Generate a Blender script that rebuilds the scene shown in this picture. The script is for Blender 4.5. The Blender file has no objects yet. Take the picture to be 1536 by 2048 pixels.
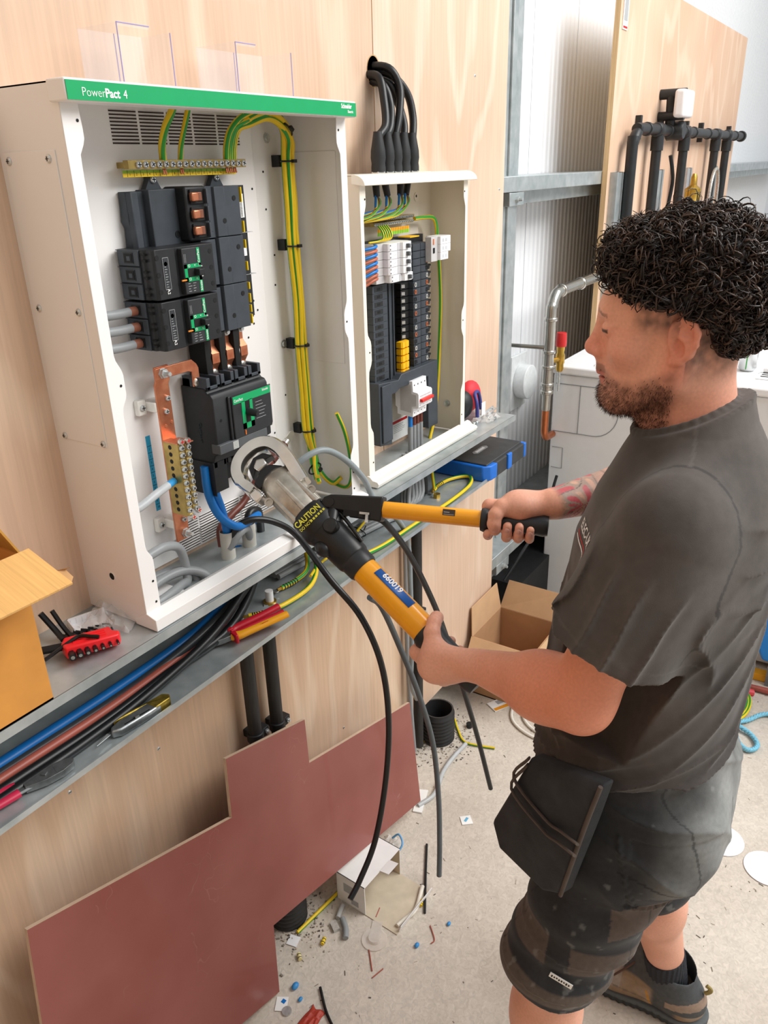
import bpy, bmesh, math, random
import numpy as np
from mathutils import Vector, Matrix, noise as mnoise
random.seed(7); rng = np.random.default_rng(7)
SC = bpy.context.scene
COL = SC.collection
pi = math.pi

# ---------------------------------------------------------------- camera
CAM = Vector((0.0, -1.14, 1.86))
cd = bpy.data.cameras.new('camera'); cam = bpy.data.objects.new('camera', cd); COL.objects.link(cam)
right = Vector((0.54145, -0.84034, -0.02529)); fwd = Vector((0.76295, 0.50678, -0.40135))
right = (right - fwd * right.dot(fwd)).normalized(); fwd.normalize(); up = right.cross(fwd)
M = Matrix((right, up, -fwd)).transposed().to_4x4(); M.translation = CAM
cam.matrix_world = M
cd.sensor_fit = 'VERTICAL'; cd.sensor_height = 36.0; cd.lens = 1568.0 / 2048.0 * 36.0
cd.clip_start = 0.02; cd.clip_end = 60
SC.camera = cam
# ---------------------------------------------------------------- light
wd = bpy.data.worlds.new('world'); SC.world = wd; wd.use_nodes = True
bg = wd.node_tree.nodes['Background']; bg.inputs[0].default_value = (0.93, 0.97, 1.0, 1); bg.inputs[1].default_value = 0.52
def area(name, loc, target, sx, sy, power, color=(1, 1, 1)):
    l = bpy.data.lights.new(name, 'AREA'); l.shape = 'RECTANGLE'; l.size = sx; l.size_y = sy; l.energy = power; l.color = color
    o = bpy.data.objects.new(name, l); COL.objects.link(o); o.location = loc
    o.rotation_euler = (Vector(target) - Vector(loc)).to_track_quat('-Z', 'Y').to_euler(); return o
area('roof_light_main', (3.2, -3.6, 4.8), (1.3, -0.2, 1.0), 4.5, 2.5, 300, (1.0, 0.985, 0.96))
area('roof_light_end', (-1.8, -2.4, 4.6), (0.9, 0.0, 1.2), 3.0, 2.0, 6, (1.0, 0.97, 0.93))
SC.view_settings.view_transform = 'Standard'; SC.view_settings.look = 'None'
SC.view_settings.exposure = 0.26; SC.view_settings.gamma = 1.0; SC.view_settings.use_curve_mapping = False

# ---------------------------------------------------------------- materials
def lin(c):
    if isinstance(c, str): c = tuple(int(c[i:i + 2], 16) / 255 for i in (0, 2, 4))
    return tuple((x / 12.92 if x <= 0.04045 else ((x + 0.055) / 1.055) ** 2.4) for x in c)
MATS = {}
def mat(name, c, rough=0.5, metal=0.0, var=0.06, scale=30.0, bump=0.0, bscale=None, alpha=1.0, trans=0.0, c2=None, stretch=(1, 1, 1), coat=0.0, spec=0.5, ior=1.45, sss=0.0):
    """principled material with a noise driven colour / roughness variation"""
    if name in MATS: return MATS[name]
    m = bpy.data.materials.new(name); m.use_nodes = True; nt = m.node_tree; N = nt.nodes; L = nt.links
    b = N['Principled BSDF']; col = lin(c); b.inputs['Roughness'].default_value = rough; b.inputs['Metallic'].default_value = metal
    b.inputs['Specular IOR Level'].default_value = spec; b.inputs['Coat Weight'].default_value = coat; b.inputs['IOR'].default_value = ior
    b.inputs['Alpha'].default_value = alpha; b.inputs['Transmission Weight'].default_value = trans
    if sss: b.inputs['Subsurface Weight'].default_value = sss; b.inputs['Subsurface Radius'].default_value = (0.01, 0.004, 0.002)
    tc = N.new('ShaderNodeTexCoord'); mp = N.new('ShaderNodeMapping'); mp.inputs['Scale'].default_value = stretch
    L.new(tc.outputs['Object'], mp.inputs[0])
    nz = N.new('ShaderNodeTexNoise'); nz.inputs['Scale'].default_value = scale; nz.inputs['Detail'].default_value = 5; L.new(mp.outputs[0], nz.inputs[0])
    rp = N.new('ShaderNodeValToRGB'); L.new(nz.outputs[0], rp.inputs[0])
    a = lin(c2) if c2 else tuple(max(0, x * (1 - var * 2)) for x in col); bb = col if c2 else tuple(min(1, x * (1 + var)) for x in col)
    rp.color_ramp.elements[0].position = 0.3; rp.color_ramp.elements[1].position = 0.7
    rp.color_ramp.elements[0].color = (*a, 1); rp.color_ramp.elements[1].color = (*bb, 1)
    L.new(rp.outputs[0], b.inputs['Base Color'])
    if bump:
        n2 = N.new('ShaderNodeTexNoise'); n2.inputs['Scale'].default_value = bscale or scale * 4; n2.inputs['Detail'].default_value = 4; L.new(mp.outputs[0], n2.inputs[0])
        bp = N.new('ShaderNodeBump'); bp.inputs['Strength'].default_value = bump; bp.inputs['Distance'].default_value = 0.002
        L.new(n2.outputs[0], bp.inputs['Height']); L.new(bp.outputs[0], b.inputs['Normal'])
    MATS[name] = m; return m
def plymat(name, c_lo, c_hi, c_streak, seed, rough=0.55):
    m = bpy.data.materials.new(name); m.use_nodes = True; nt = m.node_tree; N = nt.nodes; L = nt.links; b = N['Principled BSDF']
    b.inputs['Roughness'].default_value = rough; b.inputs['Specular IOR Level'].default_value = 0.3
    tc = N.new('ShaderNodeTexCoord'); mp = N.new('ShaderNodeMapping'); mp.inputs['Location'].default_value = (seed, seed * .7, seed * .3)
    mp.inputs['Scale'].default_value = (1, 1, 0.28); L.new(tc.outputs['Object'], mp.inputs[0])
    big = N.new('ShaderNodeTexNoise'); big.inputs['Scale'].default_value = 2.0; big.inputs['Detail'].default_value = 3; L.new(mp.outputs[0], big.inputs[0])
    # contour bands of a smooth field give the cathedral figure of a rotary-cut veneer
    mul = N.new('ShaderNodeMath'); mul.operation = 'MULTIPLY'; mul.inputs[1].default_value = 46; L.new(big.outputs[0], mul.inputs[0])
    fr = N.new('ShaderNodeMath'); fr.operation = 'SINE'; L.new(mul.outputs[0], fr.inputs[0])
    m2 = N.new('ShaderNodeMapping'); m2.inputs['Scale'].default_value = (1, 1, 0.03); L.new(tc.outputs['Object'], m2.inputs[0])
    fine = N.new('ShaderNodeTexNoise'); fine.inputs['Scale'].default_value = 170; fine.inputs['Detail'].default_value = 4; L.new(m2.outputs[0], fine.inputs[0])
    blot = N.new('ShaderNodeTexNoise'); blot.inputs['Scale'].default_value = 1.7; L.new(tc.outputs['Object'], blot.inputs[0])
    r1 = N.new('ShaderNodeValToRGB'); r1.color_ramp.elements[0].position = 0.3; r1.color_ramp.elements[1].position = 0.7
    r1.color_ramp.elements[0].color = (*lin(c_lo), 1); r1.color_ramp.elements[1].color = (*lin(c_hi), 1); L.new(blot.outputs[0], r1.inputs[0])
    mr = N.new('ShaderNodeMapRange'); mr.inputs[1].default_value = 0.55; mr.inputs[2].default_value = 1.0; mr.inputs[3].default_value = 0; mr.inputs[4].default_value = 0.5; L.new(fr.outputs[0], mr.inputs[0])
    x1 = N.new('ShaderNodeMix'); x1.data_type = 'RGBA'; L.new(mr.outputs[0], x1.inputs[0]); L.new(r1.outputs[0], x1.inputs[6]); x1.inputs[7].default_value = (*lin(c_streak), 1)
    mr2 = N.new('ShaderNodeMapRange'); mr2.inputs[1].default_value = 0.35; mr2.inputs[2].default_value = 0.7; mr2.inputs[3].default_value = 0.92; mr2.inputs[4].default_value = 1.04; L.new(fine.outputs[0], mr2.inputs[0])
    x2 = N.new('ShaderNodeVectorMath'); x2.operation = 'MULTIPLY'; L.new(x1.outputs[2], x2.inputs[0])
    cb = N.new('ShaderNodeCombineXYZ'); [L.new(mr2.outputs[0], cb.inputs[i]) for i in range(3)]; L.new(cb.outputs[0], x2.inputs[1])
    L.new(x2.outputs[0], b.inputs['Base Color'])
    MATS[name] = m; return m
# ---------------------------------------------------------------- mesh building
def V(*a): return Vector(a)
def smooth_pts(pts, n=6):
    """Catmull-Rom through the points"""
    P = [Vector(p) for p in pts]
    if len(P) < 3: return P
    P = [P[0] * 2 - P[1]] + P + [P[-1] * 2 - P[-2]]; out = []
    for i in range(1, len(P) - 2):
        a, b, c, d = P[i - 1:i + 3]
        for k in range(n):
            t = k / n
            out.append(0.5 * ((2 * b) + (c - a) * t + (2 * a - 5 * b + 4 * c - d) * t * t + (3 * b - a - 3 * c + d) * t ** 3))
    out.append(P[-2]); return out
class MB:
    def __init__(s): s.v = []; s.f = []; s.m = []; s.T = None; s.cm = 0
    def add(s, vs, fs, m=None):
        o = len(s.v); m = s.cm if m is None else m
        for p in vs:
            p = Vector(p); s.v.append(s.T @ p if s.T else p)
        for k, f in enumerate(fs): s.f.append([o + i for i in f]); s.m.append(m[k] if isinstance(m, (list, tuple)) else m)
        return s
    def box(s, x0, x1, y0, y1, z0, z1, m=None):
        vs = [(x, y, z) for x in (x0, x1) for y in (y0, y1) for z in (z0, z1)]
        return s.add(vs, [(0, 1, 3, 2), (4, 6, 7, 5), (0, 4, 5, 1), (2, 3, 7, 6), (0, 2, 6, 4), (1, 5, 7, 3)], m)
    def cbox(s, c, sz, m=None, R=None):
        vs = [Vector((x * sz[0] / 2, y * sz[1] / 2, z * sz[2] / 2)) for x in (-1, 1) for y in (-1, 1) for z in (-1, 1)]
        if R is not None: vs = [R @ p for p in vs]
        return s.add([p + Vector(c) for p in vs], [(0, 1, 3, 2), (4, 6, 7, 5), (0, 4, 5, 1), (2, 3, 7, 6), (0, 2, 6, 4), (1, 5, 7, 3)], m)
    def tube(s, pts, r, n=8, caps=True, m=None, stripe=None, twist=0.0, sm=0, flat=1.0):
        P = smooth_pts(pts, sm) if sm else [Vector(p) for p in pts]
        R = list(r) if isinstance(r, (list, tuple, np.ndarray)) else [r] * len(P)
        if len(R) != len(P): R = list(np.interp(np.linspace(0, 1, len(P)), np.linspace(0, 1, len(R)), R))
        t = (P[1] - P[0]).normalized(); ref = Vector((0, 0, 1)) if abs(t.z) < 0.9 else Vector((1, 0, 0))
        u = t.cross(ref).normalized(); vs = []; fs = []; ms = []
        for i, p in enumerate(P):
            a = P[min(i + 1, len(P) - 1)] - P[max(i - 1, 0)]
            if a.length > 1e-9:
                t2 = a.normalized(); q = t.rotation_difference(t2); u = q @ u; t = t2
            w = t.cross(u)
            for k in range(n):
                an = 2 * pi * k / n + twist * i
                vs.append(p + (u * math.cos(an) + w * math.sin(an) * flat) * R[i])
        for i in range(len(P) - 1):
            for k in range(n):
                fs.append((i * n + k, i * n + (k + 1) % n, (i + 1) * n + (k + 1) % n, (i + 1) * n + k))
                ms.append((stripe[k % len(stripe)] if stripe else (s.cm if m is None else m)))
        if caps:
            fs.append(tuple(range(n - 1, -1, -1))); fs.append(tuple((len(P) - 1) * n + k for k in range(n))); ms += [s.cm if m is None else m] * 2
        return s.add(vs, fs, ms)
    def cyl(s, p0, p1, r0, r1=None, n=16, m=None): return s.tube([p0, p1], [r0, r0 if r1 is None else r1], n, True, m)
    def prism(s, poly, a, b, plane='xz', m=None):
        """2d polygon extruded along the missing axis from a to b"""
        def P(q, h): return {'xz': (q[0], h, q[1]), 'xy': (q[0], q[1], h), 'yz': (h, q[0], q[1])}[plane]
        n = len(poly); ar = sum(poly[i][0] * poly[(i + 1) % n][1] - poly[(i + 1) % n][0] * poly[i][1] for i in range(n))
        if ar < 0: poly = poly[::-1]
        vs = [P(q, a) for q in poly] + [P(q, b) for q in poly]
        fs = [tuple(range(n))[::-1], tuple(range(n, 2 * n))] + [(i, (i + 1) % n, n + (i + 1) % n, n + i) for i in range(n)]
        if (b < a) != (plane == 'xz'): fs = [f[::-1] for f in fs]
        return s.add(vs, fs, m)
    def lathe(s, prof, o, ax, n=20, m=None):
        ax = Vector(ax).normalized(); ref = Vector((0, 0, 1)) if abs(ax.z) < 0.9 else Vector((1, 0, 0)); u = ax.cross(ref).normalized(); w = ax.cross(u); o = Vector(o)
        vs = [o + ax * h + (u * math.cos(2 * pi * k / n) + w * math.sin(2 * pi * k / n)) * r for r, h in prof for k in range(n)]
        fs = [(i * n + k, i * n + (k + 1) % n, (i + 1) * n + (k + 1) % n, (i + 1) * n + k) for i in range(len(prof) - 1) for k in range(n)]
        if prof[0][0] > 1e-6: fs.append(tuple(range(n))[::-1])
        if prof[-1][0] > 1e-6: fs.append(tuple((len(prof) - 1) * n + k for k in range(n)))
        return s.add(vs, fs, m)
    def sph(s, c, r, n=10, m=None, R=None):
        r = (r, r, r) if isinstance(r, (int, float)) else r; vs = []; c = Vector(c)
        for i in range(n + 1):
            for k in range(2 * n):
                p = Vector((math.sin(pi * i / n) * math.cos(pi * k / n) * r[0], math.sin(pi * i / n) * math.sin(pi * k / n) * r[1], math.cos(pi * i / n) * r[2]))
                vs.append(c + (R @ p if R is not None else p))
        fs = [(i * 2 * n + k, (i + 1) * 2 * n + k, (i + 1) * 2 * n + (k + 1) % (2 * n), i * 2 * n + (k + 1) % (2 * n)) for i in range(n) for k in range(2 * n)]
        return s.add(vs, fs, m)
    def build(s, name, mats, parent=None, sm=35, bev=0.0, segs=2):
        if not isinstance(mats, (list, tuple)): mats = [mats]
        A = np.array([tuple(p) for p in s.v]) if s.v else np.zeros((0, 3))
        if parent is None: o0 = Vector(((A[:, 0].min() + A[:, 0].max()) / 2, (A[:, 1].min() + A[:, 1].max()) / 2, A[:, 2].min()))
        else: o0 = WL[parent.name]
        return mesh_obj(name, (A - np.array(o0)).tolist(), s.f, mats, parent, o0, s.m, sm, bev, segs)
WL = {}
def mesh_obj(name, verts, faces, mats, parent, o0, mi=None, sm=35, bev=0.0, segs=2):
    me = bpy.data.meshes.new(name); me.from_pydata(verts, [], faces)
    for m in mats: me.materials.append(m)
    if mi is not None and len(mats) > 1: me.polygons.foreach_set('material_index', np.array(mi, dtype=np.int32))
    me.validate(); me.update()
    if sm:
        me.polygons.foreach_set('use_smooth', np.ones(len(me.polygons), dtype=bool)); me.set_sharp_from_angle(angle=math.radians(sm))
    o = bpy.data.objects.new(name, me); COL.objects.link(o)
    if parent is None: o.location = o0
    else: o.parent = parent
    WL[o.name] = Vector(o0)
    if bev:
        b = o.modifiers.new('bevel', 'BEVEL'); b.width = bev; b.segments = segs; b.limit_method = 'ANGLE'; b.angle_limit = math.radians(40)
    return o
def tag(o, label, cat, group=None, kind=None):
    o['label'] = label; o['category'] = cat
    if group: o['group'] = group
    if kind: o['kind'] = kind
    return o
def struct(o, label=None):
    o['kind'] = 'structure'
    if label: o['label'] = label
    return o
def thing(name, loc, label, cat, group=None):
    o = bpy.data.objects.new(name, None); COL.objects.link(o); o.location = loc; o.empty_display_size = 0.02; WL[o.name] = Vector(loc)
    return tag(o, label, cat, group)
def dup(src, parent, pos, rot=None, scale=None):
    """copy of a small piece that was modelled about the origin, at world point pos"""
    o = src.copy(); COL.objects.link(o); o.parent = parent; o.location = Vector(pos) - WL[parent.name]
    if rot is not None: o.rotation_euler = rot
    if scale is not None: o.scale = scale
    WL[o.name] = Vector(pos); return o
def piece(mb, name, mats, parent, pos, sm=35, rot=None):
    """first instance of a repeated piece, verts about the origin"""
    o = mesh_obj(name, [tuple(p) for p in mb.v], mb.f, mats if isinstance(mats, list) else [mats], parent, pos, mb.m, sm)
    o.location = Vector(pos) - WL[parent.name]
    if rot is not None: o.rotation_euler = rot
    return o
class Rep:
    """a repeated piece: first call makes it, later calls copy it"""
    def __init__(s, mb, name, mats, sm=35): s.mb, s.n, s.mats, s.sm, s.o = mb, name, mats, sm, None
    def __call__(s, parent, pos, rot=None, name=None):
        if s.o is None: s.o = piece(s.mb, s.n, s.mats, parent, pos, s.sm, rot); return s.o
        return dup(s.o, parent, pos, rot if rot is not None else (0, 0, 0))
def text(body, size, parent, pos, xdir, ydir, m, name='lettering', depth=0.0004, align='LEFT', bold=0.0, sx=1.0):
    """flat raised lettering with baseline direction xdir and letter up ydir"""
    cu = bpy.data.curves.new('t', 'FONT'); cu.body = body; cu.size = size; cu.align_x = align; cu.extrude = depth; cu.offset = bold; cu.resolution_u = 3
    ob = bpy.data.objects.new('t', cu); COL.objects.link(ob); dg = bpy.context.evaluated_depsgraph_get()
    me = bpy.data.meshes.new_from_object(ob.evaluated_get(dg)); bpy.data.objects.remove(ob); bpy.data.curves.remove(cu)
    x = Vector(xdir).normalized(); y = Vector(ydir); y = (y - x * y.dot(x)).normalized(); z = x.cross(y)
    T = Matrix((x * sx, y, z)).transposed().to_4x4(); T.translation = Vector(pos) - WL[parent.name]
    me.transform(T); me.materials.clear(); me.materials.append(m); me.name = name
    o = bpy.data.objects.new(name, me); COL.objects.link(o); o.parent = parent; WL[o.name] = WL[parent.name].copy(); return o

# shared finishes
white_pc = mat('white_powder_coat', 'efedeb', 0.38, var=0.012, scale=6, bump=0.03, bscale=700)
cream_pc = mat('cream_powder_coat', 'e2d9c8', 0.4, var=0.015, scale=6, bump=0.03, bscale=700)
cream_cap = mat('ivory_cap', 'f3ede0', 0.35, var=0.012)
green_b = mat('green_label', '00a160', 0.4, var=0.02)
black_pl = mat('black_plastic', '1d1f22', 0.5, var=0.12, scale=60, bump=0.05, bscale=900)
grey_pl = mat('anthracite_plastic', '3b4148', 0.5, var=0.08, scale=40, bump=0.05, bscale=900)
dark_pl = mat('dark_recess', '08090a', 0.7, var=0.1)
white_pl = mat('white_plastic', 'eeeef0', 0.4, var=0.015)
white_ink = mat('white_print', 'f4f4f4', 0.5, var=0.0)
grey_ink = mat('grey_print', 'a8aaac', 0.5, var=0.02)
black_ink = mat('black_print', '151515', 0.6, var=0.0)
red_ink = mat('red_print', 'c02020', 0.5, var=0.02)
zinc = mat('zinc_plated_steel', 'd2d6d6', 0.3, 0.7, var=0.1, scale=120)
galv = mat('galvanised_steel', 'c3c9ca', 0.38, 0.55, var=0.16, scale=22, c2='a4adaf', stretch=(1, 1, 1))
copper = mat('copper_bar', 'd9926f', 0.33, 0.72, var=0.12, scale=40, c2='b8694a')
brass = mat('brass_bar', 'b39a5c', 0.38, 0.85, var=0.12, scale=60)
brass_y = mat('yellow_brass', 'c9a24a', 0.3, 0.9, var=0.1, scale=60)
wire_y = mat('wire_yellow', 'e8c51e', 0.38, var=0.04); wire_g = mat('wire_green', '2f9a35', 0.38, var=0.05)
wire_blue = mat('wire_blue', '1173c4', 0.36, var=0.06); wire_brown = mat('wire_brown', '6a3428', 0.4, var=0.08)
wire_pink = mat('wire_red_brown', 'a8594a', 0.38, var=0.06)
wire_grey = mat('wire_grey', '8f9294', 0.4, var=0.04); wire_black = mat('wire_black', '17181a', 0.38, var=0.1)
lug_tin = mat('tinned_lug', 'd2cfc8', 0.28, 0.9, var=0.05)
paper_w = mat('white_paper', 'f0f0ee', 0.7, var=0.02)
GY = [wire_y, wire_g]
tie_m = mat('cable_tie_black', '101112', 0.45, var=0.1)
# ================================================================ the setting
def floor_mat():
    m = bpy.data.materials.new('dusty_concrete'); m.use_nodes = True; N = m.node_tree.nodes; L = m.node_tree.links; b = N['Principled BSDF']; b.inputs['Roughness'].default_value = 0.8; b.inputs['Specular IOR Level'].default_value = 0.25
    tc = N.new('ShaderNodeTexCoord')
    a = N.new('ShaderNodeTexNoise'); a.inputs['Scale'].default_value = 2.2; a.inputs['Detail'].default_value = 7; L.new(tc.outputs['Object'], a.inputs[0])
    r = N.new('ShaderNodeValToRGB'); r.color_ramp.elements[0].position = 0.32; r.color_ramp.elements[1].position = 0.66
    r.color_ramp.elements[0].color = (*lin('c3b8ab'), 1); r.color_ramp.elements[1].color = (*lin('d8cfc3'), 1); L.new(a.outputs[0], r.inputs[0])
    v = N.new('ShaderNodeTexNoise'); v.inputs['Scale'].default_value = 75; v.inputs['Detail'].default_value = 7; v.inputs['Distortion'].default_value = 1.2; L.new(tc.outputs['Object'], v.inputs[0])
    mr = N.new('ShaderNodeMapRange'); mr.inputs[1].default_value = 0.3; mr.inputs[2].default_value = 0.7; mr.inputs[3].default_value = 0.84; mr.inputs[4].default_value = 1.08; L.new(v.outputs[0], mr.inputs[0])
    cb = N.new('ShaderNodeCombineXYZ'); [L.new(mr.outputs[0], cb.inputs[i]) for i in range(3)]
    x = N.new('ShaderNodeVectorMath'); x.operation = 'MULTIPLY'; L.new(r.outputs[0], x.inputs[0]); L.new(cb.outputs[0], x.inputs[1]); L.new(x.outputs[0], b.inputs['Base Color'])
    bp = N.new('ShaderNodeBump'); bp.inputs['Strength'].default_value = 0.35; bp.inputs['Distance'].default_value = 0.004; L.new(v.outputs[0], bp.inputs['Height']); L.new(bp.outputs[0], b.inputs['Normal'])
    return m
struct(MB().box(-1.75, 14, -9, 0.33, -0.1, 0).build('floor', floor_mat()), 'dusty beige concrete floor strewn with offcuts')
clad = mat('cladding_liner', 'e6e8ec', 0.42, var=0.02, scale=3)
clad_line = mat('cladding_rib', 'eef0f3', 0.4, var=0.01)
wall = struct(MB().box(-1.75, 14, 0.262, 0.30, 0, 5).build('wall_back', clad), 'white ribbed steel cladding wall behind the boards')
# liner sheets with narrow vertical ribs, joints between sheets
rx = 2.3
while rx < 9.2:
    w = 0.46; mb = MB().box(rx + .002, rx + w - .002, 0.252, 0.262, 0, 4.2)
    for k in range(10):
        x = rx + 0.023 + k * w / 10
        mb.prism([(x - .011, .252), (x - .004, .2475), (x + .004, .2475), (x + .011, .252)], 0, 4.2, 'xy', 1)
    p = mb.build('cladding_panel', [clad, clad_line], wall, sm=0); rx += w
struct(MB().box(-1.75, -1.7, -7, .26, 0, 4.2).build('added_wall_left', mat('added_wall', 'ab9a88', .7, var=.08, scale=2)), 'unseen plywood-coloured end wall added to block light from the left and bounce warm light')  # out of view, added to darken and warm the enclosure's left side
# plywood boards on the rails
ply_a = plymat('plywood_pale', 'cfae94', 'dcc1a9', 'e8d1ba', 3.1); ply_b = plymat('plywood_pink', 'd3b197', 'dfc5ae', 'ead5c2', 9.4)
ply_c = plymat('plywood_low', 'cba98c', 'd9bb9f', 'e6cfb6', 17.7); ply_d = plymat('plywood_far', 'd3ad91', 'debfa5', 'e8cfb8', 23.0)
ply_edge = mat('plywood_edge', 'dcb787', 0.7, var=0.1, scale=8, stretch=(1, 40, 1))
hole_c, hole_r = (1.725, 2.066), 0.026
def ply(name, x0, x1, z0, z1, m, label, y0=0.0, th=0.018, hole=None):
    mb = MB(); y1 = y0 + th
    if hole:
        hx, hz, hr = hole; n = 24
        ring = [(hx + hr * math.cos(2 * pi * k / n), hz + hr * 1.25 * math.sin(2 * pi * k / n)) for k in range(n)]
        outer = []
        for k in range(n):
            c, s_ = math.cos(2 * pi * k / n), math.sin(2 * pi * k / n); t = min(((x1 - hx) / c if c > 1e-6 else ((x0 - hx) / c if c < -1e-6 else 9e9)), ((z1 - hz) / s_ if s_ > 1e-6 else ((z0 - hz) / s_ if s_ < -1e-6 else 9e9)))
            outer.append((hx + c * t, hz + s_ * t))
        # snap the sample nearest to each corner on to the corner
        for cx, cz in ((x0, z0), (x0, z1), (x1, z0), (x1, z1)):
            k = min(range(n), key=lambda q: (math.atan2(outer[q][1] - hz, outer[q][0] - hx) - math.atan2(cz - hz, cx - hx)) % (2 * pi) if False else abs(math.remainder(math.atan2(outer[q][1] - hz, outer[q][0] - hx) - math.atan2(cz - hz, cx - hx), 2 * pi)))
            outer[k] = (cx, cz)
        vs = [(a, y0, b) for a, b in ring] + [(a, y0, b) for a, b in outer] + [(a, y1, b) for a, b in ring]
        mb.add(vs, [(k, n + k, n + (k + 1) % n, (k + 1) % n) for k in range(n)], 0)
        mb.add(vs, [(k, (k + 1) % n, 2 * n + (k + 1) % n, 2 * n + k) for k in range(n)], 1)
        mb.add([(x0, y0, z0), (x1, y0, z0), (x1, y0, z1), (x0, y0, z1), (x0, y1, z0), (x1, y1, z0), (x1, y1, z1), (x0, y1, z1)], [(0, 4, 5, 1), (1, 5, 6, 2), (2, 6, 7, 3), (3, 7, 4, 0)], 1)
    else:
        mb.box(x0, x1, y0, y1, z0, z1, [1, 1, 0, 1, 1, 1])
    return tag(mb.build(name, [m, ply_edge], sm=0), label, 'board')
ply('plywood_board', -1.2, 1.7235, 1.06, 3.4, ply_a, 'big pale plywood sheet behind the large open white enclosure')
ply('plywood_board', 1.7265, 2.452, 1.06, 3.4, ply_b, 'plywood sheet behind the small cream distribution board, with the cable hole at its left edge', hole=None)
ply('plywood_board', -1.2, 1.835, 0.0, 1.0585, ply_c, 'lower plywood sheet below the trunking with the red-brown panel leaning on it')
ply('plywood_board', 1.838, 2.456, 0.13, 1.0585, ply_b, 'short lower plywood sheet between black conduit and cardboard box')
ply('plywood_board', 3.44, 5.88, 0.08, 2.53, ply_d, 'far plywood board carrying black waste pipes and white junction box', y0=-0.004, th=0.022)
# screw heads in the plywood
scr = MB(); scr.lathe([(0, -.001), (.0045, -.001), (.0045, 0), (.003, .0012), (0, .0012)], (0, 0, 0), (0, -1, 0), 10); scr.box(-.003, .003, -.0016, -.001, -.0005, .0005, 1)
ply_screw = Rep(scr, 'screw', [zinc, dark_pl])
for bi, pts in ((2, [(1.47, .36), (.62, .8), (.83, .75)]), (1, [(2.42, 1.79), (2.24, 2.09)]), (4, [(3.55, 1.82), (3.72, 1.8), (3.9, 1.81), (4.5, 1.83), (4.75, 1.82), (5.7, 1.9)])):
    bo = bpy.data.objects['plywood_board' + ('.%03d' % bi if bi else '')]
    for x, z in pts: ply_screw(bo, (x, -0.004 if bi == 4 else 0, z))
# cable hole: a dark bored opening with a rim, straddling the joint of two sheets
hb = MB(); hb.lathe([(hole_r, .0), (hole_r + .002, .001), (hole_r + .002, -.012)], (hole_c[0], -.0002, hole_c[1]), (0, -1, 0), 28, 0); hb.lathe([(0, .0), (hole_r, .0)], (hole_c[0], -.0006, hole_c[1]), (0, -1, 0), 28, 1)
for i in range(len(hb.v)): hb.v[i].z = hole_c[1] + (hb.v[i].z - hole_c[1]) * 1.2
tag(hb.build('cable_hole', [ply_edge, dark_pl]), 'dark round hole in the plywood where the black cables come out', 'hole')
# ---- steel frame: sheeting rails and a post
def zrail(name, x0, x1, z, label):
    mb = MB(); t = .004
    pr = [(.02, z + .048), (.02, z), (.075, z), (.075, z - .045), (.21, z - .045), (.21, z - .041), (.079, z - .041), (.079, z + .004), (.024, z + .004), (.024, z + .044), (.245, z + .044), (.245, z + .048)]
    mb.prism(pr, x0, x1, 'yz'); return tag(mb.build(name, galv, sm=30, bev=.003), label, 'steel rail')
zrail('sheeting_rail', 2.40, 9.0, 1.777, 'upper galvanised sheeting rail across the white cladding')
zrail('sheeting_rail', 2.30, 5.2, 0.40, 'lower galvanised sheeting rail near the floor behind the cardboard box')
for zc in (1.745, .37):
    r = bpy.data.objects['sheeting_rail' if zc > 1 else 'sheeting_rail.001']
    br = MB(); br.box(2.545, 2.66, .02, .074, zc - .012, zc + .03); br.build('cleat', galv, r, bev=.002)
    bt = MB(); bt.lathe([(0, 0), (.011, 0), (.011, .009), (.006, .009), (.006, .022), (0, .022)], (0, 0, 0), (0, -1, 0), 6)
    Rep(bt, 'bolt', zinc)(r, (2.60, .02, zc + .008))
pm = MB()
pm.prism([(2.62, .1), (2.785, .1), (2.785, .106), (2.626, .106), (2.626, .24), (2.785, .24), (2.785, .246), (2.62, .246)], 0, 3.6, 'xy')
pm.box(2.69, 2.725, .092, .1, 0, 3.6)
tag(pm.build('steel_post', galv, sm=30, bev=.002), 'vertical galvanised steel post at the right edge of the plywood', 'steel post')
# ================================================================ large open enclosure
EX0, EX1, EZ0, EZ1, EF, EH = .742, 1.388, 1.1425, 1.977, -.152, -.178
enc = thing('panelboard_enclosure', (1.065, -.075, EZ0), 'large open white steel enclosure with green header strip, mounted on plywood', 'enclosure')
b = MB(); b.box(EX0 + .002, EX1 - .002, -.010, -.006, EZ0 + .012, EZ1 - .002); b.build('back_sheet', white_pc, enc)
mp = MB(); mp.prism([(.835, -.010), (.845, -.022), (1.262, -.022), (1.275, -.010)], EZ0 + .055, EZ1 - .012, 'xy'); mount = mp.build('mounting_plate', white_pc, enc, bev=.003)
hole_mb = MB(); hole_mb.lathe([(0, .0005), (.0022, .0005), (.0022, 0)], (0, 0, 0), (0, -1, 0), 10); pin = Rep(hole_mb, 'fixing_hole', dark_pl)
for x, z in [(1.225, 1.62), (1.235, 1.60), (1.22, 1.575), (1.25, 1.44), (1.255, 1.33), (1.24, 1.27), (1.25, 1.83), (1.18, 1.545), (1.20, 1.55)]: pin(mount, (x, -.0222, z))
for x, z in [(1.30, 1.86), (1.30, 1.79), (1.31, 1.64), (1.315, 1.70), (1.315, 1.40)]: pin(bpy.data.objects['back_sheet'], (x, -.0102, z))
lt = MB(); lt.box(EX0, EX0 + .002, EF, 0, EZ0 + .004, EZ1); left_side = lt.build('left_side', white_pc, enc)
cp = MB(); cp.box(EX0 - .0016, EX0, -.128, -.012, 1.468, 1.895); cover = cp.build('cover_plate', white_pc, left_side, bev=.0006)
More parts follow.
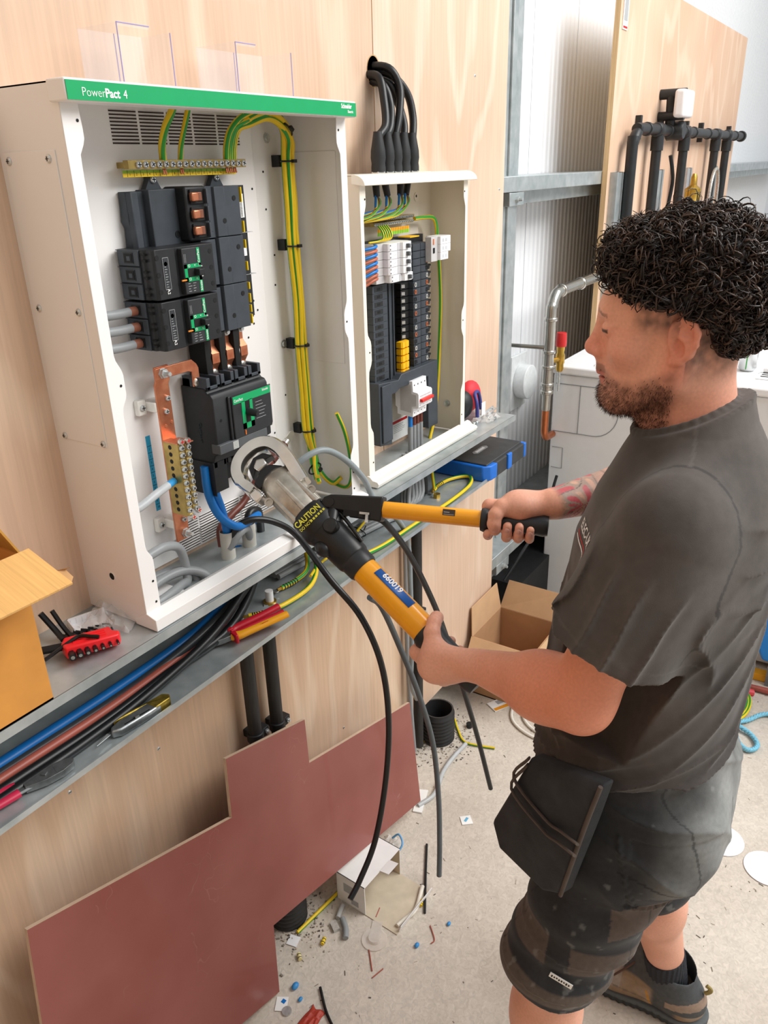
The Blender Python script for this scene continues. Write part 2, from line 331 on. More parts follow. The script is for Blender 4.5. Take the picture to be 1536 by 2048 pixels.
rv = MB(); rv.lathe([(.0058, 0), (.0058, .001), (.0042, .0028), (0, .0032)], (0, 0, 0), (-1, 0, 0), 14); rv.box(-.0036, -.0031, -.003, .003, -.0005, .0005, 1); rv.box(-.0036, -.0031, -.0005, .0005, -.003, .003, 1)
rivet = Rep(rv, 'cover_screw', [zinc, dark_pl])
for y, z in [(-.022, 1.883), (-.113, 1.884), (-.024, 1.677), (-.118, 1.677), (-.026, 1.473), (-.121, 1.473)]: rivet(cover, (EX0 - .0016, y, z))
hh = MB(); hh.lathe([(0, .0004), (.0068, .0004), (.0068, .0012), (.0082, .0012), (.0082, 0)], (EX0, -.078, 1.225), (-1, 0, 0), 18, 0); hh.m = [1 if i < 18 else 0 for i in range(len(hh.f))]; hh.build('knockout_hole', [white_pc, dark_pl], left_side)
rt = MB(); rt.box(EX1 - .002, EX1, EF, 0, EZ0 + .004, EZ1); right_side = rt.build('right_side', white_pc, enc)
rp_ = MB(); rp_.box(EX1 - .0034, EX1 - .002, -.128, -.012, 1.468, 1.895); rp_.build('cover_plate', white_pc, right_side, bev=.0005)
tp = MB(); tp.box(EX0, EX1, EF, 0, EZ1 - .002, EZ1); tp.build('top_panel', white_pc, enc); tp = MB(); tp.box(EX0 - .006, EX1 + .003, EH, EF + .012, EZ1 - .026, EZ1 + .0015); tp.build('header_cap', white_pc, enc, bev=.0025)
hd = MB(); hd.box(EX0 - .0045, EX1 + .0015, EH - .0012, EH, EZ1 - .0245, EZ1 - .0015); header = hd.build('green_header', green_b, enc); header['label'] = 'green header strip with white lettering'
XD, ZD = (1, 0, 0), (0, 0, 1)
text('Power', .0152, header, (.760, EH - .0012, 1.9575), XD, ZD, white_ink, bold=-.0002, sx=.95); text('Pact', .0152, header, (.798, EH - .0012, 1.9575), XD, ZD, white_ink, bold=.0004, sx=.95); text('4', .0152, header, (.8285, EH - .0012, 1.9575), XD, ZD, white_ink, sx=.95)
text('Schneider', .0108, header, (1.341, EH - .0012, 1.9655), XD, ZD, white_ink, bold=.0003, sx=.78); text('Electric', .0066, header, (1.3615, EH - .0012, 1.958), XD, ZD, white_ink, bold=.0001, sx=.9)
def flange(x_out, s, name):
    # s = +1: inner edge to +x
    prof = [(1.952, .029), (1.92, .031), (1.908, .031), (1.90, .028), (1.888, .021), (1.872, .0205), (1.612, .0205), (1.604, .022), (1.588, .030), (1.58, .032), (1.55, .032), (1.543, .030), (1.53, .022), (1.52, .0205), (1.292, .0205), (1.284, .022), (1.268, .031), (1.26, .032), (1.172, .032)]
    poly = [(x_out, 1.152)] + [(x_out, 1.952)] + [(x_out + s * w, z) for z, w in prof] + [(x_out + s * .032, 1.152)]
    f = MB(); f.prism(poly, EF - .0015, EF, 'xz'); o = f.build(name, white_pc, enc, bev=.0008)
    for z in (1.93, 1.565, 1.225, 1.185): pin(o, (x_out + s * .024, EF - .0016, z))
flange(EX0, 1, 'left_flange'); flange(EX1, -1, 'right_flange')
bt = MB(); bt.prism([(-.1535, EZ0 + .030), (-.176, EZ0 + .023), (-.176, EZ0 + .001), (-.122, EZ0 + .001), (-.122, EZ0 + .012)], EX0 - .001, EX1 + .001, 'yz'); bt.build('bottom_rail', white_pc, enc, bev=.001)
bs = MB(); bs.box(EX0 + .002, .865, -.15, -.004, EZ0 + .003, EZ0 + .005); bs.build('gland_plate', white_pc, enc)
gk = MB(); gk.box(EX0 + .001, EX1 - .001, -.172, -.002, EZ0 - .0, EZ0 + .0022); 
# ventilation slots cut in the mounting plate, top and bottom (dark slits with a rolled lip)
def vents(name, x0, z0, cols, cw, gap, rows, dz, par):
    v = MB()
    for r in range(rows):
        for c in range(cols):
            xa = x0 + c * (cw + gap); v.box(xa, xa + cw, -.0226, -.0222, z0 - r * dz, z0 - r * dz + .0022, 0); v.prism([(-.0222, z0 - r * dz + .0022), (-.0238, z0 - r * dz + .0027), (-.0222, z0 - r * dz + .0036)], xa, xa + cw, 'yz', 1)
    return v.build(name, [mat('slot_dark', '3a2a26', 0.8), white_pc], par, sm=0)
vents('upper_vent_slots', .929, 1.954, 5, .055, .0055, 10, .0052, mount); vents('lower_vent_slots', .945, 1.222, 5, .055, .0055, 11, .0056, mount)
# threaded bosses / washers on the back
ws = MB(); ws.lathe([(.0095, 0), (.0095, .0015), (.006, .0015), (.005, .004), (0, .0045)], (0, 0, 0), (0, -1, 0), 18); washer = Rep(ws, 'fixing_washer', zinc)
for x, z in [(1.318, 1.921), (1.322, 1.513)]: washer(bpy.data.objects['back_sheet'], (x, -.0102, z))

# ---------------- clear plastic shields standing on top of the enclosure
clear = mat('clear_acrylic', 'f6f4fb', 0.08, var=0.0, alpha=0.10, spec=.6); clear_edge = mat('acrylic_edge', 'a7a2d6', 0.25, var=0.05, alpha=0.75)
def shield(x0, x1, y0, y1, h, label, fold):
    s = MB(); z0 = EZ1 + .0015; t = .0014
    for (a, c) in (((x0, y0), (x0, y1)), ((x0, y1), (x1, y1)), ((x1, y1), (x1, y0 + .02))):
        dx, dy = c[0] - a[0], c[1] - a[1]; s.box(min(a[0], c[0]) - (t / 2 if dx == 0 else 0), max(a[0], c[0]) + (t / 2 if dx == 0 else 0), min(a[1], c[1]) - (t / 2 if dy == 0 else 0), max(a[1], c[1]) + (t / 2 if dy == 0 else 0), z0, z0 + h)
    s.box(x0, x0 + fold, y0, y0 + t, z0 + h - .004, z0 + h); s.box(x0, x1, y0 + .02, y1, z0, z0 + t)
    o = tag(s.build('clear_shield', clear), label, 'shield', 'clear shields on the enclosure')
    for p, q in (((x0, y0), .9), ((x1, y0 + .02), .9), ((x0 + (x1 - x0) * .55, y1), .9)): MB().cyl((p[0], p[1], z0), (p[0], p[1], z0 + h), .0009, n=6).build('edge', clear_edge, o)
    MB().cyl((x0, y0, z0 + h), (x0 + fold, y0, z0 + h), .0009, n=6).build('edge', clear_edge, o)
shield(.885, 1.005, -.12, -.035, .082, 'left clear folded plastic shield standing on the white enclosure', .06)
shield(1.13, 1.30, -.12, -.03, .08, 'right clear folded plastic shield standing on the white enclosure', .05)

# ---------------- earth bar
def screwhead(r=.0048, h=.0035, ax=(0, -1, 0), cross=True):
    s = MB(); s.lathe([(r, 0), (r, h * .6), (r * .75, h), (0, h)], (0, 0, 0), ax, 12)
    if cross:
        s.box(-r * .65, r * .65, -h - .0003, -h, -r * .14, r * .14, 1); s.box(-r * .14, r * .14, -h - .0003, -h, -r * .65, r * .65, 1)
    return s
ebar = thing('earth_bar', (1.05, -.055, 1.86), 'brass earth bar with a row of screws above the black busbar chassis', 'terminal bar')
e = MB(); e.box(.918, 1.192, -.064, -.052, 1.869, 1.8825); e.build('bar', brass, ebar, bev=.0005)
MB().box(.93, .945, -.052, -.022, 1.871, 1.88).build('standoff', brass, ebar); MB().box(1.16, 1.175, -.052, -.022, 1.871, 1.88).build('standoff', brass, ebar)
S1 = Rep(screwhead(.0056, .004), 'terminal_screw', [zinc, dark_pl])
for k in range(18): S1(ebar, (.938 + k * .0145, -.064, 1.8757), (0, k * 1.3 % 3.1, 0))
lab = MB(); lab.box(.916, 1.178, -.0505, -.05, 1.8575, 1.8632, 0); lab.box(.916, 1.178, -.0505, -.05, 1.8632, 1.868, 1)
for k in range(19): lab.box(.925 + k * .0137, .9255 + k * .0137, -.0508, -.0505, 1.858, 1.8675, 2)
strip = lab.build('number_strip', [wire_y, mat('strip_green', '8fb52a', .5), black_ink], ebar, sm=0)
for k in range(17): text(str(k + 1), .0055, strip, (.929 + k * .0137, -.0505, 1.860), XD, ZD, black_ink, 'number', .0002)
for x in (.997, 1.036, 1.147, 1.157, 1.167):
    for d in (-.0018, .0018): MB().cyl((x + d, -.058, 1.870), (x + d * 1.4, -.060, 1.860), .0016, n=6).build('bare_strand', copper, ebar)
def gy(name, pts, r, label, group=None, sm=6, twist=0.05, n=10, stripe=None, cat='cable'):
    return tag(MB().tube(pts, r, n, sm=sm, stripe=stripe or [0, 0, 0, 1, 1, 0, 0, 0, 1, 1], twist=twist).build(name, GY, sm=60), label, cat, group)
gy('earth_cable', [(.997, -.058, 1.881), (.992, -.066, 1.905), (.995, -.075, 1.93), (1.006, -.082, 1.952), (1.012, -.085, 1.968)], .0062, 'thick yellow earth cable rising from fourth screw of the earth bar', 'earth wires')
gy('earth_cable', [(1.036, -.058, 1.881), (1.036, -.064, 1.905), (1.042, -.072, 1.935), (1.052, -.078, 1.968)], .0046, 'yellow earth cable with printed text rising near the middle of the earth bar', 'earth wires')
GRP = 'earth wires of the right hand bundle'
nm = ['outermost', 'second', 'third', 'fourth', 'innermost']
bx, by = [1.323, 1.334, 1.345, 1.329, 1.340], [-.047, -.043, -.047, -.054, -.053]
ends = [[(1.338, -.06, 1.262), (1.318, -.08, 1.238), (1.300, -.10, 1.222)], [(1.335, -.055, 1.262), (1.320, -.072, 1.235), (1.305, -.092, 1.215)], [(1.349, -.055, 1.27), (1.346, -.07, 1.22), (1.364, -.09, 1.186), (1.374, -.11, 1.20)], [(1.335, -.066, 1.265), (1.312, -.085, 1.242), (1.292, -.105, 1.23)], [(1.338, -.065, 1.26), (1.315, -.082, 1.232), (1.298, -.104, 1.212)]]
for k in range(5):
    x0 = (1.147, 1.157, 1.167, 1.152, 1.163)[k]; h = (1.952, 1.958, 1.949, 1.944, 1.939)[k]
    gy('earth_cable', [(x0, -.058, 1.881), (x0 - .004, -.066, 1.905), (x0 + .004, -.072, 1.93), (x0 + .035, -.075, h), (x0 + .09, -.072, h + .012), (x0 + .14, -.064, h), (bx[k] - .004, by[k] - .006, h - .025), (bx[k], by[k], 1.88), (bx[k] + .004 * math.sin(k), by[k], 1.80), (bx[k] - .001, by[k], 1.718), (bx[k] + .003 * math.cos(k * 2), by[k] - .002, 1.61), (bx[k] + .002, by[k], 1.512), (bx[k] + .004, by[k], 1.41), (bx[k] + .004, by[k] - .002, 1.317)] + ends[k], .0056,
       '%s green-yellow earth wire of the bundle tied down the right side of the large enclosure' % nm[k], GRP, 5, twist=(0, .03, -.03, .05, -.02)[k])
tm = MB()
for k in range(17):
    a = 2 * pi * k / 16; 
tring = MB(); tring.tube([(math.cos(2 * pi * k / 20) * .0175, math.sin(2 * pi * k / 20) * .0125, 0) for k in range(21)], .0019, 6); tring.box(-.005, .005, -.0185, -.012, -.003, .003)
for i, (x, y, z) in enumerate([(1.318, -.060, 1.935), (1.334, -.049, 1.878), (1.333, -.049, 1.718), (1.336, -.049, 1.512), (1.339, -.05, 1.317), (1.312, -.083, 1.238)]):
    t = thing('cable_tie', (x, y, z - .003), ('topmost', 'second', 'third', 'fourth', 'fifth', 'lowest')[i] + ' black tie around the bundle of earth wires, counted from the top', 'cable tie', 'ties on the earth bundle')
    r = (0, .75, 0) if i == 0 else ((0, -.5, 0) if i == 5 else (0, 0, 0))
    Tr = Rep(tring, 'band', tie_m)(t, (x, y, z), r)
    if 0 < i < 5: MB().box(x - .006, x + .010, -.030, -.010, z - .010, z + .012).build('adhesive_base', black_pl, t, bev=.001)
gy('earth_cable', [(1.372, -.062, 1.19), (1.385, -.11, 1.172), (1.38, -.135, 1.20), (1.372, -.14, 1.26), (1.362, -.135, 1.32), (1.345, -.128, 1.366)], .0046, 'loose green-yellow earth wire with cut end curling up by the right flange', 'earth wires', 6)

# ---------------- busbar chassis
pan = thing('busbar_chassis', (1.05, -.04, 1.585), 'black busbar chassis with copper stabs below the earth bar', 'busbar chassis')
p = MB(); p.prism([(.921, 1.836), (.962, 1.836), (.962, 1.585), (.936, 1.585), (.936, 1.67), (.930, 1.68), (.932, 1.70), (.925, 1.71), (.927, 1.735), (.922, 1.745), (.924, 1.78), (.919, 1.79), (.921, 1.815)], -.042, -.024, 'xz'); p.prism([(.921, -.042), (.926, -.05), (.94, -.05), (.944, -.045), (.962, -.045), (.962, -.042)], 1.745, 1.836, 'xy'); p.build('left_wing', grey_pl, pan, bev=.0015)
p = MB(); p.box(.958, 1.042, -.055, -.024, 1.585, 1.838); p.box(.955, .9585, -.06, -.03, 1.70, 1.838); wing = p.build('backplate', grey_pl, pan, bev=.0015)
lg = MB(); lg.prism([(-.018, 0), (.018, 0), (.008, .016), (.008, .02), (.005, .025), (-.005, .025), (-.008, .02), (-.008, .016)], -.012, 0, 'xz'); lug_r = Rep(lg, 'fixing_lug', grey_pl); sc2 = Rep(screwhead(.006, .004), 'fixing_screw', [zinc, dark_pl])
for x in (.985, 1.135): q = lug_r(pan, (x, -.028, 1.837)); sc2(q, (x, -.040, 1.853))
sk = MB(); sk.lathe([(.006, 0), (.006, .0012), (.0042, .0012), (.0042, .0002), (0, .0002)], (1.012, -.055, 1.765), (0, -1, 0), 16); sk.build('screw_socket', black_pl, pan)
p = MB(); p.box(1.018, 1.068, -.078, -.024, 1.752, 1.841); p.build('stab_housing', black_pl, pan, bev=.004)
for z in (1.824, 1.796, 1.769):
    st = MB(); st.box(1.026, 1.060, -.0815, -.078, z - .0115, z + .0115, 0); st.box(1.058, 1.062, -.088, -.078, z - .012, z + .012, 1); hs = st.build('stab_window', [dark_pl, grey_pl], pan, bev=.0008)
    st = MB(); st.box(1.024, 1.040, -.0885, -.080, z - .0068, z + .0072); st.build('copper_stab', copper, hs, bev=.002)
    st = MB(); st.box(1.0415, 1.052, -.0835, -.081, z - .0068, z + .0072); st.build('copper_blade', mat('copper_dull', '8a5a48', .5, .6), hs, bev=.001)
p = MB(); p.box(1.062, 1.09, -.073, -.05, 1.754, 1.8395); p.prism([(1.074, 1.765), (1.081, 1.765), (1.083, 1.77), (1.083, 1.825), (1.08, 1.828), (1.073, 1.828)], -.0737, -.073, 'xz'); p.build('rib', grey_pl, pan, bev=.001)
p = MB(); p.box(1.04, 1.16, -.06, -.024, 1.585, 1.8375); p.build('tray', black_pl, pan)
for i, (z0, z1) in enumerate(((1.755, 1.8385), (1.671, 1.7535), (1.587, 1.6695))):
    c = MB(); x0 = 1.084 if i == 0 else 1.053
    c.prism([(1.084, -.07), (1.088, -.078), (1.112, -.0785), (1.113, -.0775), (1.150, -.0785), (1.155, -.072), (1.155, -.05), (1.084, -.05)], z0, z1, 'xy')
    if i: c.box(1.046, 1.082, -.074, -.05, z0 + .002, z1 - .002)
    cv = c.build('cover', grey_pl, pan, bev=.001)
    for x, dz in ((1.136, .063), (1.107, .026)):
        h_ = MB(); h_.lathe([(0, .0004), (.0045, .0004), (.0045, 0)], (x, -.0785, z0 + dz), (0, -1, 0), 14); h_.build('access_hole', dark_pl, cv)
p = MB(); p.prism([(1.156, -.03), (1.156, -.068), (1.172, -.068), (1.175, -.058), (1.186, -.058), (1.190, -.03)], 1.600, 1.8385, 'xy'); p.box(1.156, 1.19, -.0686, -.03, 1.756, 1.7568, 1); p.box(1.156, 1.19, -.0686, -.03, 1.68, 1.6808, 1); p.build('side_channel', [black_pl, grey_ink], pan, bev=.001)
for z0, z1 in ((1.81, 1.836), (1.758, 1.778), (1.73, 1.745), (1.69, 1.706), (1.655, 1.668), (1.63, 1.647), (1.612, 1.626), (1.59, 1.608)): MB().box(1.1553, 1.1575, -.0785, -.0685, z0, z1).build('yellow_marking', wire_y, pan)
ll = MB(); ll.box(1.160, 1.1705, -.0688, -.0683, 1.783, 1.824, 0)
for k in range(15): ll.box(1.161, 1.1665, -.0691, -.0688, 1.785 + k * .0025, 1.7862 + k * .0025, 1)
ll.box(1.160, 1.168, -.0688, -.0683, 1.715, 1.738, 0); ll.build('paper_label', [paper_w, black_ink], pan, sm=0)

# ---------------- outgoing moulded case breakers
def mccb(z0, z1, label):
    x0, x1, yf = .900, 1.046, -.108
    t = thing('moulded_case_breaker', ((x0 + x1) / 2, -.03, z0), label, 'breaker', 'outgoing breakers')
    m = MB(); m.prism([(x0, -.026), (x0, -.088), (x0 + .004, -.092), (x0 + .004, yf + .004), (x0 + .008, yf), (x0 + .05, yf), (x0 + .054, yf + .003), (x1 - .04, yf + .003), (x1 - .004, yf + .003), (x1, yf + .01), (x1, -.05), (x1 + .012, -.05), (x1 + .012, -.026)], z0 + .0006, z1 - .0006, 'xy'); m.build('case', black_pl, t, bev=.0012)
    pole = (z1 - z0) / 3
    for k in range(3):
        zc = z0 + pole * (k + .5)
        w = MB(); w.prism([(-.031, zc - pole * .46), (-.031, zc + pole * .46), (-.080, zc + pole * .46), (-.080, zc - pole * .46)], x0 - .0032, x0, 'yz'); w.box(x0 - .006, x0 - .003, -.082, -.03, zc + pole * .44, zc + pole * .48)
        tb = w.build('terminal_shroud', grey_pl, t, bev=.001)
        w = MB(); w.box(x0 - .0042, x0 - .003, -.068, -.046, zc - .0085, zc + .0085, 0); w.box(x0 - .0050, x0 - .004, -.066, -.048, zc - .0068, zc + .0068, 1); w.box(x0 - .0052, x0 - .0048, -.062, -.054, zc - .004, zc + .003, 2); w.build('terminal_window', [black_pl, dark_pl, grey_pl], tb, sm=0)
        for j in range(2):
            w = MB(); w.box(x0 - .001, x0 + .0045, -.0925, -.084, zc + (-.006 if j else .004), zc + (-.002 if j else .007)); w.build('vent_slot', dark_pl, tb)
        for xx in (x0 + .011, x1 - .012):
            w = MB(); w.lathe([(0, .0004), (.0042, .0004), (.0042, 0)], (xx, yf if xx < .95 else yf + .003, zc), (0, -1, 0), 14); w.build('screw_well', dark_pl, t)
    s = MB(); s.prism([(x0 + .021, z0 + .016), (x0 + .034, z0 + .016), (x0 + .034, z1 - .014), (x0 + .021, z1 - .014)], yf - .0006, yf, 'xz', 0)
    for (a, c, d, e_) in ((.021, .0215, .016, z1 - z0 - .014), (.0335, .034, .016, z1 - z0 - .014), (.021, .034, .016, .0166), (.021, .034, z1 - z0 - .0146, z1 - z0 - .014)): s.box(x0 + a, x0 + c, yf - .0009, yf - .0006, z0 + d, z0 + e_, 1)
    for k in range(9): s.box(x0 + .024, x0 + .024 + random.uniform(.003, .008), yf - .0009, yf - .0006, z0 + .02 + k * .004, z0 + .0208 + k * .004, 1)
    s.lathe([(.002, .0009), (.0035, .0009)], (x0 + .0275, yf, z1 - .024), (0, -1, 0), 12, 1); lbl = s.build('rating_sticker', [mat('clear_label', '35383b', .25), grey_ink], t, sm=0); text('A2', .008, lbl, (x0 + .0245, yf - .0007, z0 + .0175), (0, 0, -1), (1, 0, 0), white_ink)
    p = MB(); p.box(x0 + .059, x0 + .0995, yf - .0075, yf + .004, z0 + .004, z1 - .003); fac = p.build('front_panel', mat('breaker_facia', '2c2e31', .45), t, bev=.0012)
    y = yf - .0082; g = MB(); xr = x0 + .0985; xl = x0 + .0605
    def gb(a, c, d, e_): g.box(a, c, y, y + .0009, d, e_)
    H = z1 - z0
    gb(xr - .0065, xr, z0 + H * .60, z1 - .004); gb(xl, xr, z0 + H * .565, z0 + H * .645); gb(xl, xl + .0065, z0 + H * .30, z0 + H * .645); gb(xl, xr, z0 + H * .30, z0 + H * .385); gb(xr - .0065, xr, z0 + .005, z0 + H * .385)
    gs = g.build('green_frame', green_b, fac)
    text('ComPact', .0068, gs, (xr - .0018, y, z1 - .028), (0, 0, 1), (-1, 0, 0), white_ink, sx=.85); text('Schneider', .0062, gs, (xr - .0018, y, z0 + .007), (0, 0, 1), (-1, 0, 0), white_ink, sx=.7)
    text('O', .0065, gs, (xl + .008, y, z0 + H * .585), XD, ZD, white_ink); text('O', .0065, gs, (xl + .008, y, z0 + H * .32), XD, ZD, white_ink); text('<', .006, gs, (xl + .022, y, z0 + H * .585), XD, ZD, white_ink); text('I', .006, gs, (xl + .032, y, z0 + H * .585), XD, ZD, white_ink); text('<', .006, gs, (xl + .024, y, z0 + H * .32), XD, ZD, white_ink)
    h_ = MB(); h_.box(xl + .0065, xr + .004, y - .0004, y + .0012, z0 + H * .385, z0 + H * .565, 1); h_.prism([(y - .012, z0 + H * .42), (y - .012, z0 + H * .535), (y, z0 + H * .55), (y, z0 + H * .40)], xr - .016, xr - .003, 'yz', 0); h_.build('toggle', [black_pl, dark_pl], fac, bev=.0008)
    o_ = MB(); o_.box(xl - .009, xl + .002, y - .0012, y + .001, z0 + H * .325, z0 + H * .355); o_.build('orange_tab', mat('orange_tab', 'e08a2a', .45), fac, bev=.0004)
    q = MB()
    for k in range(8): q.box(xl + .005 + (k % 2) * .011, xl + .005 + (k % 2) * .011 + random.uniform(.004, .009), yf - .0078, yf - .0075, z0 + .008 + (k // 2) * .0042, z0 + .0088 + (k // 2) * .0042)
    for k in range(2): q.box(xl + .002 + k * .003, xl + .0025 + k * .003, yf - .0078, yf - .0075, z1 - .026, z1 - .012)
    q.build('print', grey_ink, fac, sm=0)
    q = MB(); q.box(x1 - .0455, x1 - .0335, yf - .0005 + .003, yf + .003, z0 + H * .34, z0 + H * .57); q.build('blank_label', mat('label_grey', 'b9bab6', .6, var=.15, scale=900), t)
    return t
mccb(1.669, 1.750, 'upper of two black outgoing breakers with green toggle frame, without cables'); mccb(1.585, 1.6665, 'lower outgoing breaker with three grey cables entering its left side')
for k, z in enumerate((1.652, 1.6255, 1.598)):
    c = MB(); c.tube([(.752, -.062, z + .004), (.80, -.06, z + .003), (.85, -.058, z), (.882, -.057, z)], .0078, 12, sm=5, m=0); c.tube([(.881, -.057, z), (.899, -.057, z)], .0079, 12, m=1)
    tag(c.build('grey_cable', [wire_grey, mat('brown_sleeve', '8a5642', .45)], sm=60), ('top', 'middle', 'bottom')[k] + ' of three grey cables with brown sleeve into the lower breaker', 'cable', 'grey cables into the breaker')
# bracket screws peeping out left of the breakers
for x, z in ((.892, 1.715), (.925, 1.575), (.958, 1.576)):
    pass
# ---------------- copper links
def bar_poly(name, poly, y0, y1, label, grp, m=copper): return tag(MB().prism(poly, y0, y1, 'xz').build(name, m, bev=.0008), label, 'busbar', grp)
for k, x in enumerate((1.046, 1.085, 1.124)):
    ms = MB(); w = .019
    ms.add([(x + a, yy + d, zz) for d in (0, .003) for (yy, zz) in ((-.060, 1.592), (-.060, 1.562), (-.070, 1.550), (-.070, 1.532), (-.062, 1.520), (-.062, 1.504)) for a in (0, w)],
           [(2 * i, 2 * i + 1, 2 * i + 3, 2 * i + 2) for i in range(5)] + [(12 + 2 * i, 12 + 2 * i + 2, 12 + 2 * i + 3, 12 + 2 * i + 1) for i in range(5)] + [(2 * i, 2 * i + 2, 14 + 2 * i, 12 + 2 * i) for i in range(5)] + [(2 * i + 1, 13 + 2 * i, 15 + 2 * i, 2 * i + 3) for i in range(5)])
    lk = tag(ms.build('copper_link', copper, sm=20), ('left', 'middle', 'right')[k] + ' of three joggled copper links above the main breaker', 'busbar', 'copper links')
    nb = MB(); nb.lathe([(.0085, 0), (.0085, .001), (.0072, .001), (.0072, .006), (.0042, .006), (.0042, .011), (0, .0115)], (x + .0095, -.060, 1.583), (0, -1, 0), 6); nb.build('nut', zinc, lk)
    nb = MB(); nb.lathe([(.0085, 0), (.0085, .0015), (.006, .004), (0, .005)], (x + .0095, -.062, 1.512), (0, -1, 0), 14); nb.build('bolt_head', lug_tin, lk)
    sp = MB(); sp.prism([(x - .019, 1.586), (x - .002, 1.586), (x - .002, 1.556), (x - .006, 1.545), (x - .003, 1.53), (x - .003, 1.498), (x - .012, 1.498), (x - .019, 1.52)], -.072, -.03, 'xz')
    tag(sp.build('phase_barrier', dark_pl, bev=.001), ('left', 'middle', 'right')[k] + ' black barrier beside the copper links', 'barrier', 'phase barriers')
nl = MB(); nl.prism([(.909, 1.551), (.995, 1.551), (1.006, 1.541), (1.010, 1.533), (1.010, 1.500), (.993, 1.500), (.993, 1.528), (.984, 1.531), (.909, 1.531)], -.068, -.065, 'xz'); nlink = tag(nl.build('neutral_link', copper, bev=.0008), 'flat copper neutral link reaching from neutral bar to main breaker', 'busbar')
MB().lathe([(.008, 0), (.008, .0015), (.0055, .004), (0, .005)], (1.0015, -.068, 1.507), (0, -1, 0), 14).build('bolt_head', lug_tin, nlink)
# neutral bar
nb_ = thing('neutral_bar', (.93, -.055, 1.215), 'vertical copper neutral bar with two brass terminal blocks', 'terminal bar')
n1 = MB(); pr = [(-.0655, 1.553), (-.0655, 1.527), (-.061, 1.518), (-.061, 1.215), (-.057, 1.215), (-.057, 1.520), (-.0615, 1.529), (-.0615, 1.553)]
n1.prism(pr, .909, .941, 'yz'); n1.build('bar', copper, nb_, bev=.0006)
bo = MB(); bo.lathe([(.0098, 0), (.0098, .0015), (.0085, .0015), (.0085, .0075), (.0045, .0075), (.0045, .019), (.0035, .02), (0, .02)], (0, 0, 0), (0, -1, 0), 6); bolt6 = Rep(bo, 'bolt', zinc)
bolt6(nb_, (.924, -.068, 1.541)); bolt6(nb_, (.931, -.061, 1.228))
SS = Rep(screwhead(.0052, .0045), 'slotted_screw', [zinc, dark_pl])
for x, z in ((.933, 1.493), (.926, 1.470), (.931, 1.446 - .19)): SS(nb_, (x, -.061, z))
cr = MB(); cr.lathe([(.0035, 0), (.003, .0012), (0, .0015)], (0, 0, 0), (0, -1, 0), 10); rvt = Rep(cr, 'rivet', copper)
for x, z in ((.921, 1.444), (.936, 1.448)): rvt(nb_, (x, -.061, z))
for j, (xa, xb, yb, ztop, zbot) in enumerate(((.908, .923, -.099, 1.418, 1.278), (.929, .942, -.094, 1.414, 1.284))):
    bk = MB(); bk.box(xa, xb, yb, -.061, zbot, ztop); o = bk.build('terminal_block', brass, nb_, bev=.0005)
    bb_ = MB(); bb_.box(xa - .0, xb + .004, -.099, -.061, ztop, ztop + .002); bb_.build('bracket', copper, o)
    for k in range(10):
        z = ztop - .008 - k * .0135
        (SN if 'SN' in globals() else globals().setdefault('SN', Rep(screwhead(.0054, .005), 'terminal_screw', [zinc, dark_pl])))(o, ((xa + xb) / 2, yb, z), (0, k * .9 % 3, 0))
        if j == 0:
            hmb = MB(); hmb.lathe([(0, .0003), (.0043, .0003), (.0043, 0)], (xa, -.078, z), (-1, 0, 0), 12); hmb.build('wire_hole', dark_pl, o)
    (BK if 'BK' in globals() else globals().setdefault('BK', Rep(screwhead(.0062, .006), 'end_screw', [lug_tin, red_ink])))(o, ((xa + xb) / 2, yb, ztop + .004)); BK(o, ((xa + xb) / 2 + .004, yb, zbot - .004))
# porcelain-white standoff insulators
for i, (x, z) in enumerate(((.905, 1.480), (.908, 1.250))):
    t = MB(); t.box(x - .017, x + .002, -.034, -.022, z - .014, z + .014); t.prism([(x, -.058), (x, -.022), (x + .035, -.022), (x + .035, -.058)], z - .008, z + .01, 'xy')
    o = tag(t.build('standoff_insulator', mat('insulator_white', 'e9e6df', .45), bev=.002), ('upper', 'lower')[i] + ' white insulator holding the copper neutral bar', 'insulator', 'insulators'); S1(o, (x - .008, -.034, z))
bl = MB(); bl.box(.9025, .913, -.0226, -.022, 1.275, 1.423, 0)
for k in range(10): bl.box(.9025, .913, -.023, -.0226, 1.288 + k * .0128, 1.2886 + k * .0128, 1)
bls = tag(bl.build('number_strip_blue', [mat('strip_blue', '2ea0c9', .5), black_ink], sm=0), 'narrow blue numbered strip beside the neutral bar', 'label')
for k in range(10): text(str(10 - k), .006, bls, (.9058, -.0226, 1.280 + k * .0128), XD, ZD, black_ink, 'number', .0002)

# ---------------- main incoming breaker
mi = thing('main_breaker', (1.075, -.03, 1.29), 'large black four-pole main breaker with green toggle frame', 'breaker')
x0, x1, yf = .999, 1.152, -.105
c = MB(); c.prism([(-.026, 1.35), (-.026, 1.497), (-.085, 1.497), (-.092, 1.488), (-.1, 1.486), (yf, 1.478), (yf, 1.372), (-.095, 1.366), (-.09, 1.352), (-.085, 1.35)], x0, x1, 'yz'); c.build('case', black_pl, mi, bev=.002)
c = MB(); c.box(x0 - .001, x1 - .02, -.112, -.09, 1.3725, 1.391, 0); c.build('grey_band', mat('band_grey', '55585b', .5), mi, bev=.001)
c = MB(); c.prism([(x0 + .042, 1.391), (x1 - .004, 1.391), (x1 - .001, 1.398), (x1 - .001, 1.474), (x0 + .042, 1.474)], yf - .008, yf, 'xz'); c.box(x0 + .036, x0 + .042, yf - .005, yf, 1.388, 1.476); mf = c.build('front_panel', mat('breaker_facia2', '26282b', .42), mi, bev=.0015)
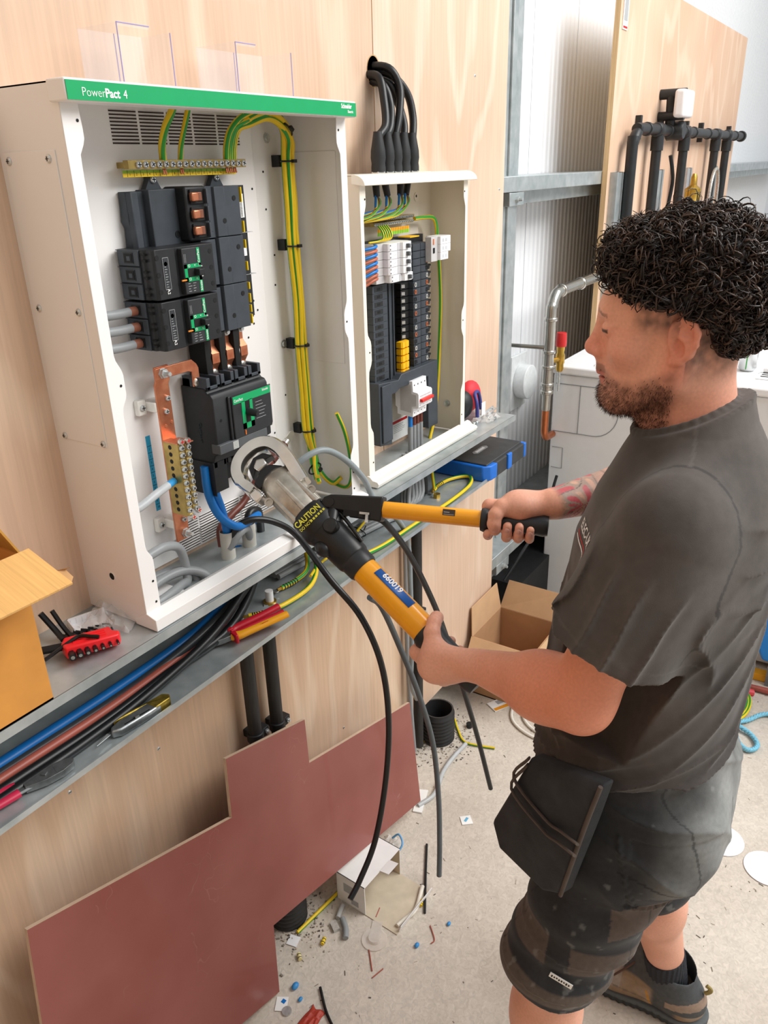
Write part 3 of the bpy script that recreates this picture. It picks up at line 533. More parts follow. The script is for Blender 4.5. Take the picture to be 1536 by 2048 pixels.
for k in range(4):
    xa = x0 + .002 + k * .038
    for (za, zb, yy) in ((1.494, 1.516, -.093), (1.340, 1.356, -.088)):
        c = MB(); c.box(xa, xa + .009, yy, -.03, za, zb); c.box(xa + .026, xa + .0345, yy, -.03, za, zb); c.box(xa, xa + .0345, -.05, -.03, za, zb - .004); c.box(xa, xa + .0345, yy, yy + .004, za if za > 1.4 else zb - .006, za + .006 if za > 1.4 else zb); o = c.build('terminal_shroud', grey_pl if za > 1.4 else black_pl, mi, bev=.0008)
c = MB(); c.box(x0 - .003, x0 + .035, -.088, -.028, 1.29, 1.352); c.box(x0 - .004, x0 - .003, -.092, -.028, 1.285, 1.352); c.build('terminal_shield', black_pl, mi, bev=.001)
c = MB(); c.box(x0 + .036, x1 - .01, -.07, -.03, 1.30, 1.345); c.build('terminal_base', dark_pl, mi)
y = yf - .0086; g = MB(); xa, xb = x0 + .044, x1 - .003
def gq(a, c_, d, e_): g.box(a, c_, y, y + .0012, d, e_)
gq(xa, xb, 1.459, 1.4735); gq(x0 + .066, x0 + .0755, 1.405, 1.46); gq(x0 + .0865, x0 + .0965, 1.428, 1.46); gq(x0 + .066, x0 + .0985, 1.405, 1.4165); gq(x0 + .0885, x0 + .0985, 1.405, 1.438)
gf = g.build('green_frame', green_b, mf)
text('ComPact', .0078, gf, (xa + .002, y, 1.4625), XD, ZD, white_ink, sx=.85); text('Schneider', .0066, gf, (xb - .024, y, 1.467), XD, ZD, white_ink, sx=.7)
h_ = MB(); h_.box(x0 + .0755, x0 + .0885, y - .0002, y + .001, 1.4165, 1.459, 1); h_.tube([(x0 + .082, y, 1.437), (x0 + .083, y - .012, 1.436), (x0 + .085, y - .022, 1.435)], [.0075, .0072, .006], 12, m=0); h_.build('toggle', [black_pl, dark_pl], mf)
q = MB()
for k in range(6): q.box(x0 + .105, x0 + .105 + random.uniform(.018, .034), y - .0003 + .0008, y + .0008, 1.449 - k * .0065, 1.4498 - k * .0065)
q.build('print', grey_ink, mf, sm=0)
q = MB(); q.box(x0 + .069, x0 + .0715, y - .001, y + .001, 1.394, 1.403); q.build('orange_tab', mat('orange_tab2', 'd9742a', .5), mf)
q = MB(); q.box(x0 + .034, x0 + .049, -.1125, -.112, 1.3735, 1.389); q.build('blank_label', MATS['label_grey'], mi)
q = MB(); q.lathe([(0, .0005), (.003, .0005), (.003, 0)], (x0 + .016, yf, 1.435), (0, -1, 0), 12); q.build('screw_well', dark_pl, mi)
text('Compact', .011, mi, (x0 - .0006, -.062, 1.43), (0, 0, -1), (0, -1, 0), mat('faint_blue', '1c3038', .5), 'side_print')
# ================================================================ small cream distribution board
SX0, SX1, SZ0, SZ1, SF = 1.478, 1.976, 1.1425, 1.85, -.118
sb = thing('distribution_board', (1.727, -.055, SZ0), 'small open cream distribution board with curved top cap, right of the large enclosure', 'enclosure')
b = MB(); b.box(SX0, SX1, -.008, -.004, SZ0 + .03, SZ1); bk = b.build('back_sheet', cream_pc, sb)
b = MB(); b.prism([(SX0 + .05, -.008), (SX0 + .056, -.016), (1.895, -.016), (1.90, -.008)], SZ0 + .035, SZ1 - .004, 'xy'); b.build('mounting_plate', cream_pc, sb)
b = MB(); b.box(SX0, SX0 + .002, SF, 0, SZ0 + .002, SZ1 - .004); b.build('left_side', cream_pc, sb)
b = MB(); b.box(SX1 - .002, SX1, SF, 0, SZ0 + .002, SZ1 - .004); rs = b.build('right_side', cream_pc, sb)
b = MB(); b.box(SX0, SX1, SF, 0, SZ1 - .003, SZ1 - .001); b.build('top_panel', cream_pc, sb)
cap = [(SF + .012, SZ1)] + [(SF + .012 - .034 * math.sin(a), SZ1 - .022 + .022 * math.cos(a)) for a in np.linspace(.05, pi / 2, 9)] + [(SF - .020, SZ1 - .023), (SF + .012, SZ1 - .019)]
b = MB(); b.prism(cap, SX0 - .010, SX1 + .012, 'yz'); b.build('top_cap', cream_cap, sb, bev=.0006)
bot = [(SF + .004, SZ0 + .028), (SF - .004, SZ0 + .026), (SF - .012, SZ0 + .018), (SF - .026, SZ0 + .016), (SF - .030, SZ0 + .010), (SF - .026, SZ0 + .001), (SF + .010, SZ0 + .001), (SF + .010, SZ0 + .015)]
b = MB(); b.prism(bot, SX0 - .004, SX1 + .030, 'yz'); b.build('bottom_rail', cream_cap, sb, bev=.0008)
def sflange(x_out, s, name):
    pr = [(SZ1 - .02, .022), (1.79, .022), (1.785, .021), (1.765, .013), (1.755, .0125), (1.52, .0125), (1.51, .014), (1.495, .024), (1.485, .026), (1.45, .026), (1.44, .023), (1.425, .014), (1.41, .0125), (1.30, .0125), (1.29, .014), (1.275, .023), (1.265, .024), (SZ0 + .02, .024)]
    poly = [(x_out, SZ0 + .01), (x_out, SZ1 - .02)] + [(x_out + s * w, z) for z, w in pr] + [(x_out + s * .024, SZ0 + .01)]
    o = MB().prism(poly, SF - .0015, SF, 'xz').build(name, cream_cap, sb, bev=.0008)
    for z in (1.80, 1.47, 1.20): pin(o, (x_out + s * .018, SF - .0016, z))
sflange(SX0, 1, 'left_flange'); sflange(SX1, -1, 'right_flange')
ws2 = MB(); ws2.lathe([(.011, 0), (.011, .0015), (.007, .0015), (.0065, .006), (0, .0065)], (SX1 - .002, -.062, 1.222), (-1, 0, 0), 16); ws2.build('fixing_bolt', zinc, rs)
ks = MB(); ks.lathe([(.011, 0), (.0112, .0008), (0, .0009)], (1.885, -.0165, 1.79), (0, -1, 0), 16); ks.lathe([(.0035, .001), (0, .0012)], (1.884, -.0165, 1.792), (0, -1, 0), 10, 1); ks.build('keyhole', [cream_pc, dark_pl], bk)
# red-topped label on back
lb = MB(); lb.box(1.742, 1.825, -.0168, -.0162, 1.142 + .02, 1.222, 0); lb.box(1.744, 1.823, -.0172, -.0168, 1.211, 1.2185, 1)
for k in range(5): lb.box(1.750, 1.750 + random.uniform(.04, .065), -.0171, -.0168, 1.204 - k * .005, 1.2055 - k * .005, 2)
tag(lb.build('warning_label', [paper_w, red_ink, grey_ink], sm=0), 'white instruction label with red heading inside the small distribution board', 'label')
# ---- pan and ways
pn = thing('way_pan', (1.73, -.04, 1.36), 'black busbar pan with rows of numbered ways in the small distribution board', 'busbar chassis')
b = MB(); b.box(1.604, 1.888, -.034, -.016, 1.345, 1.70); b.build('base', black_pl, pn)
ns = MB(); ns.box(-.032, .032, -.024, 0, -.0088, .0088, 0); ns.box(-.024, .012, -.0245, -.024, -.006, .006, 2); ns.box(-.012, .0, -.0249, -.0245, -.003, .003, 1)
nst = Rep(ns, 'neutral_terminal', [grey_pl, dark_pl, black_pl])
for k in range(13): nst(pn, (1.638, -.034, 1.592 - k * .0182))
b = MB(); b.box(1.672, 1.703, -.056, -.034, 1.352, 1.61); b.box(1.676, 1.68, -.060, -.056, 1.352, 1.61); b.box(1.695, 1.699, -.060, -.056, 1.352, 1.61); b.build('rail', grey_pl, pn, bev=.0008)
wy = MB(); wy.box(0, .037, -.03, 0, -.0086, .0086, 0); wy.prism([(0, -.03), (.037, -.03), (.03, -.033), (.006, -.033)], -.0082, .0082, 'xy', 0)
way = Rep(wy, 'way_cover', [grey_pl])
tm_ = [MB() for _ in range(3)]
for i, t_ in enumerate(tm_):
    for (a, c, d, e_) in ((0, .0015, -.005, .005), (.0065, .008, -.005, .005), (0, .008, -.005, -.0036), (0, .008, .0036, .005)): t_.box(a, c, -.0012, 0, d, e_)
org = mat('orange_mark', 'd9743c', .5); wht = mat('white_mark', 'dcdcd8', .5)
marks = [Rep(tm_[0], 'way_mark', org), Rep(tm_[1], 'way_mark', black_pl), Rep(tm_[2], 'way_mark', wht)]
for k in range(18):
    z = 1.674 - k * .0182
    for c in range(2):
        w = way(pn, (1.786 + c * .0385, -.034, z))
        if not (c == 0 and k < 5): marks[(k + c) % 3](w, (1.788 + c * .058, -.0672, z))
    cm = MB(); cm.box(1.864, 1.874, -.062, -.034, z - .006, z + .006); cm.box(1.874, 1.886, -.056, -.034, z - .004, z + .0015); cm.box(1.878, 1.884, -.060, -.05, z + .001, z + .006); cm.build('clip', black_pl, pn)
    if 5 <= k < 13:
        sbm = MB(); sbm.box(1.744, 1.783, -.052, -.034, z - .008, z + .008, 0); sbm.prism([(1.748, -.052), (1.756, -.057), (1.762, -.052)], z - .004, z + .004, 'xy', 1); sbm.build('stab', [dark_pl, lug_tin], pn)
yb = MB(); yb.prism([(0, 0), (0, -.014), (.004, -.018), (.014, -.018), (.016, -.0165), (.036, -.0165), (.042, -.008), (.042, 0)], -.0082, .0066, 'xy'); yb.box(.016, .0168, -.0172, -.0165, -.008, .0066); yb.box(.021, .0218, -.0172, -.0165, -.008, .0066)
yr = Rep(yb, 'yellow_blank', mat('yellow_plastic', 'f2b705', .42))
for k in range(5): yr(pn, (1.721, -.05, 1.440 - k * .0182))
b = MB(); b.prism([(1.592, 1.368), (1.685, 1.358), (1.70, 1.37), (1.89, 1.37), (1.892, 1.185), (1.838, 1.185), (1.838, 1.335), (1.69, 1.335), (1.67, 1.328), (1.648, 1.328), (1.648, 1.195), (1.592, 1.205)], -.078, -.018, 'xz'); b.box(1.60, 1.645, -.083, -.078, 1.21, 1.36); b.build('end_bracket', grey_pl, pn, bev=.0015)
# ---- white miniature breakers
def mcb(z, x0, label):
    t = thing('miniature_breaker', (x0 + .07, -.035, z - .0088), label, 'breaker', 'white miniature breakers')
    m = MB(); m.prism([(x0, -.035), (x0, -.070), (x0 + .036, -.072), (x0 + .036, -.035)], z - .0087, z + .0087, 'xy'); m.build('terminal_end', mat('mcb_grey', 'c8c6c6', .45), t, bev=.0006)
    m = MB(); m.prism([(x0 + .036, -.035), (x0 + .036, -.085), (x0 + .040, -.089), (x0 + .085, -.089), (x0 + .088, -.096), (x0 + .098, -.098), (x0 + .118, -.098), (x0 + .132, -.092), (x0 + .143, -.075), (x0 + .143, -.035)], z - .0087, z + .0087, 'xy'); bd = m.build('body', white_pl, t, bev=.0006)
    m = MB(); m.box(x0 + .072, x0 + .085, -.0895, -.089, z - .0082, z + .0082); m.build('grey_window', mat('mcb_window', 'c3c3c6', .3), bd)
    m = MB(); m.prism([(x0 + .098, -.098), (x0 + .100, -.106), (x0 + .106, -.107), (x0 + .109, -.098)], z - .005, z + .005, 'xy'); m.build('toggle', mat('mcb_toggle', '5b5e62', .45), bd, bev=.0008)
    for dz in (-.0045, .0045):
        m = MB(); m.lathe([(0, .0004), (.0022, .0004), (.0022, 0)], (x0 + .0425, -.089, z + dz), (0, -1, 0), 8); m.build('screw', mat('mcb_screw', '7b7d80', .5, .5), bd)
    q = MB()
    for k in range(3): q.box(x0 + .050 + k * .006, x0 + .054 + k * .006, -.0893, -.089, z - .004 + k * .002, z - .0035 + k * .002)
    q.box(x0 + .112, x0 + .124, -.0985, -.0975, z - .003, z - .0024); q.build('print', grey_ink, bd, sm=0)
for k in range(5):
    mcb(1.6875 - k * .0182, 1.600 if k < 4 else 1.606, ('topmost', 'second', 'third', 'fourth', 'lowest, shorter')[k] + ' white miniature breaker in the stack, counted from the top')
for k in range(9):
    z = 1.695 - k * .0091; blue = k % 2 == 0 and k < 8
    pts = [(1.608, -.066, z), (1.595, -.080, z - .0005), (1.575, -.082, z - .003), (1.55, -.07, z - .006 - .001 * k), (1.52, -.05, z - .012)]
    tag(MB().tube(pts, .0037, 8, sm=5).build('final_circuit_wire', wire_blue if blue else mat('wire_terracotta', 'b5644a', .4), sm=60), ('first second third fourth fifth sixth seventh eighth ninth'.split()[k]) + (' wire, blue,' if blue else ' wire, brown,') + ' from top entering the white miniature breakers', 'wire', 'wires into the miniature breakers')
# ---- surge device block at right
sp = thing('surge_protector', (1.86, -.06, 1.632), 'white blocky surge protector on the upper right of the busbar pan', 'device')
m = MB(); m.prism([(1.845, -.066), (1.845, -.084), (1.876, -.086), (1.876, -.066)], 1.634, 1.695, 'xy'); m.build('grey_end', MATS['mcb_grey'], sp, bev=.0008)
for k in range(3):
    m = MB(); z = 1.685 - k * .0197; m.prism([(1.876, -.05), (1.876, -.094), (1.93 if k < 2 else 1.918, -.094), (1.936 if k < 2 else 1.922, -.085), (1.936 if k < 2 else 1.922, -.05)], z - .0096, z + .0096, 'xy'); bd = m.build('module', white_pl, sp, bev=.0006)
    for xx in (1.887, 1.903): m = MB(); m.box(xx, xx + .008, -.0945, -.094, z - .004, z + .004); m.build('grey_mark', mat('pale_grey', 'c9ccd0', .5), bd)
m = MB(); m.box(1.853, 1.858, -.0856, -.08, 1.676, 1.690, 0); m.box(1.853, 1.861, -.0860, -.08, 1.655, 1.668, 1); m.build('status_window', [org, dark_pl], sp)
# ---- isolator
iso = thing('main_switch', (1.77, -.06, 1.245), 'white four-pole main switch with red toggle at the bottom of the small board', 'switch')
prf = [(-.040, 1.250), (-.040, 1.268), (-.034, 1.272), (-.034, 1.32), (-.040, 1.324), (-.040, 1.342), (-.088, 1.344), (-.090, 1.316), (-.104, 1.314), (-.107, 1.310), (-.107, 1.276), (-.104, 1.272), (-.090, 1.270), (-.088, 1.246)]
for k in range(4):
    xa = 1.736 + k * .018; m = MB(); m.prism(prf, xa + .0001, xa + .0178, 'yz'); po = m.build('pole', white_pl, iso, bev=.0006)
    for z, yy in ((1.332, -.0892), (1.257, -.0886)): m = MB(); m.lathe([(0, .0004), (.0024, .0004), (.0024, 0)], (xa + .009, yy, z), (0, -1, 0), 10); m.build('terminal_screw', mat('iso_screw', '5a5a5c', .5, .4), po)
    m = MB(); m.box(xa + .004, xa + .013, -.1076, -.107, 1.279, 1.2805); m.build('print', grey_ink, po)
m = MB(); m.box(1.742, 1.803, -.116, -.106, 1.289, 1.297); m.build('red_toggle', mat('red_toggle', 'd8322b', .4), iso, bev=.0012)
m = MB(); m.box(1.744, 1.800, -.1075, -.107, 1.303, 1.3045); m.build('print', grey_ink, iso)
m = MB(); m.prism([(-.05, 1.262), (-.05, 1.332), (-.084, 1.334), (-.086, 1.31), (-.10, 1.308), (-.10, 1.278), (-.086, 1.275), (-.084, 1.258)], 1.7352, 1.736, 'yz'); m.build('side_plate', MATS['mcb_grey'], iso)
for k in range(4):
    x = 1.745 + k * .018; cb = MB(); cb.tube([(x, -.075, 1.252), (x, -.075, 1.215)], .0062, 10, m=1); cb.tube([(x, -.075, 1.216), (x - .002, -.076, 1.17), (x - .004, -.078, 1.12), (x - .006, -.08, 1.06), (x - .03, -.095, 1.01), (x - .08, -.085, .999), (x - .2, -.065 + .012 * k, .998), (1.34, -.03 - .014 * (k % 2), .998 + .013 * (k // 2))], .0068, 10, sm=4, m=0)
    tag(cb.build('grey_tail', [wire_grey, wire_blue if k == 0 else wire_brown], sm=60), ('blue-sleeved grey tail leftmost under the white main switch', 'brown-sleeved grey tail second from left under the main switch', 'brown-sleeved grey tail third from left under the main switch', 'brown-sleeved grey tail rightmost under the main switch')[k], 'cable', 'grey tails of the main switch')
# ---- earth bar of small board
eb = thing('earth_bar', (1.75, -.05, 1.71), 'double row earth bar with small screws in the small distribution board', 'terminal bar')
S3 = Rep(screwhead(.0036, .004), 'terminal_screw', [zinc, dark_pl])
for r, (xa, xb, z, y) in enumerate(((1.665, 1.835, 1.7475, -.040), (1.635, 1.815, 1.7375, -.048))):
    m = MB(); m.box(xa, xb, y, -.022, z - .004, z + .004); o = m.build('bar', brass, eb)
    for k in range(int((xb - xa) / .0085)): S3(o, (xa + .005 + k * .0085, y, z), (0, k * .7 % 3, 0))
m = MB(); m.box(1.655, 1.80, -.0455, -.045, 1.7185, 1.7265, 0); m.box(1.655, 1.80, -.0455, -.045, 1.7105, 1.7185, 1)
for k in range(17): m.box(1.66 + k * .0082, 1.6606 + k * .0082, -.0458, -.0455, 1.711, 1.7262, 2)
m.build('number_strip', [mat('strip_orange', 'f0a818', .5), mat('strip_lime', '8ecb3a', .5), black_ink], eb, sm=0)
gy('earth_cable', [(1.832, -.042, 1.74), (1.87, -.045, 1.741), (1.915, -.048, 1.738), (1.930, -.05, 1.72), (1.936, -.05, 1.69), (1.945, -.05, 1.63), (1.955, -.05, 1.52), (1.950, -.05, 1.40), (1.938, -.05, 1.27), (1.905, -.055, 1.18), (1.875, -.06, 1.13), (1.86, -.075, 1.06), (1.85, -.09, 1.0)], .0052, 'long green-yellow earth wire down the right of the small distribution board', 'earth wires')
# incoming bunch at the top: black cables, cores, loops
for k, (xa, xb) in enumerate(((1.628, 1.628), (1.668, 1.674), (1.735, 1.73), (1.768, 1.757))):
    tag(MB().tube([(xa, -.062, 1.848), (xa, -.062, 1.825), (xb, -.064, 1.80)], [.0085, .0085, .0075], 12, sm=4).build('cable_end', wire_black, sm=60), ('leftmost', 'second', 'third', 'rightmost')[k] + ' black cable end inside the top of the small board', 'cable', 'black cable ends inside the small board')
    for j in range(4):
        c_ = [wire_blue, None, wire_brown, None][j]; pts = [(xb + (j - 1.5) * .003, -.064 + .003 * (j % 2), 1.803), (xb + (j - 1.5) * .006, -.066, 1.785), (xb - .015 - .008 * j, -.066 - .002 * j, 1.770 - .003 * j), (xb - .06 - .01 * j, -.062 - .002 * k, 1.764 - .004 * j), (1.60 - .01 * j, -.058, 1.760 - .004 * j), (1.54, -.05, 1.758 - .003 * j)]
        lab = '%s core fanning out of the %s black cable in the small board' % (('blue', 'green-yellow', 'brown', 'second green-yellow')[j], ('leftmost', 'second', 'third', 'rightmost')[k])
        if c_: tag(MB().tube(pts, .0032, 8, sm=4).build('cable_core', c_, sm=60), lab, 'wire', 'cores in the top of the small board')
        else: gy('cable_core', pts, .0032, lab, 'cores in the top of the small board', 4, cat='wire')
for k in range(5):
    x = 1.650 + k * .009
    gy('earth_pigtail', [(x, -.05, 1.735), (x, -.062, 1.722), (x - .002, -.066, 1.708), (x - .012, -.06, 1.702), (x - .04, -.05, 1.700)], .0026, ('first second third fourth fifth'.split()[k]) + ' little earth wire from the left under the double earth bar', 'little earth wires of the small board', 5, cat='wire')
m = MB(); m.prism([(-.075, 1.7005), (-.075, 1.703), (-.04, 1.7035), (-.04, 1.701)], 1.755, 1.80, 'yz'); tag(m.build('yellow_flag', MATS['yellow_plastic']), 'small yellow tab on top of the white miniature breakers', 'tab')
# ---- black armoured cables and shrouds on top
hb_ = Vector((hole_c[0], 0, hole_c[1]))
cab = [([(1.705, .02, 2.060), (1.700, -.03, 2.050), (1.690, -.05, 2.00), (1.672, -.064, 1.95), (1.640, -.068, 1.905)], 1.632),
       ([(1.712, .02, 2.050), (1.716, -.03, 2.036), (1.716, -.05, 1.995), (1.690, -.066, 1.95), (1.672, -.068, 1.905)], 1.670),
       ([(1.722, .02, 2.078), (1.735, -.035, 2.070), (1.748, -.056, 2.03), (1.728, -.066, 1.97), (1.708, -.068, 1.905)], 1.705),
       ([(1.733, .02, 2.055), (1.742, -.03, 2.040), (1.752, -.048, 2.00), (1.755, -.062, 1.955), (1.748, -.068, 1.905)], 1.742),
       ([(1.740, .02, 2.068), (1.76, -.03, 2.055), (1.795, -.048, 2.02), (1.800, -.06, 1.97), (1.788, -.068, 1.905)], 1.781)]
for k, (pts, gx) in enumerate(cab):
    t = thing('armoured_cable', (gx, -.068, SZ1), ('leftmost', 'second', 'third', 'fourth', 'rightmost')[k] + ' black cable with rubber shroud on top of the small board', 'cable', 'black cables above the small board')
    pts = pts[:-1] + [((pts[-1][0] + gx) / 2, -.068, 1.925)]
    MB().tube(pts + [(gx, -.068, 1.90)], .0092, 14, sm=6).build('sheath', wire_black, t, sm=60)
    MB().lathe([(.0095, .084), (.0105, .078), (.013, .064), (.0165, .045), (.0172, .030), (.0155, .018), (.0165, .010), (.0165, .0), (0, 0)], (gx, -.068, SZ1 + .002), (0, 0, 1), 20).build('shroud', mat('shroud_rubber', '26282a', .6, var=.1), t, sm=60)
    MB().lathe([(0, 0), (.0175, 0), (.0175, .004), (.0, .004)], (gx, -.068, SZ1 - .001), (0, 0, 1), 6).build('gland_nut', zinc, t)
# ================================================================ cable trunking and what lies in it
TZ1, TZ0 = 1.1415, .988
tr = thing('cable_trunking', (.9, -.09, TZ0 - .003), 'long galvanised trunking with open front under both enclosures', 'trunking')
m = MB(); m.box(-.7, 2.205, -.1805, 0, TZ1 - .0015, TZ1); m.box(-.7, 2.205, -.1815, -.1795, TZ1 - .017, TZ1); m.prism([(-.1815, TZ1 - .017), (-.1795, TZ1 - .017), (-.170, TZ1 - .014), (-.170, TZ1 - .016)], -.7, 2.205, 'yz'); m.build('top_plate', galv, tr)
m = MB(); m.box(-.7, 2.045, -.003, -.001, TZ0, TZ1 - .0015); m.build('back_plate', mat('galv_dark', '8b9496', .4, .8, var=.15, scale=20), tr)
m = MB(); m.box(-.7, 2.045, -.184, -.001, TZ0 - .003, TZ0); m.box(-.7, 2.045, -.186, -.183, TZ0 - .003, TZ0 + .008); m.build('bottom_plate', galv, tr)
def cable(name, pts, r, m, label, group=None, sm=6, n=12, cat='cable'): return tag(MB().tube(pts, r, n, sm=sm).build(name, m, sm=60), label, cat, group)
zc = TZ0
TG = 'heavy cables lying in the trunking'
cable('heavy_cable', [(.25, -.068, zc + .014), (.49, -.068, zc + .014), (.72, -.068, zc + .014), (.93, -.058, zc + .018), (1.05, -.045, zc + .05), (1.075, -.04, zc + .10), (1.06, -.07, zc + .15)], .0105, wire_blue, 'thick blue cable lying at the back of the open trunking', TG)
cable('heavy_cable', [(.25, -.098, zc + .012), (.468, -.098, zc + .012), (.69, -.10, zc + .012), (.92, -.08, zc + .014), (1.10, -.05, zc + .05), (1.20, -.05, zc + .10), (1.22, -.06, zc + .14)], .0085, wire_pink, 'red-brown cable lying in front of the blue one in the trunking', TG)
cable('heavy_cable', [(.25, -.078, zc + .007), (.50, -.08, zc + .007), (.75, -.083, zc + .008), (.93, -.084, zc + .028), (1.06, -.07, zc + .06), (1.10, -.06, zc + .13)], .0095, mat('wire_charcoal', '3a3d40', .35), 'charcoal cable crossing over the red-brown one in the trunking', TG)
cable('heavy_cable', [(.25, -.115, zc + .009), (.46, -.117, zc + .009), (.64, -.120, zc + .009), (.80, -.112, zc + .012), (.97, -.11, zc + .02), (1.10, -.07, zc + .07), (1.12, -.06, zc + .14)], .0092, wire_black, 'front black cable lying in the trunking', TG)
cable('heavy_cable', [(.25, -.134, zc + .009), (.46, -.136, zc + .009), (.60, -.136, zc + .009), (.74, -.128, zc + .012), (.90, -.118, zc + .032), (1.02, -.09, zc + .055), (1.10, -.075, zc + .09), (1.13, -.07, zc + .15)], .009, wire_black, 'black cable rising out of the trunking behind the pliers', TG)
for k in range(3):
    cable('grey_cable', [(1.20, -.02 - .012 * k, zc + .012), (1.36, -.03 - .015 * k, zc + .012), (1.48, -.048 - .015 * k, zc + .012), (1.60, -.07 - .013 * k, zc + .012), (1.66, -.09 - .01 * k, zc + .012), (1.70, -.075 - .01 * k, zc + .06), (1.71 + .02 * k, -.075, zc + .16)], .0068, wire_grey, ('rear', 'middle', 'front')[k] + ' grey cable tied along the trunking under the small board', 'grey cables in the trunking')
tt = MB(); tt.tube([(1.49 + .002 * math.sin(a * 2), -.062 + .03 * math.cos(a), zc + .013 + .012 * math.sin(a)) for a in np.linspace(0, 2 * pi, 17)], .0017, 6); tt.tube([(1.492, -.085, zc + .022), (1.495, -.09, zc + .034)], .0016, 6); tag(tt.build('cable_tie', tie_m), 'black cable tie around the grey cables in the trunking', 'cable tie')
def bellgland(p, d, label):
    pass
def ringed(pts, r, label, i0):
    """earth cable ending in a ring terminal, the last stretch wound with black tape bands"""
    P = smooth_pts(pts, 6); o = gy('earth_cable', pts, r, label, 'earth wires')
    for k in range(6):
        q = P[i0 - k]; t = (P[i0 - k] - P[i0 - k - 1]).normalized(); MB().cyl(q - t * .0012, q + t * .0012, r * 1.12, n=10).build('tape_band', tie_m, o)
    e = P[-1]; t = (P[-1] - P[-2]).normalized(); MB().cyl(e - t * .002, e + t * .012, .0036, n=10).build('ferrule', brass_y, o)
    MB().lathe([(.0025, 0), (.0068, 0), (.0068, .002), (.0025, .002)], e + t * .016 - Vector((0, 0, .002)), (0, 0, 1), 14).build('ring_tongue', lug_tin, o); return o
ringed([(1.235, -.03, zc + .12), (1.262, -.055, zc + .08), (1.270, -.10, zc + .035), (1.21, -.133, zc + .012), (1.12, -.136, zc + .010), (1.06, -.118, zc + .010), (1.035, -.10, zc + .010)], .0056, 'yellow earth loop by the red pliers with taped end in the trunking', 34)
ringed([(1.28, -.04, zc + .10), (1.285, -.06, zc + .05), (1.255, -.085, zc + .018), (1.21, -.088, zc + .010), (1.165, -.082, zc + .010)], .0056, 'short taped earth lead beside the conduit nut in the trunking', 23)
ringed([(1.30, -.10, zc + .05), (1.36, -.135, zc + .015), (1.45, -.16, zc + .009), (1.62, -.165, zc + .009), (1.78, -.172, zc + .009), (1.92, -.165, zc + .009), (1.985, -.14, zc + .010), (1.985, -.115, zc + .010), (1.94, -.09, zc + .010), (1.885, -.085, zc + .010), (1.845, -.09, zc + .008)], .0056, 'long green-yellow earth loop reaching the blue case in the trunking', 57)
cable('thin_earth_wire', [(1.20, -.14, zc + .04), (1.30, -.09, zc + .014), (1.42, -.085, zc + .02), (1.55, -.06, zc + .03)], .0034, wire_y, 'thin yellow wire across the trunking behind the crimping tool', 'earth wires')
# conduit stub with locknut
m = MB(); m.cyl((1.115, -.09, zc), (1.115, -.09, zc + .03), .009, n=18, m=0); m.lathe([(.015, 0), (.015, .005), (.011, .005)], (1.115, -.09, zc), (0, 0, 1), 18, 1); m.lathe([(.02, 0), (.02, .0025), (.01, .0025)], (1.115, -.09, zc - .0), (0, 0, 1), 4, 2); tag(m.build('conduit_stub', [white_pl, brass_y, zinc]), 'white conduit stub with brass locknut in the trunking floor', 'conduit')
m = MB(); m.cyl((1.82, -.115, zc), (1.82, -.115, zc + .012), .011, n=6); tag(m.build('brass_locknut', brass_y), 'brass locknut beside the grey tails in the trunking', 'nut')
cable('black_flex', [(1.815, -.075, zc + .006), (1.82, -.07, zc + .05), (1.815, -.06, zc + .10), (1.82, -.05, TZ1 - .01)], .012, wire_black, 'short stub of black flexible tube behind the earth loop', None)
# ---------------- grey sleeves and conductors in the large enclosure
for k, (x, y, h) in enumerate(((1.018, -.082, .058), (1.083, -.080, .05))):
    m = MB(); m.tube([(x - .003, y, 1.10), (x - .002, y, 1.13), (x, y, 1.142 + h)], .0145, 16, caps=False, m=0); m.tube([(x, y, 1.142 + h - .004), (x, y, 1.142 + h - .002)], .013, 16, m=1)
    tag(m.build('cable_sleeve', [mat('sleeve_grey', 'c9c6bd', .55), wire_black], sm=60), ('left', 'right')[k] + ' pale grey cut cable sheath standing in the bottom of the large enclosure', 'cable', 'cut cable sheaths')
BG = 'blue conductors of the main breaker'
cable('blue_conductor', [(1.004, -.072, 1.345), (1.004, -.076, 1.30), (1.010, -.084, 1.25), (1.016, -.084, 1.21), (1.017, -.083, 1.175)], .0084, wire_blue, 'straight blue conductor dropping from main breaker into the left sheath', BG)
cable('blue_conductor', [(.992, -.070, 1.345), (.990, -.074, 1.29), (.996, -.09, 1.245), (1.02, -.105, 1.216), (1.05, -.102, 1.207), (1.085, -.094, 1.205), (1.115, -.08, 1.198), (1.13, -.05, 1.17)], .0084, wire_blue, 'looping blue conductor from main breaker running to the right', BG)
cable('brown_conductor', [(1.012, -.07, 1.165), (1.022, -.062, 1.20), (1.07, -.05, 1.21), (1.11, -.047, 1.222), (1.16, -.05, 1.262), (1.215, -.05, 1.29)], .0078, wire_brown, 'brown conductor rising to a tinned lug at the right of the main breaker', None)
lg_ = bpy.data.objects['brown_conductor']
m = MB(); m.cyl((1.205, -.05, 1.285), (1.252, -.05, 1.309), .0098, n=14); m.build('heat_shrink', mat('shrink_brown', '5a2c24', .5), lg_)
m = MB(); m.cyl((1.245, -.05, 1.3055), (1.262, -.05, 1.3145), .0075, n=12); m.prism([(1.258, 1.305), (1.276, 1.312), (1.286, 1.322), (1.284, 1.331), (1.274, 1.332), (1.256, 1.322)], -.052, -.048, 'xz'); m.build('lug', lug_tin, lg_)
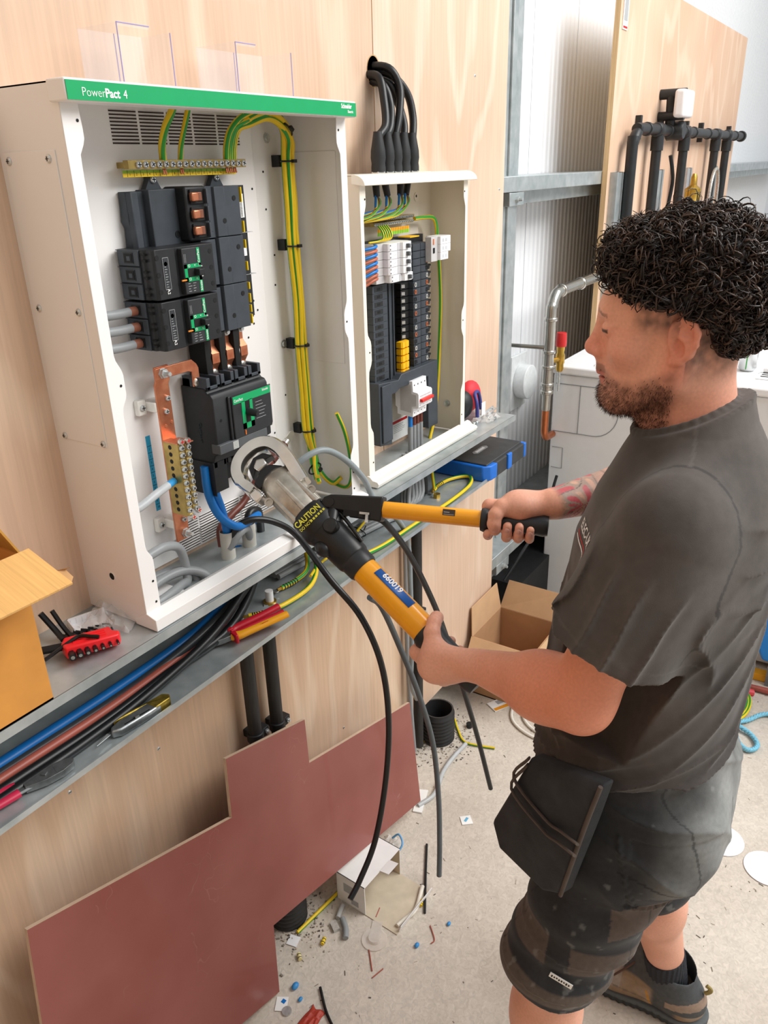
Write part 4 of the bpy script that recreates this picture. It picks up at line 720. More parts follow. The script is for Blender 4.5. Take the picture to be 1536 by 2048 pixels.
cable('black_conductor', [(1.020, -.09, 1.165), (1.028, -.098, 1.205), (1.06, -.115, 1.216), (1.10, -.14, 1.20), (1.115, -.185, 1.172), (1.092, -.28, 1.11), (1.11, -.34, 1.03), (1.148, -.36, .899), (1.169, -.36, .741), (1.15, -.36, .586), (1.099, -.36, .449), (1.033, -.36, .387), (.992, -.36, .366)], .0068, wire_black, 'left black conductor hanging in a long curve from the enclosure to the white carton', 'hanging conductors', 8)
cable('black_conductor', [(1.075, -.085, 1.18), (1.09, -.08, 1.21), (1.12, -.075, 1.205), (1.14, -.06, 1.17), (1.15, -.05, 1.12)], .0088, wire_black, 'short black conductor bending out of the right sheath', None)
cable('black_conductor', [(1.013, -.088, 1.165), (1.03, -.10, 1.19), (1.055, -.10, 1.195), (1.075, -.088, 1.17), (1.08, -.08, 1.14)], .0084, wire_grey, 'short grey conductor arching between both sheaths', None)
cable('grey_lead', [(.755, -.09, 1.336), (.80, -.095, 1.332), (.85, -.092, 1.342), (.886, -.084, 1.345)], .0075, mat('lead_grey', 'b4b8ba', .4), 'pale grey lead with blue tip entering the neutral bar', None)
MB().tube([(.884, -.0845, 1.345), (.906, -.079, 1.346)], .0068, 12).build('blue_tip', mat('tip_blue', '3295d2', .4), bpy.data.objects['grey_lead'])
cable('grey_flex', [(.752, -.095, 1.245), (.80, -.095, 1.238), (.85, -.092, 1.238), (.885, -.088, 1.222), (.897, -.086, 1.19), (.895, -.09, 1.15), (.87, -.10, 1.152), (.82, -.11, 1.152), (.77, -.11, 1.15)], .0088, wire_grey, 'grey cable bending down in the lower left of the large enclosure', 'coiled grey cable')
cable('grey_flex', [(.765, -.065, 1.155), (.82, -.055, 1.165), (.88, -.06, 1.166), (.912, -.085, 1.155), (.92, -.11, 1.10)], .0088, wire_grey, 'rear coil turn of grey cable on the gland plate', 'coiled grey cable')
cable('grey_flex', [(.765, -.095, 1.158), (.83, -.082, 1.17), (.89, -.088, 1.170), (.925, -.11, 1.150), (.935, -.125, 1.10)], .0088, wire_grey, 'front coil turn of grey cable on the gland plate', 'coiled grey cable')
cable('grey_flex', [(1.19, -.075, 1.235), (1.225, -.11, 1.285), (1.275, -.135, 1.302), (1.33, -.15, 1.27), (1.385, -.165, 1.205), (1.44, -.16, 1.125), (1.54, -.155, 1.04), (1.60, -.15, .95), (1.611, -.15, .795), (1.613, -.15, .615), (1.64, -.13, .46), (1.72, -.10, .34)], .0072, mat('flex_grey', '8a9396', .42), 'grey flex arching out over the right flange of the large enclosure', 'hanging conductors', 8)
cable('hanging_flex', [(1.20, -.30, 1.02), (1.245, -.30, .972), (1.312, -.30, .836), (1.38, -.31, .66), (1.435, -.32, .47), (1.44, -.335, .29), (1.42, -.35, .15), (1.40, -.36, .045)], .0072, mat('flex_dark', '565d61', .45), 'dark grey flex hanging from behind the yellow handle almost to the floor', 'hanging conductors', 8)
cable('black_conductor', [(1.20, -.27, 1.215), (1.25, -.285, 1.185), (1.276, -.30, 1.16), (1.366, -.30, 1.048), (1.48, -.30, .858), (1.559, -.30, .695), (1.63, -.312, .50), (1.69, -.33, .30), (1.735, -.355, .09)], .0072, wire_black, 'right black conductor hanging straight down past the near hand', 'hanging conductors', 8)
# ---------------- small tools in the trunking
redg = mat('red_rubber', 'c3182c', .42, var=.06); yel = mat('yellow_rubber', 'efa51b', .42, var=.04); steel_d = mat('dull_steel', '8a8d8d', .42, .8, var=.12, scale=80)
pl = thing('insulated_pliers', (1.0, -.15, zc), 'red and yellow insulated pliers lying over the trunking edge', 'pliers')
def fr(o, d, upv):  # frame with x along d
    x = Vector(d).normalized(); z = Vector(upv); z = (z - x * z.dot(x)).normalized(); y = z.cross(x); T = Matrix((x, y, z)).transposed().to_4x4(); T.translation = Vector(o); return T
T = fr((.955, -.125, zc + .016), (.115, -.045, .012), (0, 0, 1))
m = MB(); m.T = T; m.prism([(-.055, .004), (-.05, -.004), (-.02, -.011), (0, -.012), (.004, .012), (-.02, .011)], -.006, .006, 'xy'); m.build('jaws', steel_d, pl, bev=.001)
for s_, mm, nm_ in ((1, redg, 'red_handle'), (-1, yel, 'yellow_handle')):
    m = MB(); m.T = T; m.tube([(.0, s_ * .006, 0), (.012, s_ * .014, 0), (.03, s_ * .0155, 0), (.075, s_ * .0165, 0), (.122, s_ * .019, .001)], [.011, .0105, .0095, .009, .0088], 12, sm=4, flat=.8); h_ = m.build(nm_, mm, pl, sm=60)
    m = MB(); m.T = T; m.prism([(-.003, s_ * .004), (.0, s_ * .026), (.006, s_ * .026), (.010, s_ * .004)], -.010, .010, 'xy'); m.build('guard', redg, h_, bev=.002)
    if s_ < 0:
        m = MB(); m.T = T; m.tube([(.012, -.006, .001), (.03, -.0075, .002), (.075, -.0085, .002), (.118, -.011, .003)], .0068, 10, sm=4); m.build('red_core', redg, h_, sm=60)
        for a, w_ in (('<', 0), ('CK', .006), ('>', .016)): text(a, .011, h_, T @ Vector((.055 + w_, -.021, .0072)), T.to_3x3() @ Vector((1, 0, 0)), T.to_3x3() @ Vector((0, .8, -.4)), red_ink, bold=.0003)
kn = thing('utility_knife', (.68, -.165, zc), 'worn grey metal utility knife with brass trim in the trunking', 'knife')
T = fr((.672, -.160, zc + .010), (.10, -.012, .001), (0, 0, 1))
m = MB(); m.T = T; m.prism([(-.045, -.006), (-.03, -.014), (.03, -.014), (.052, -.012), (.052, .010), (.03, .012), (-.02, .010), (-.04, .004)], -.008, .008, 'xy'); m.build('handle', mat('knife_grey', 'a9adae', .35, .85, var=.2, scale=50), kn, bev=.003)
m = MB(); m.T = T; m.prism([(.040, -.0125), (.072, -.010), (.078, 0), (.070, .012), (.035, .0125), (.0, .016), (-.03, .012), (.0, .010), (.036, .009)], -.009, .009, 'xy'); m.build('trim', mat('knife_brass', 'a28b3c', .4, .8, var=.25, scale=90), kn, bev=.002)
m = MB(); m.T = T; m.prism([(-.044, -.003), (-.075, -.010), (-.048, .004)], -.0006, .0006, 'xy'); m.build('blade', zinc, kn)
m = MB(); m.T = T; m.box(-.02, .03, -.0095, -.0075, .008, .0088); m.build('slot', dark_pl, kn)
m = MB(); m.T = T; m.box(.0, .008, -.011, -.006, .008, .012); m.build('slider', steel_d, kn)
ct = thing('side_cutters', (.45, -.13, zc), 'side cutters with crimson handles at the left end of the trunking', 'pliers')
T = fr((.503, -.150, zc + .010), (.10, -.030, .0), (0, 0, 1))
m = MB(); m.T = T; m.prism([(-.03, .010), (-.03, -.010), (0, -.015), (.028, -.012), (.046, -.004), (.05, .004), (.044, .012), (.02, .015), (0, .012)], -.006, .006, 'xy'); m.box(.018, .0185, -.012, .014, .006, .0064); m.lathe([(.0055, 0), (.0055, .002), (0, .0022)], (.002, 0, .006), (0, 0, 1), 4); m.build('head', steel_d, ct, bev=.002)
for s_ in (1, -1):
    m = MB(); m.T = T; m.tube([(-.02, s_ * .006, 0), (-.06, s_ * .010, 0)], .0055, 8, flat=.7); o = m.build('shank', steel_d, ct)
    m = MB(); m.T = T; m.tube([(-.040, s_ * .009, 0), (-.07, s_ * .014, 0), (-.12, s_ * .022, 0), (-.17, s_ * .028, 0)], .0085, 12, sm=4, flat=.75); m.build('handle', mat('crimson_grip', 'c2284a', .4, var=.05), ct, sm=60)
# ---------------- things on top of the trunking, left
hx = thing('hex_key_set', (.65, -.12, TZ1), 'red plastic holder with black hex keys on the trunking', 'hex keys')
T = fr((.652, -.118, TZ1 + .014), (.75, -.42, 0), (.15, .1, 1))
m = MB(); m.T = T; m.prism([(-.042, -.026), (.042, -.024), (.046, -.008), (.036, .004), (.034, .024), (-.04, .024), (-.046, .0)], -.010, .010, 'xy'); hd_ = m.build('holder', mat('red_plastic', 'e8232a', .35, var=.04), hx, bev=.003)
for k in range(3): m = MB(); m.T = T; m.box(-.028, .024, -.012 + k * .01, -.009 + k * .01, .0098, .0115); m.build('rib', MATS['red_plastic'], hd_)
for k in range(7):
    r = .0058 - k * .0006; x = -.034 + k * .012; m = MB(); m.T = T
    m.cyl((x, -.022, -.001), (x, -.044 + k * .0015, -.002), r, n=6, m=0); m.lathe([(0, .0004), (r * .55, .0004)], (x, -.044 + k * .0015, -.002), (0, -1, 0), 10, 1); m.tube([(x, -.03, 0), (x, .022, 0), (x, .045 + .002 * k, .0), (x - .012, .055, .004)], r * .8, 6, sm=3, m=0); m.build('hex_key', [mat('black_oxide', '1b1c1e', .35, .3), zinc], hx)
m = MB(); m.T = T; m.tube([(-.075, -.012, -.006), (-.03, -.005, .012), (-.015, -.004, .016), (.0, -.016, .015), (.012, -.022, .013)], .0032, 6, sm=4); m.build('hex_key', MATS['black_oxide'], hx)
for k in range(2): m = MB(); m.T = T; m.tube([(-.04 + .014 * k, .03, .004), (-.05 + .014 * k, .05, .02), (-.065 + .018 * k, .056, .05)], .0052 - .001 * k, 8, sm=4); m.build('hex_key', MATS['black_oxide'], hx)
m = MB(); m.T = T; m.tube([(-.045, .01, .0), (-.09, .014, .004), (-.13, .03, .02)], .007, 8, sm=4); m.build('hex_key', MATS['black_oxide'], hx)
m = MB(); T = fr((.700, -.055, TZ1), (1, -.35, 0), (0, 0, 1)); m.T = T; m.box(-.035, .03, -.02, .02, 0, .003); m.box(-.035, .03, .018, .02, 0, .016); m.box(-.035, -.033, -.02, .02, 0, .016)
for k in range(6): m.box(-.03 + k * .01, -.028 + k * .01, .017, .018, .003, .014)
for k in range(8): m.box(-.004 + k * .004, -.002 + k * .004, -.02, -.016, .003, .010)
tag(m.build('terminal_cover', white_pl, sm=0), 'small white plastic terminal cover beside the hex keys', 'plastic part')
# crumpled clear bag
def crumple(name, c, sx, sy, h, label, cat, m, seed, rz=0.0, n=14, th=.0):
    vs = []; fs = []; R_ = Matrix.Rotation(rz, 3, 'Z')
    for i in range(n):
        for j in range(n):
            u, v = i / (n - 1) - .5, j / (n - 1) - .5
            e = max(0, 1 - (2 * max(abs(u), abs(v))) ** 4)
            z = h * (.25 + .75 * abs(mnoise.noise(Vector((u * 4 + seed, v * 4, seed))))) * (e * .8 + .2) + h * .2 * mnoise.noise(Vector((u * 7, v * 7 + seed, 0)))
            vs.append(Vector(c) + R_ @ Vector((u * sx * (1 + .2 * mnoise.noise(Vector((v * 3, seed, 1)))), v * sy * (1 + .2 * mnoise.noise(Vector((u * 3, seed, 2)))), max(.001, z))))
    fs = [(i * n + j, (i + 1) * n + j, (i + 1) * n + j + 1, i * n + j + 1) for i in range(n - 1) for j in range(n - 1)]
    mb = MB().add(vs, fs); o = mb.build(name, m, sm=25); s = o.modifiers.new('solid', 'SOLIDIFY'); s.thickness = .0006; return tag(o, label, cat)
bagm = mat('clear_bag', 'f4f1ee', .15, var=.02, alpha=.2, spec=.7)
crumple('plastic_bag', (.735, -.075, TZ1 + .001), .09, .10, .045, 'crumpled clear plastic bag against the left foot of the large enclosure', 'bag', bagm, 2.3, .4)
# cardboard box on the trunking, far left
card = mat('cardboard_warm_lit', 'cf8f42', .75, var=.08, scale=14); card_l = mat('cardboard_flap_lit', 'dcab68', .75, var=.07, scale=10, stretch=(30, 1, 1)); card_d = mat('cardboard_inside', 'b58538', .8, var=.08)  # one cardboard in lit tones: warm reflection on front, brighter flap, darker inside
cx = thing('cardboard_box', (.36, -.11, TZ1), 'open orange-brown cardboard box at the left edge of the trunking', 'box')
m = MB(); z0 = TZ1 + .0005; z1 = 1.386
m.box(.103, .529, -.180, -.177, z0, z1); m.box(.103, .529, -.030, -.027, z0, z1); m.box(.529, .532, -.18, -.027, z0, z1); m.box(.10, .103, -.18, -.027, z0, z1); m.box(.10, .532, -.18, -.027, z0, z0 + .003); m.build('carton', card, cx)
m = MB(); m.prism([(-.177, z1), (-.18, z1 + .002), (-.268, z1 - .028), (-.267, z1 - .031)], .10, .547, 'yz'); m.build('front_flap', card_l, cx)
m = MB(); m.add([(.532, -.18, z1), (.532, -.03, z1), (.535, -.18, z1), (.535, -.03, z1), (.500, -.17, z1 + .075), (.500, -.03, z1 + .08), (.503, -.17, z1 + .076), (.503, -.03, z1 + .081)], [(0, 1, 5, 4), (2, 6, 7, 3), (4, 5, 7, 6), (0, 4, 6, 2), (1, 3, 7, 5)]); m.build('side_flap', card_d, cx)
m = MB(); m.add([(.546, -.266, 1.3565), (.556, -.258, 1.360), (.557, -.242, 1.366), (.546, -.236, 1.368), (.560, -.250, 1.371)], [(0, 1, 3), (1, 2, 3), (3, 2, 4)]); m.build('torn_tape', mat('torn_tape', 'c79a6a', .4), cx)
# ---------------- right end of the trunking: clutter and blue case
m = MB(); m.sph((2.09, -.05, TZ1 + .045), (.04, .035, .045), 10); ps = tag(m.build('black_tester', black_pl), 'black rounded device behind the right flange of the small board', 'device')
m = MB(); m.sph((2.175, -.035, TZ1 + .05), (.05, .03, .05), 10); tag(m.build('red_pouch', mat('red_fabric', 'd8303c', .6, var=.08)), 'red rounded pouch on the trunking end', 'pouch')
cable('blue_lead', [(2.10, -.10, TZ1 + .008), (2.105, -.095, TZ1 + .05), (2.12, -.08, TZ1 + .075), (2.15, -.075, TZ1 + .075), (2.165, -.075, TZ1 + .05), (2.165, -.08, TZ1 + .015)], .0055, mat('lead_violet', '3c3f86', .4), 'blue violet lead looped in front of the red pouch', None)
m = MB(); m.box(2.118, 2.142, -.106, -.104, TZ1 + .008, TZ1 + .05); tag(m.build('paper_tag', paper_w), 'small white paper tag among the clutter at the trunking end', 'tag')
crumple('plastic_bag', (2.12, -.12, TZ1 + .001), .09, .06, .03, 'small clear bag of fixings at the right end of the trunking', 'bag', bagm, 5.1)
for k, (x, y) in enumerate(((2.03, -.09), (2.045, -.115), (2.10, -.14), (2.13, -.145))):
    T = fr((x, y, TZ1 + .006), (1, -.6 + .4 * k, .1), (0, 0, 1)); m = MB(); m.T = T; m.cyl((0, 0, 0), (.022, 0, 0), .003, n=8); m.lathe([(.006, 0), (.006, .004), (0, .004)], (0, 0, 0), (-1, 0, 0), 6); m.lathe([(.0055, .010), (.0055, .015), (0, .015)], (0, 0, 0), (1, 0, 0), 6)
    tag(m.build('bolt', zinc), ('first', 'second', 'third', 'fourth')[k] + ' loose zinc bolt from the left at the trunking end', 'bolt', 'loose bolts')
T = fr((2.17, -.10, TZ1 + .002), (.12, -.0, .01), (0, 0, 1)); m = MB(); m.T = T; m.box(-.05, .055, -.008, .008, 0, .003); m.box(-.05, .055, .006, .008, 0, .008); m.lathe([(.004, 0), (.004, .003), (0, .003)], (.04, 0, .003), (0, 0, 1), 10); tag(m.build('steel_bracket', zinc), 'slim zinc bracket lying on the trunking end', 'bracket')
bc = thing('tool_case', (2.16, -.10, TZ0), 'black and blue flat tool case sticking out of the trunking end', 'case')
blue_c = mat('case_blue', '1f6fd0', .4, var=.04); case_k = mat('case_black', '3a3b3c', .65, var=.12, bump=.15, bscale=300)
ca, cb2, cz0, cz1 = (1.99, 2.265), (-.195, .0), TZ0 + .001, TZ0 + .052
m = MB(); m.prism([(ca[0] + .015, cb2[1]), (ca[0], cb2[1] - .01), (ca[0], cb2[0] + .02), (ca[0] + .02, cb2[0]), (ca[0] + .06, cb2[0] - .002), (ca[0] + .06, cb2[1])], cz0, cz1 - .004, 'xy'); m.build('corner_bumper', blue_c, bc, bev=.004)
m = MB(); m.box(ca[0] + .058, ca[1] - .014, cb2[0], cb2[1], cz0, cz1 - .003); m.build('shell', case_k, bc, bev=.004)
m = MB(); m.box(ca[0] + .012, ca[1] - .01, cb2[0] + .012, cb2[1] - .006, cz1 - .004, cz1 + .001); m.build('lid', case_k, bc, bev=.003)
m = MB(); m.box(ca[0] + .13, ca[0] + .158, cb2[0] - .006, cb2[0] + .004, cz0 + .001, cz1); m.build('latch', blue_c, bc, bev=.003)
m = MB(); m.box(ca[1] - .016, ca[1], cb2[0] - .002, cb2[1], cz0, cz1 - .002); m.build('end_bumper', blue_c, bc, bev=.004)
m = MB(); m.prism([(ca[0] + .09, -.115), (ca[0] + .16, -.115), (ca[0] + .17, -.105), (ca[0] + .16, -.095), (ca[0] + .09, -.095), (ca[0] + .08, -.105)], cz1 + .001, cz1 + .0018, 'xy'); bd = m.build('badge', mat('badge_grey', '8a8c8e', .5), bc); m = MB(); [m.box(ca[0] + .096 + k * .011, ca[0] + .104 + k * .011, -.110, -.101, cz1 + .0018, cz1 + .0022) for k in range(5)]; m.build('badge_print', white_ink, bd)
# ---------------- conduits below the trunking
def conduit(x, zb, lab, grp=None, zcl=None):
    t = thing('black_conduit', (x, -.032, zb), lab, 'conduit', 'black conduits')
    MB().cyl((x, -.032, zb), (x, -.032, TZ0 - .003), .0165, n=20).build('pipe', mat('conduit_black', '2d2c2b', .6, var=.2, scale=60, stretch=(4, 4, .3)), t, sm=60)
    if zcl:
        m = MB(); m.lathe([(.019, -.012), (.0205, -.01), (.0205, .01), (.019, .012)], (x, -.032, zcl), (0, 0, 1), 20); m.box(x - .008, x + .008, -.03, 0, zcl - .01, zcl + .01); m.box(x + .016, x + .036, -.044, -.022, zcl - .012, zcl + .012); cl = m.build('clamp', black_pl, t, bev=.001)
        MB().lathe([(.006, 0), (.006, .004), (.003, .004), (.003, .008), (0, .008)], (x + .027, -.044, zcl), (0, -1, 0), 8).build('clamp_bolt', zinc, cl)
conduit(1.082, .02, 'left of two black conduits running behind the red-brown panel', zcl=.62); conduit(1.160, .02, 'right of two black conduits running behind the red-brown panel', zcl=.60); conduit(1.842, .04, 'black conduit from trunking into the corrugated duct near the cardboard box', zcl=.56)
cable('grey_flex', [(1.80, -.018, TZ0 - .002), (1.80, -.018, .80), (1.80, -.018, .60), (1.80, -.02, .40), (1.80, -.03, .20), (1.80, -.04, .05)], .0075, wire_grey, 'grey cable clipped down the plywood beside the black conduit', None)
# ================================================================ hydraulic crimping tool (held in both hands)
CT = thing('crimping_tool', (1.0, -.42, 1.05), 'yellow handled hydraulic crimping tool with silver head and black body', 'crimping tool')
A0 = Vector((1.0325, -.2002, 1.3394)); A1 = Vector((.9817, -.6536, 1.0763)); ax = (A0 - A1).normalized()      # axis: hand -> head
toc = (CAM - A0).normalized(); cc = (toc - ax * toc.dot(ax)).normalized(); bb = ax.cross(cc)                  # cc faces the viewer's side, bb across
TF = Matrix((bb, ax, cc)).transposed().to_4x4(); TF.translation = A0                                          # local: x across, y along the tool, z out of the flat of the head
alu = mat('cast_aluminium', 'b9b2a6', .36, .8, var=.12, scale=60); chrome = mat('polished_steel', 'd9d6cf', .16, .95, var=.06)
blk = mat('tool_black', '1b1c1d', .36, var=.12, scale=40); ylw = mat('handle_yellow', 'f8a808', .3, var=.03, coat=.3); rub = mat('grip_rubber', '232528', .42, var=.1)
def tl(prof, y0=0.0, n=28, sx=1.0, sz=1.0, x0=0.0, z0=0.0):
    m = MB(); m.lathe(prof, (0, 0, 0), (0, 1, 0), n)
    for i in range(len(m.v)): m.v[i] = TF @ Vector((m.v[i].x * sx + x0, m.v[i].y + y0, m.v[i].z * sz + z0))
    return m
# local y of stations: collar -.098, body -.19, yellow -.235 .. -.41, grip from -.41
tl([(.030, -.118), (.034, -.112), (.035, -.06), (.034, -.03), (.030, -.012), (.022, -.004), (0, -.002)], sx=1.06, sz=.72).build('head_body', alu, CT, sm=50)
for sx_ in (-.026, 0, .026): MB_ = MB(); MB_.T = TF; MB_.tube([(sx_, -.112, .024 - abs(sx_) * .28), (sx_, -.03, .0225 - abs(sx_) * .28)], [.006, .004], 8); MB_.build('casting_rib', alu, CT, sm=60)
for (x_, y_) in ((-.038, -.045), (.034, -.085)): m = MB(); m.T = TF; m.lathe([(.0085, 0), (.0085, .004), (.005, .004), (.005, .002), (0, .002)], (x_, y_, .010), (0, 0, 1), 16); m.build('bolt_boss', alu, CT)
# open C-shaped jaw frame
arc = [(-.043, -.005), (-.047, .018), (-.044, .040), (-.030, .056), (-.008, .063), (.018, .060), (.038, .046), (.046, .022), (.044, -.005), (.038, -.035), (.032, -.06)]
m = MB(); P_ = smooth_pts([(x, y, 0) for x, y in arc], 5); sec = [(-.010, -.019), (.010, -.019), (.0135, -.013), (.0135, .013), (.010, .019), (-.010, .019), (-.0125, .013), (-.0125, -.013)]
vs = []; fs = []
for i, p in enumerate(P_):
    t = (P_[min(i + 1, len(P_) - 1)] - P_[max(0, i - 1)]).normalized(); nrm = Vector((-t.y, t.x, 0))
    k = 1.0 if i > 6 else .75
    for (a, z) in sec: vs.append(TF @ (p + nrm * a * k + Vector((0, 0, z))))
n_ = len(sec)
for i in range(len(P_) - 1):
    for k in range(n_): fs.append((i * n_ + k, i * n_ + (k + 1) % n_, (i + 1) * n_ + (k + 1) % n_, (i + 1) * n_ + k))
fs.append(tuple(range(n_))[::-1]); fs.append(tuple((len(P_) - 1) * n_ + k for k in range(n_))); m.add(vs, fs); m.build('jaw_frame', chrome, CT, sm=50)
m = MB(); m.T = TF; m.prism([(-.034, -.012), (-.034, .004), (-.02, .010), (0, .016), (.012, .010), (.026, -.008), (.030, -.03), (-.01, -.015)], -.013, .013, 'xy'); m.build('die_holder', blk, CT, bev=.002)
m = MB(); m.T = TF; m.prism([(-.030, .012), (-.022, .034), (-.002, .044), (.018, .038), (.028, .020), (.012, .024), (0, .030), (-.014, .022)], -.012, .012, 'xy'); m.build('upper_die', blk, CT, bev=.002)
m = MB(); m.T = TF; m.prism([(-.012, .012), (-.014, .026), (.0, .034), (.012, .026), (.010, .012)], -.004, .019, 'xy'); m.build('lug', lug_tin, CT, bev=.003)
m = MB(); m.T = TF; m.box(-.056, -.036, -.03, -.006, -.014, .016); m.box(-.058, -.050, -.012, .030, -.012, .012); m.build('latch', chrome, CT, bev=.003)
m = tl([(.0355, -.160), (.038, -.155), (.0385, -.125), (.037, -.112), (.034, -.108), (0, -.108)], sx=1.04, sz=.86); col = m.build('collar', blk, CT, sm=50)
Rx = TF.to_3x3()
text('CAUTION', .0158, col, TF @ Vector((-.034, -.131, .0345)), Rx @ Vector((1, .0, -.05)), Rx @ Vector((0, 1, 0)), mat('caution_yellow', 'd8d040', .5), bold=.0003, sx=.80); text('DO NOT', .0085, col, TF @ Vector((-.033, -.1405, .0345)), Rx @ Vector((1, 0, -.05)), Rx @ Vector((0, 1, 0)), MATS['caution_yellow'], sx=.78)
m = MB(); m.T = TF; [m.box(-.008 + k * .006, -.004 + k * .006, -.1402, -.1362, .0335, .0352 - .0002 * k) for k in range(6)]; m.build('small_print', MATS['caution_yellow'], col)
tl([(.026, -.262), (.027, -.240), (.0305, -.236), (.032, -.232), (.033, -.20), (.034, -.172), (.036, -.160), (0, -.158)], sx=1.0, sz=.95).build('pump_body', blk, CT, sm=40)
m = MB(); m.T = TF; m.lathe([(.014, .0), (.014, .016), (.012, .019), (0, .02)], (.012, -.172, .022), (0, .1, 1), 18); m.sph((-.026, -.186, .016), (.014, .018, .014), 8); m.tube([(.012, -.165, .016), (.030, -.150, .014), (.036, -.142, .006)], .013, 10); m.build('release_valve', blk, CT, sm=50)
m = MB(); m.T = TF; m.tube([(.036, -.122, .010), (.040, -.16, .012), (.036, -.20, .014), (.032, -.225, .012)], .0035, 8, sm=4); m.tube([(.030, -.118, .020), (.040, -.122, .012)], .003, 8); m.build('wire_clip', blk, CT, sm=60)
tl([(.0265, -.262), (.0285, -.258), (.029, -.238), (.0275, -.230), (0, -.230)]).build('ferrule', rub, CT, sm=40)
yt = tl([(.0245, -.425), (.0248, -.420), (.0248, -.258), (0, -.258)]); tube1 = yt.build('reservoir_tube', ylw, CT, sm=50)
st = MB(); 
for k in range(9):
    a = math.radians(18 + k * 5.5); st.v += [TF @ Vector((math.sin(a) * .0252, y_, math.cos(a) * .0252)) for y_ in (-.285, -.372)]
st.f = [(2 * k, 2 * k + 2, 2 * k + 3, 2 * k + 1) for k in range(8)]; st.m = [0] * 8; stick = st.build('serial_sticker', mat('sticker_blue', '2d63b0', .4), tube1, sm=60); s_ = stick.modifiers.new('s', 'SOLIDIFY'); s_.thickness = .0004; stick['label'] = 'blue sticker with white number'
a = math.radians(34); text('660019', .0165, stick, TF @ Vector((math.sin(a) * .0258, -.298, math.cos(a) * .0258)) , Rx @ Vector((0, -1, 0)), Rx @ Vector((math.cos(a), 0, -math.sin(a))), white_ink, bold=.0004, sx=.9)
tl([(.0, -.545), (.020, -.543), (.0235, -.530), (.0225, -.51), (.0235, -.49), (.0225, -.47), (.0235, -.45), (.0285, -.432), (.0290, -.424), (.0265, -.416), (.0255, -.414), (0, -.414)]).build('rear_grip', rub, CT, sm=50)
# lever: clevis + yellow tube + grip
C0 = Vector((1.0397, -.316, 1.3139)); C1 = Vector((1.0713, -.4146, 1.2994)); Y1 = Vector((1.1344, -.5925, 1.2942)); R1 = Vector((1.1687, -.6962, 1.2907))
lx = (R1 - C1).normalized(); toc2 = (CAM - C1).normalized(); lz = (toc2 - lx * toc2.dot(lx)).normalized(); ly = lz.cross(lx)
LF = Matrix((lx, ly, lz)).transposed().to_4x4(); LF.translation = C1; LR = LF.to_3x3()
m = MB(); m.T = LF; m.prism([(.012, -.022), (.012, .023), (-.085, .018), (-.098, .012), (-.102, .002), (-.095, -.008), (-.06, -.010), (-.055, -.013), (-.045, -.020)], -.017, .017, 'xy'); cl = m.build('clevis', blk, CT, bev=.003)
m = MB(); m.T = LF; m.lathe([(.008, 0), (.008, .002), (0, .0022)], (-.085, .004, .017), (0, 0, 1), 16); m.build('pivot_pin', blk, cl)
m = MB(); m.T = LF; m.box(-.058, -.030, -.018, -.007, .0165, .0175, 1); m.box(-.022, -.008, -.019, -.008, .0165, .0175, 1); m.box(-.028, -.010, -.012, -.008, .017, .019, 0); m.cyl((-.014, -.012, .018), (-.014, -.026, .018), .003, n=8, m=0); m.build('locking_pin', [zinc, dark_pl], cl)
m = MB(); m.tube([LF @ Vector((-.09, .002, 0)), LF @ Vector((-.06, -.02, -.004)), TF @ Vector((.036, -.145, .002)), TF @ Vector((.018, -.165, .01))], [.012, .013, .014, .016], 12, sm=4); m.build('link_arm', blk, CT, sm=60)
MB().cyl(C1 + lx * .005, Y1 + lx * .01, .0152, n=24).build('lever_tube', ylw, CT, sm=60)
m = MB(); m.T = LF; m.box(.120, .142, .001, .012, .0135, .0146, 0); m.box(.122, .140, .0025, .0035, .0144, .0150, 1); m.box(.122, .132, .006, .0075, .0144, .0150, 1); m.build('small_sticker', [mat('sticker_dark', '4a4038', .5), grey_ink], CT)
L_ = (R1 - C1).length; m = MB(); g0 = (Y1 - C1).length
m.lathe([(0, g0 - .002), (.0195, g0 - .002), (.0215, g0 + .003), (.0195, g0 + .010), (.0180, g0 + .012), (.0185, g0 + .030), (.0175, g0 + .040), (.0185, g0 + .050), (.0172, g0 + .058), (.0183, g0 + .066), (.0172, g0 + .074), (.0183, g0 + .082), (.0175, g0 + .092), (.0190, L_ - .004), (.0170, L_ + .004), (0, L_ + .005)], C1, lx, 26); m.build('lever_grip', rub, CT, sm=50)
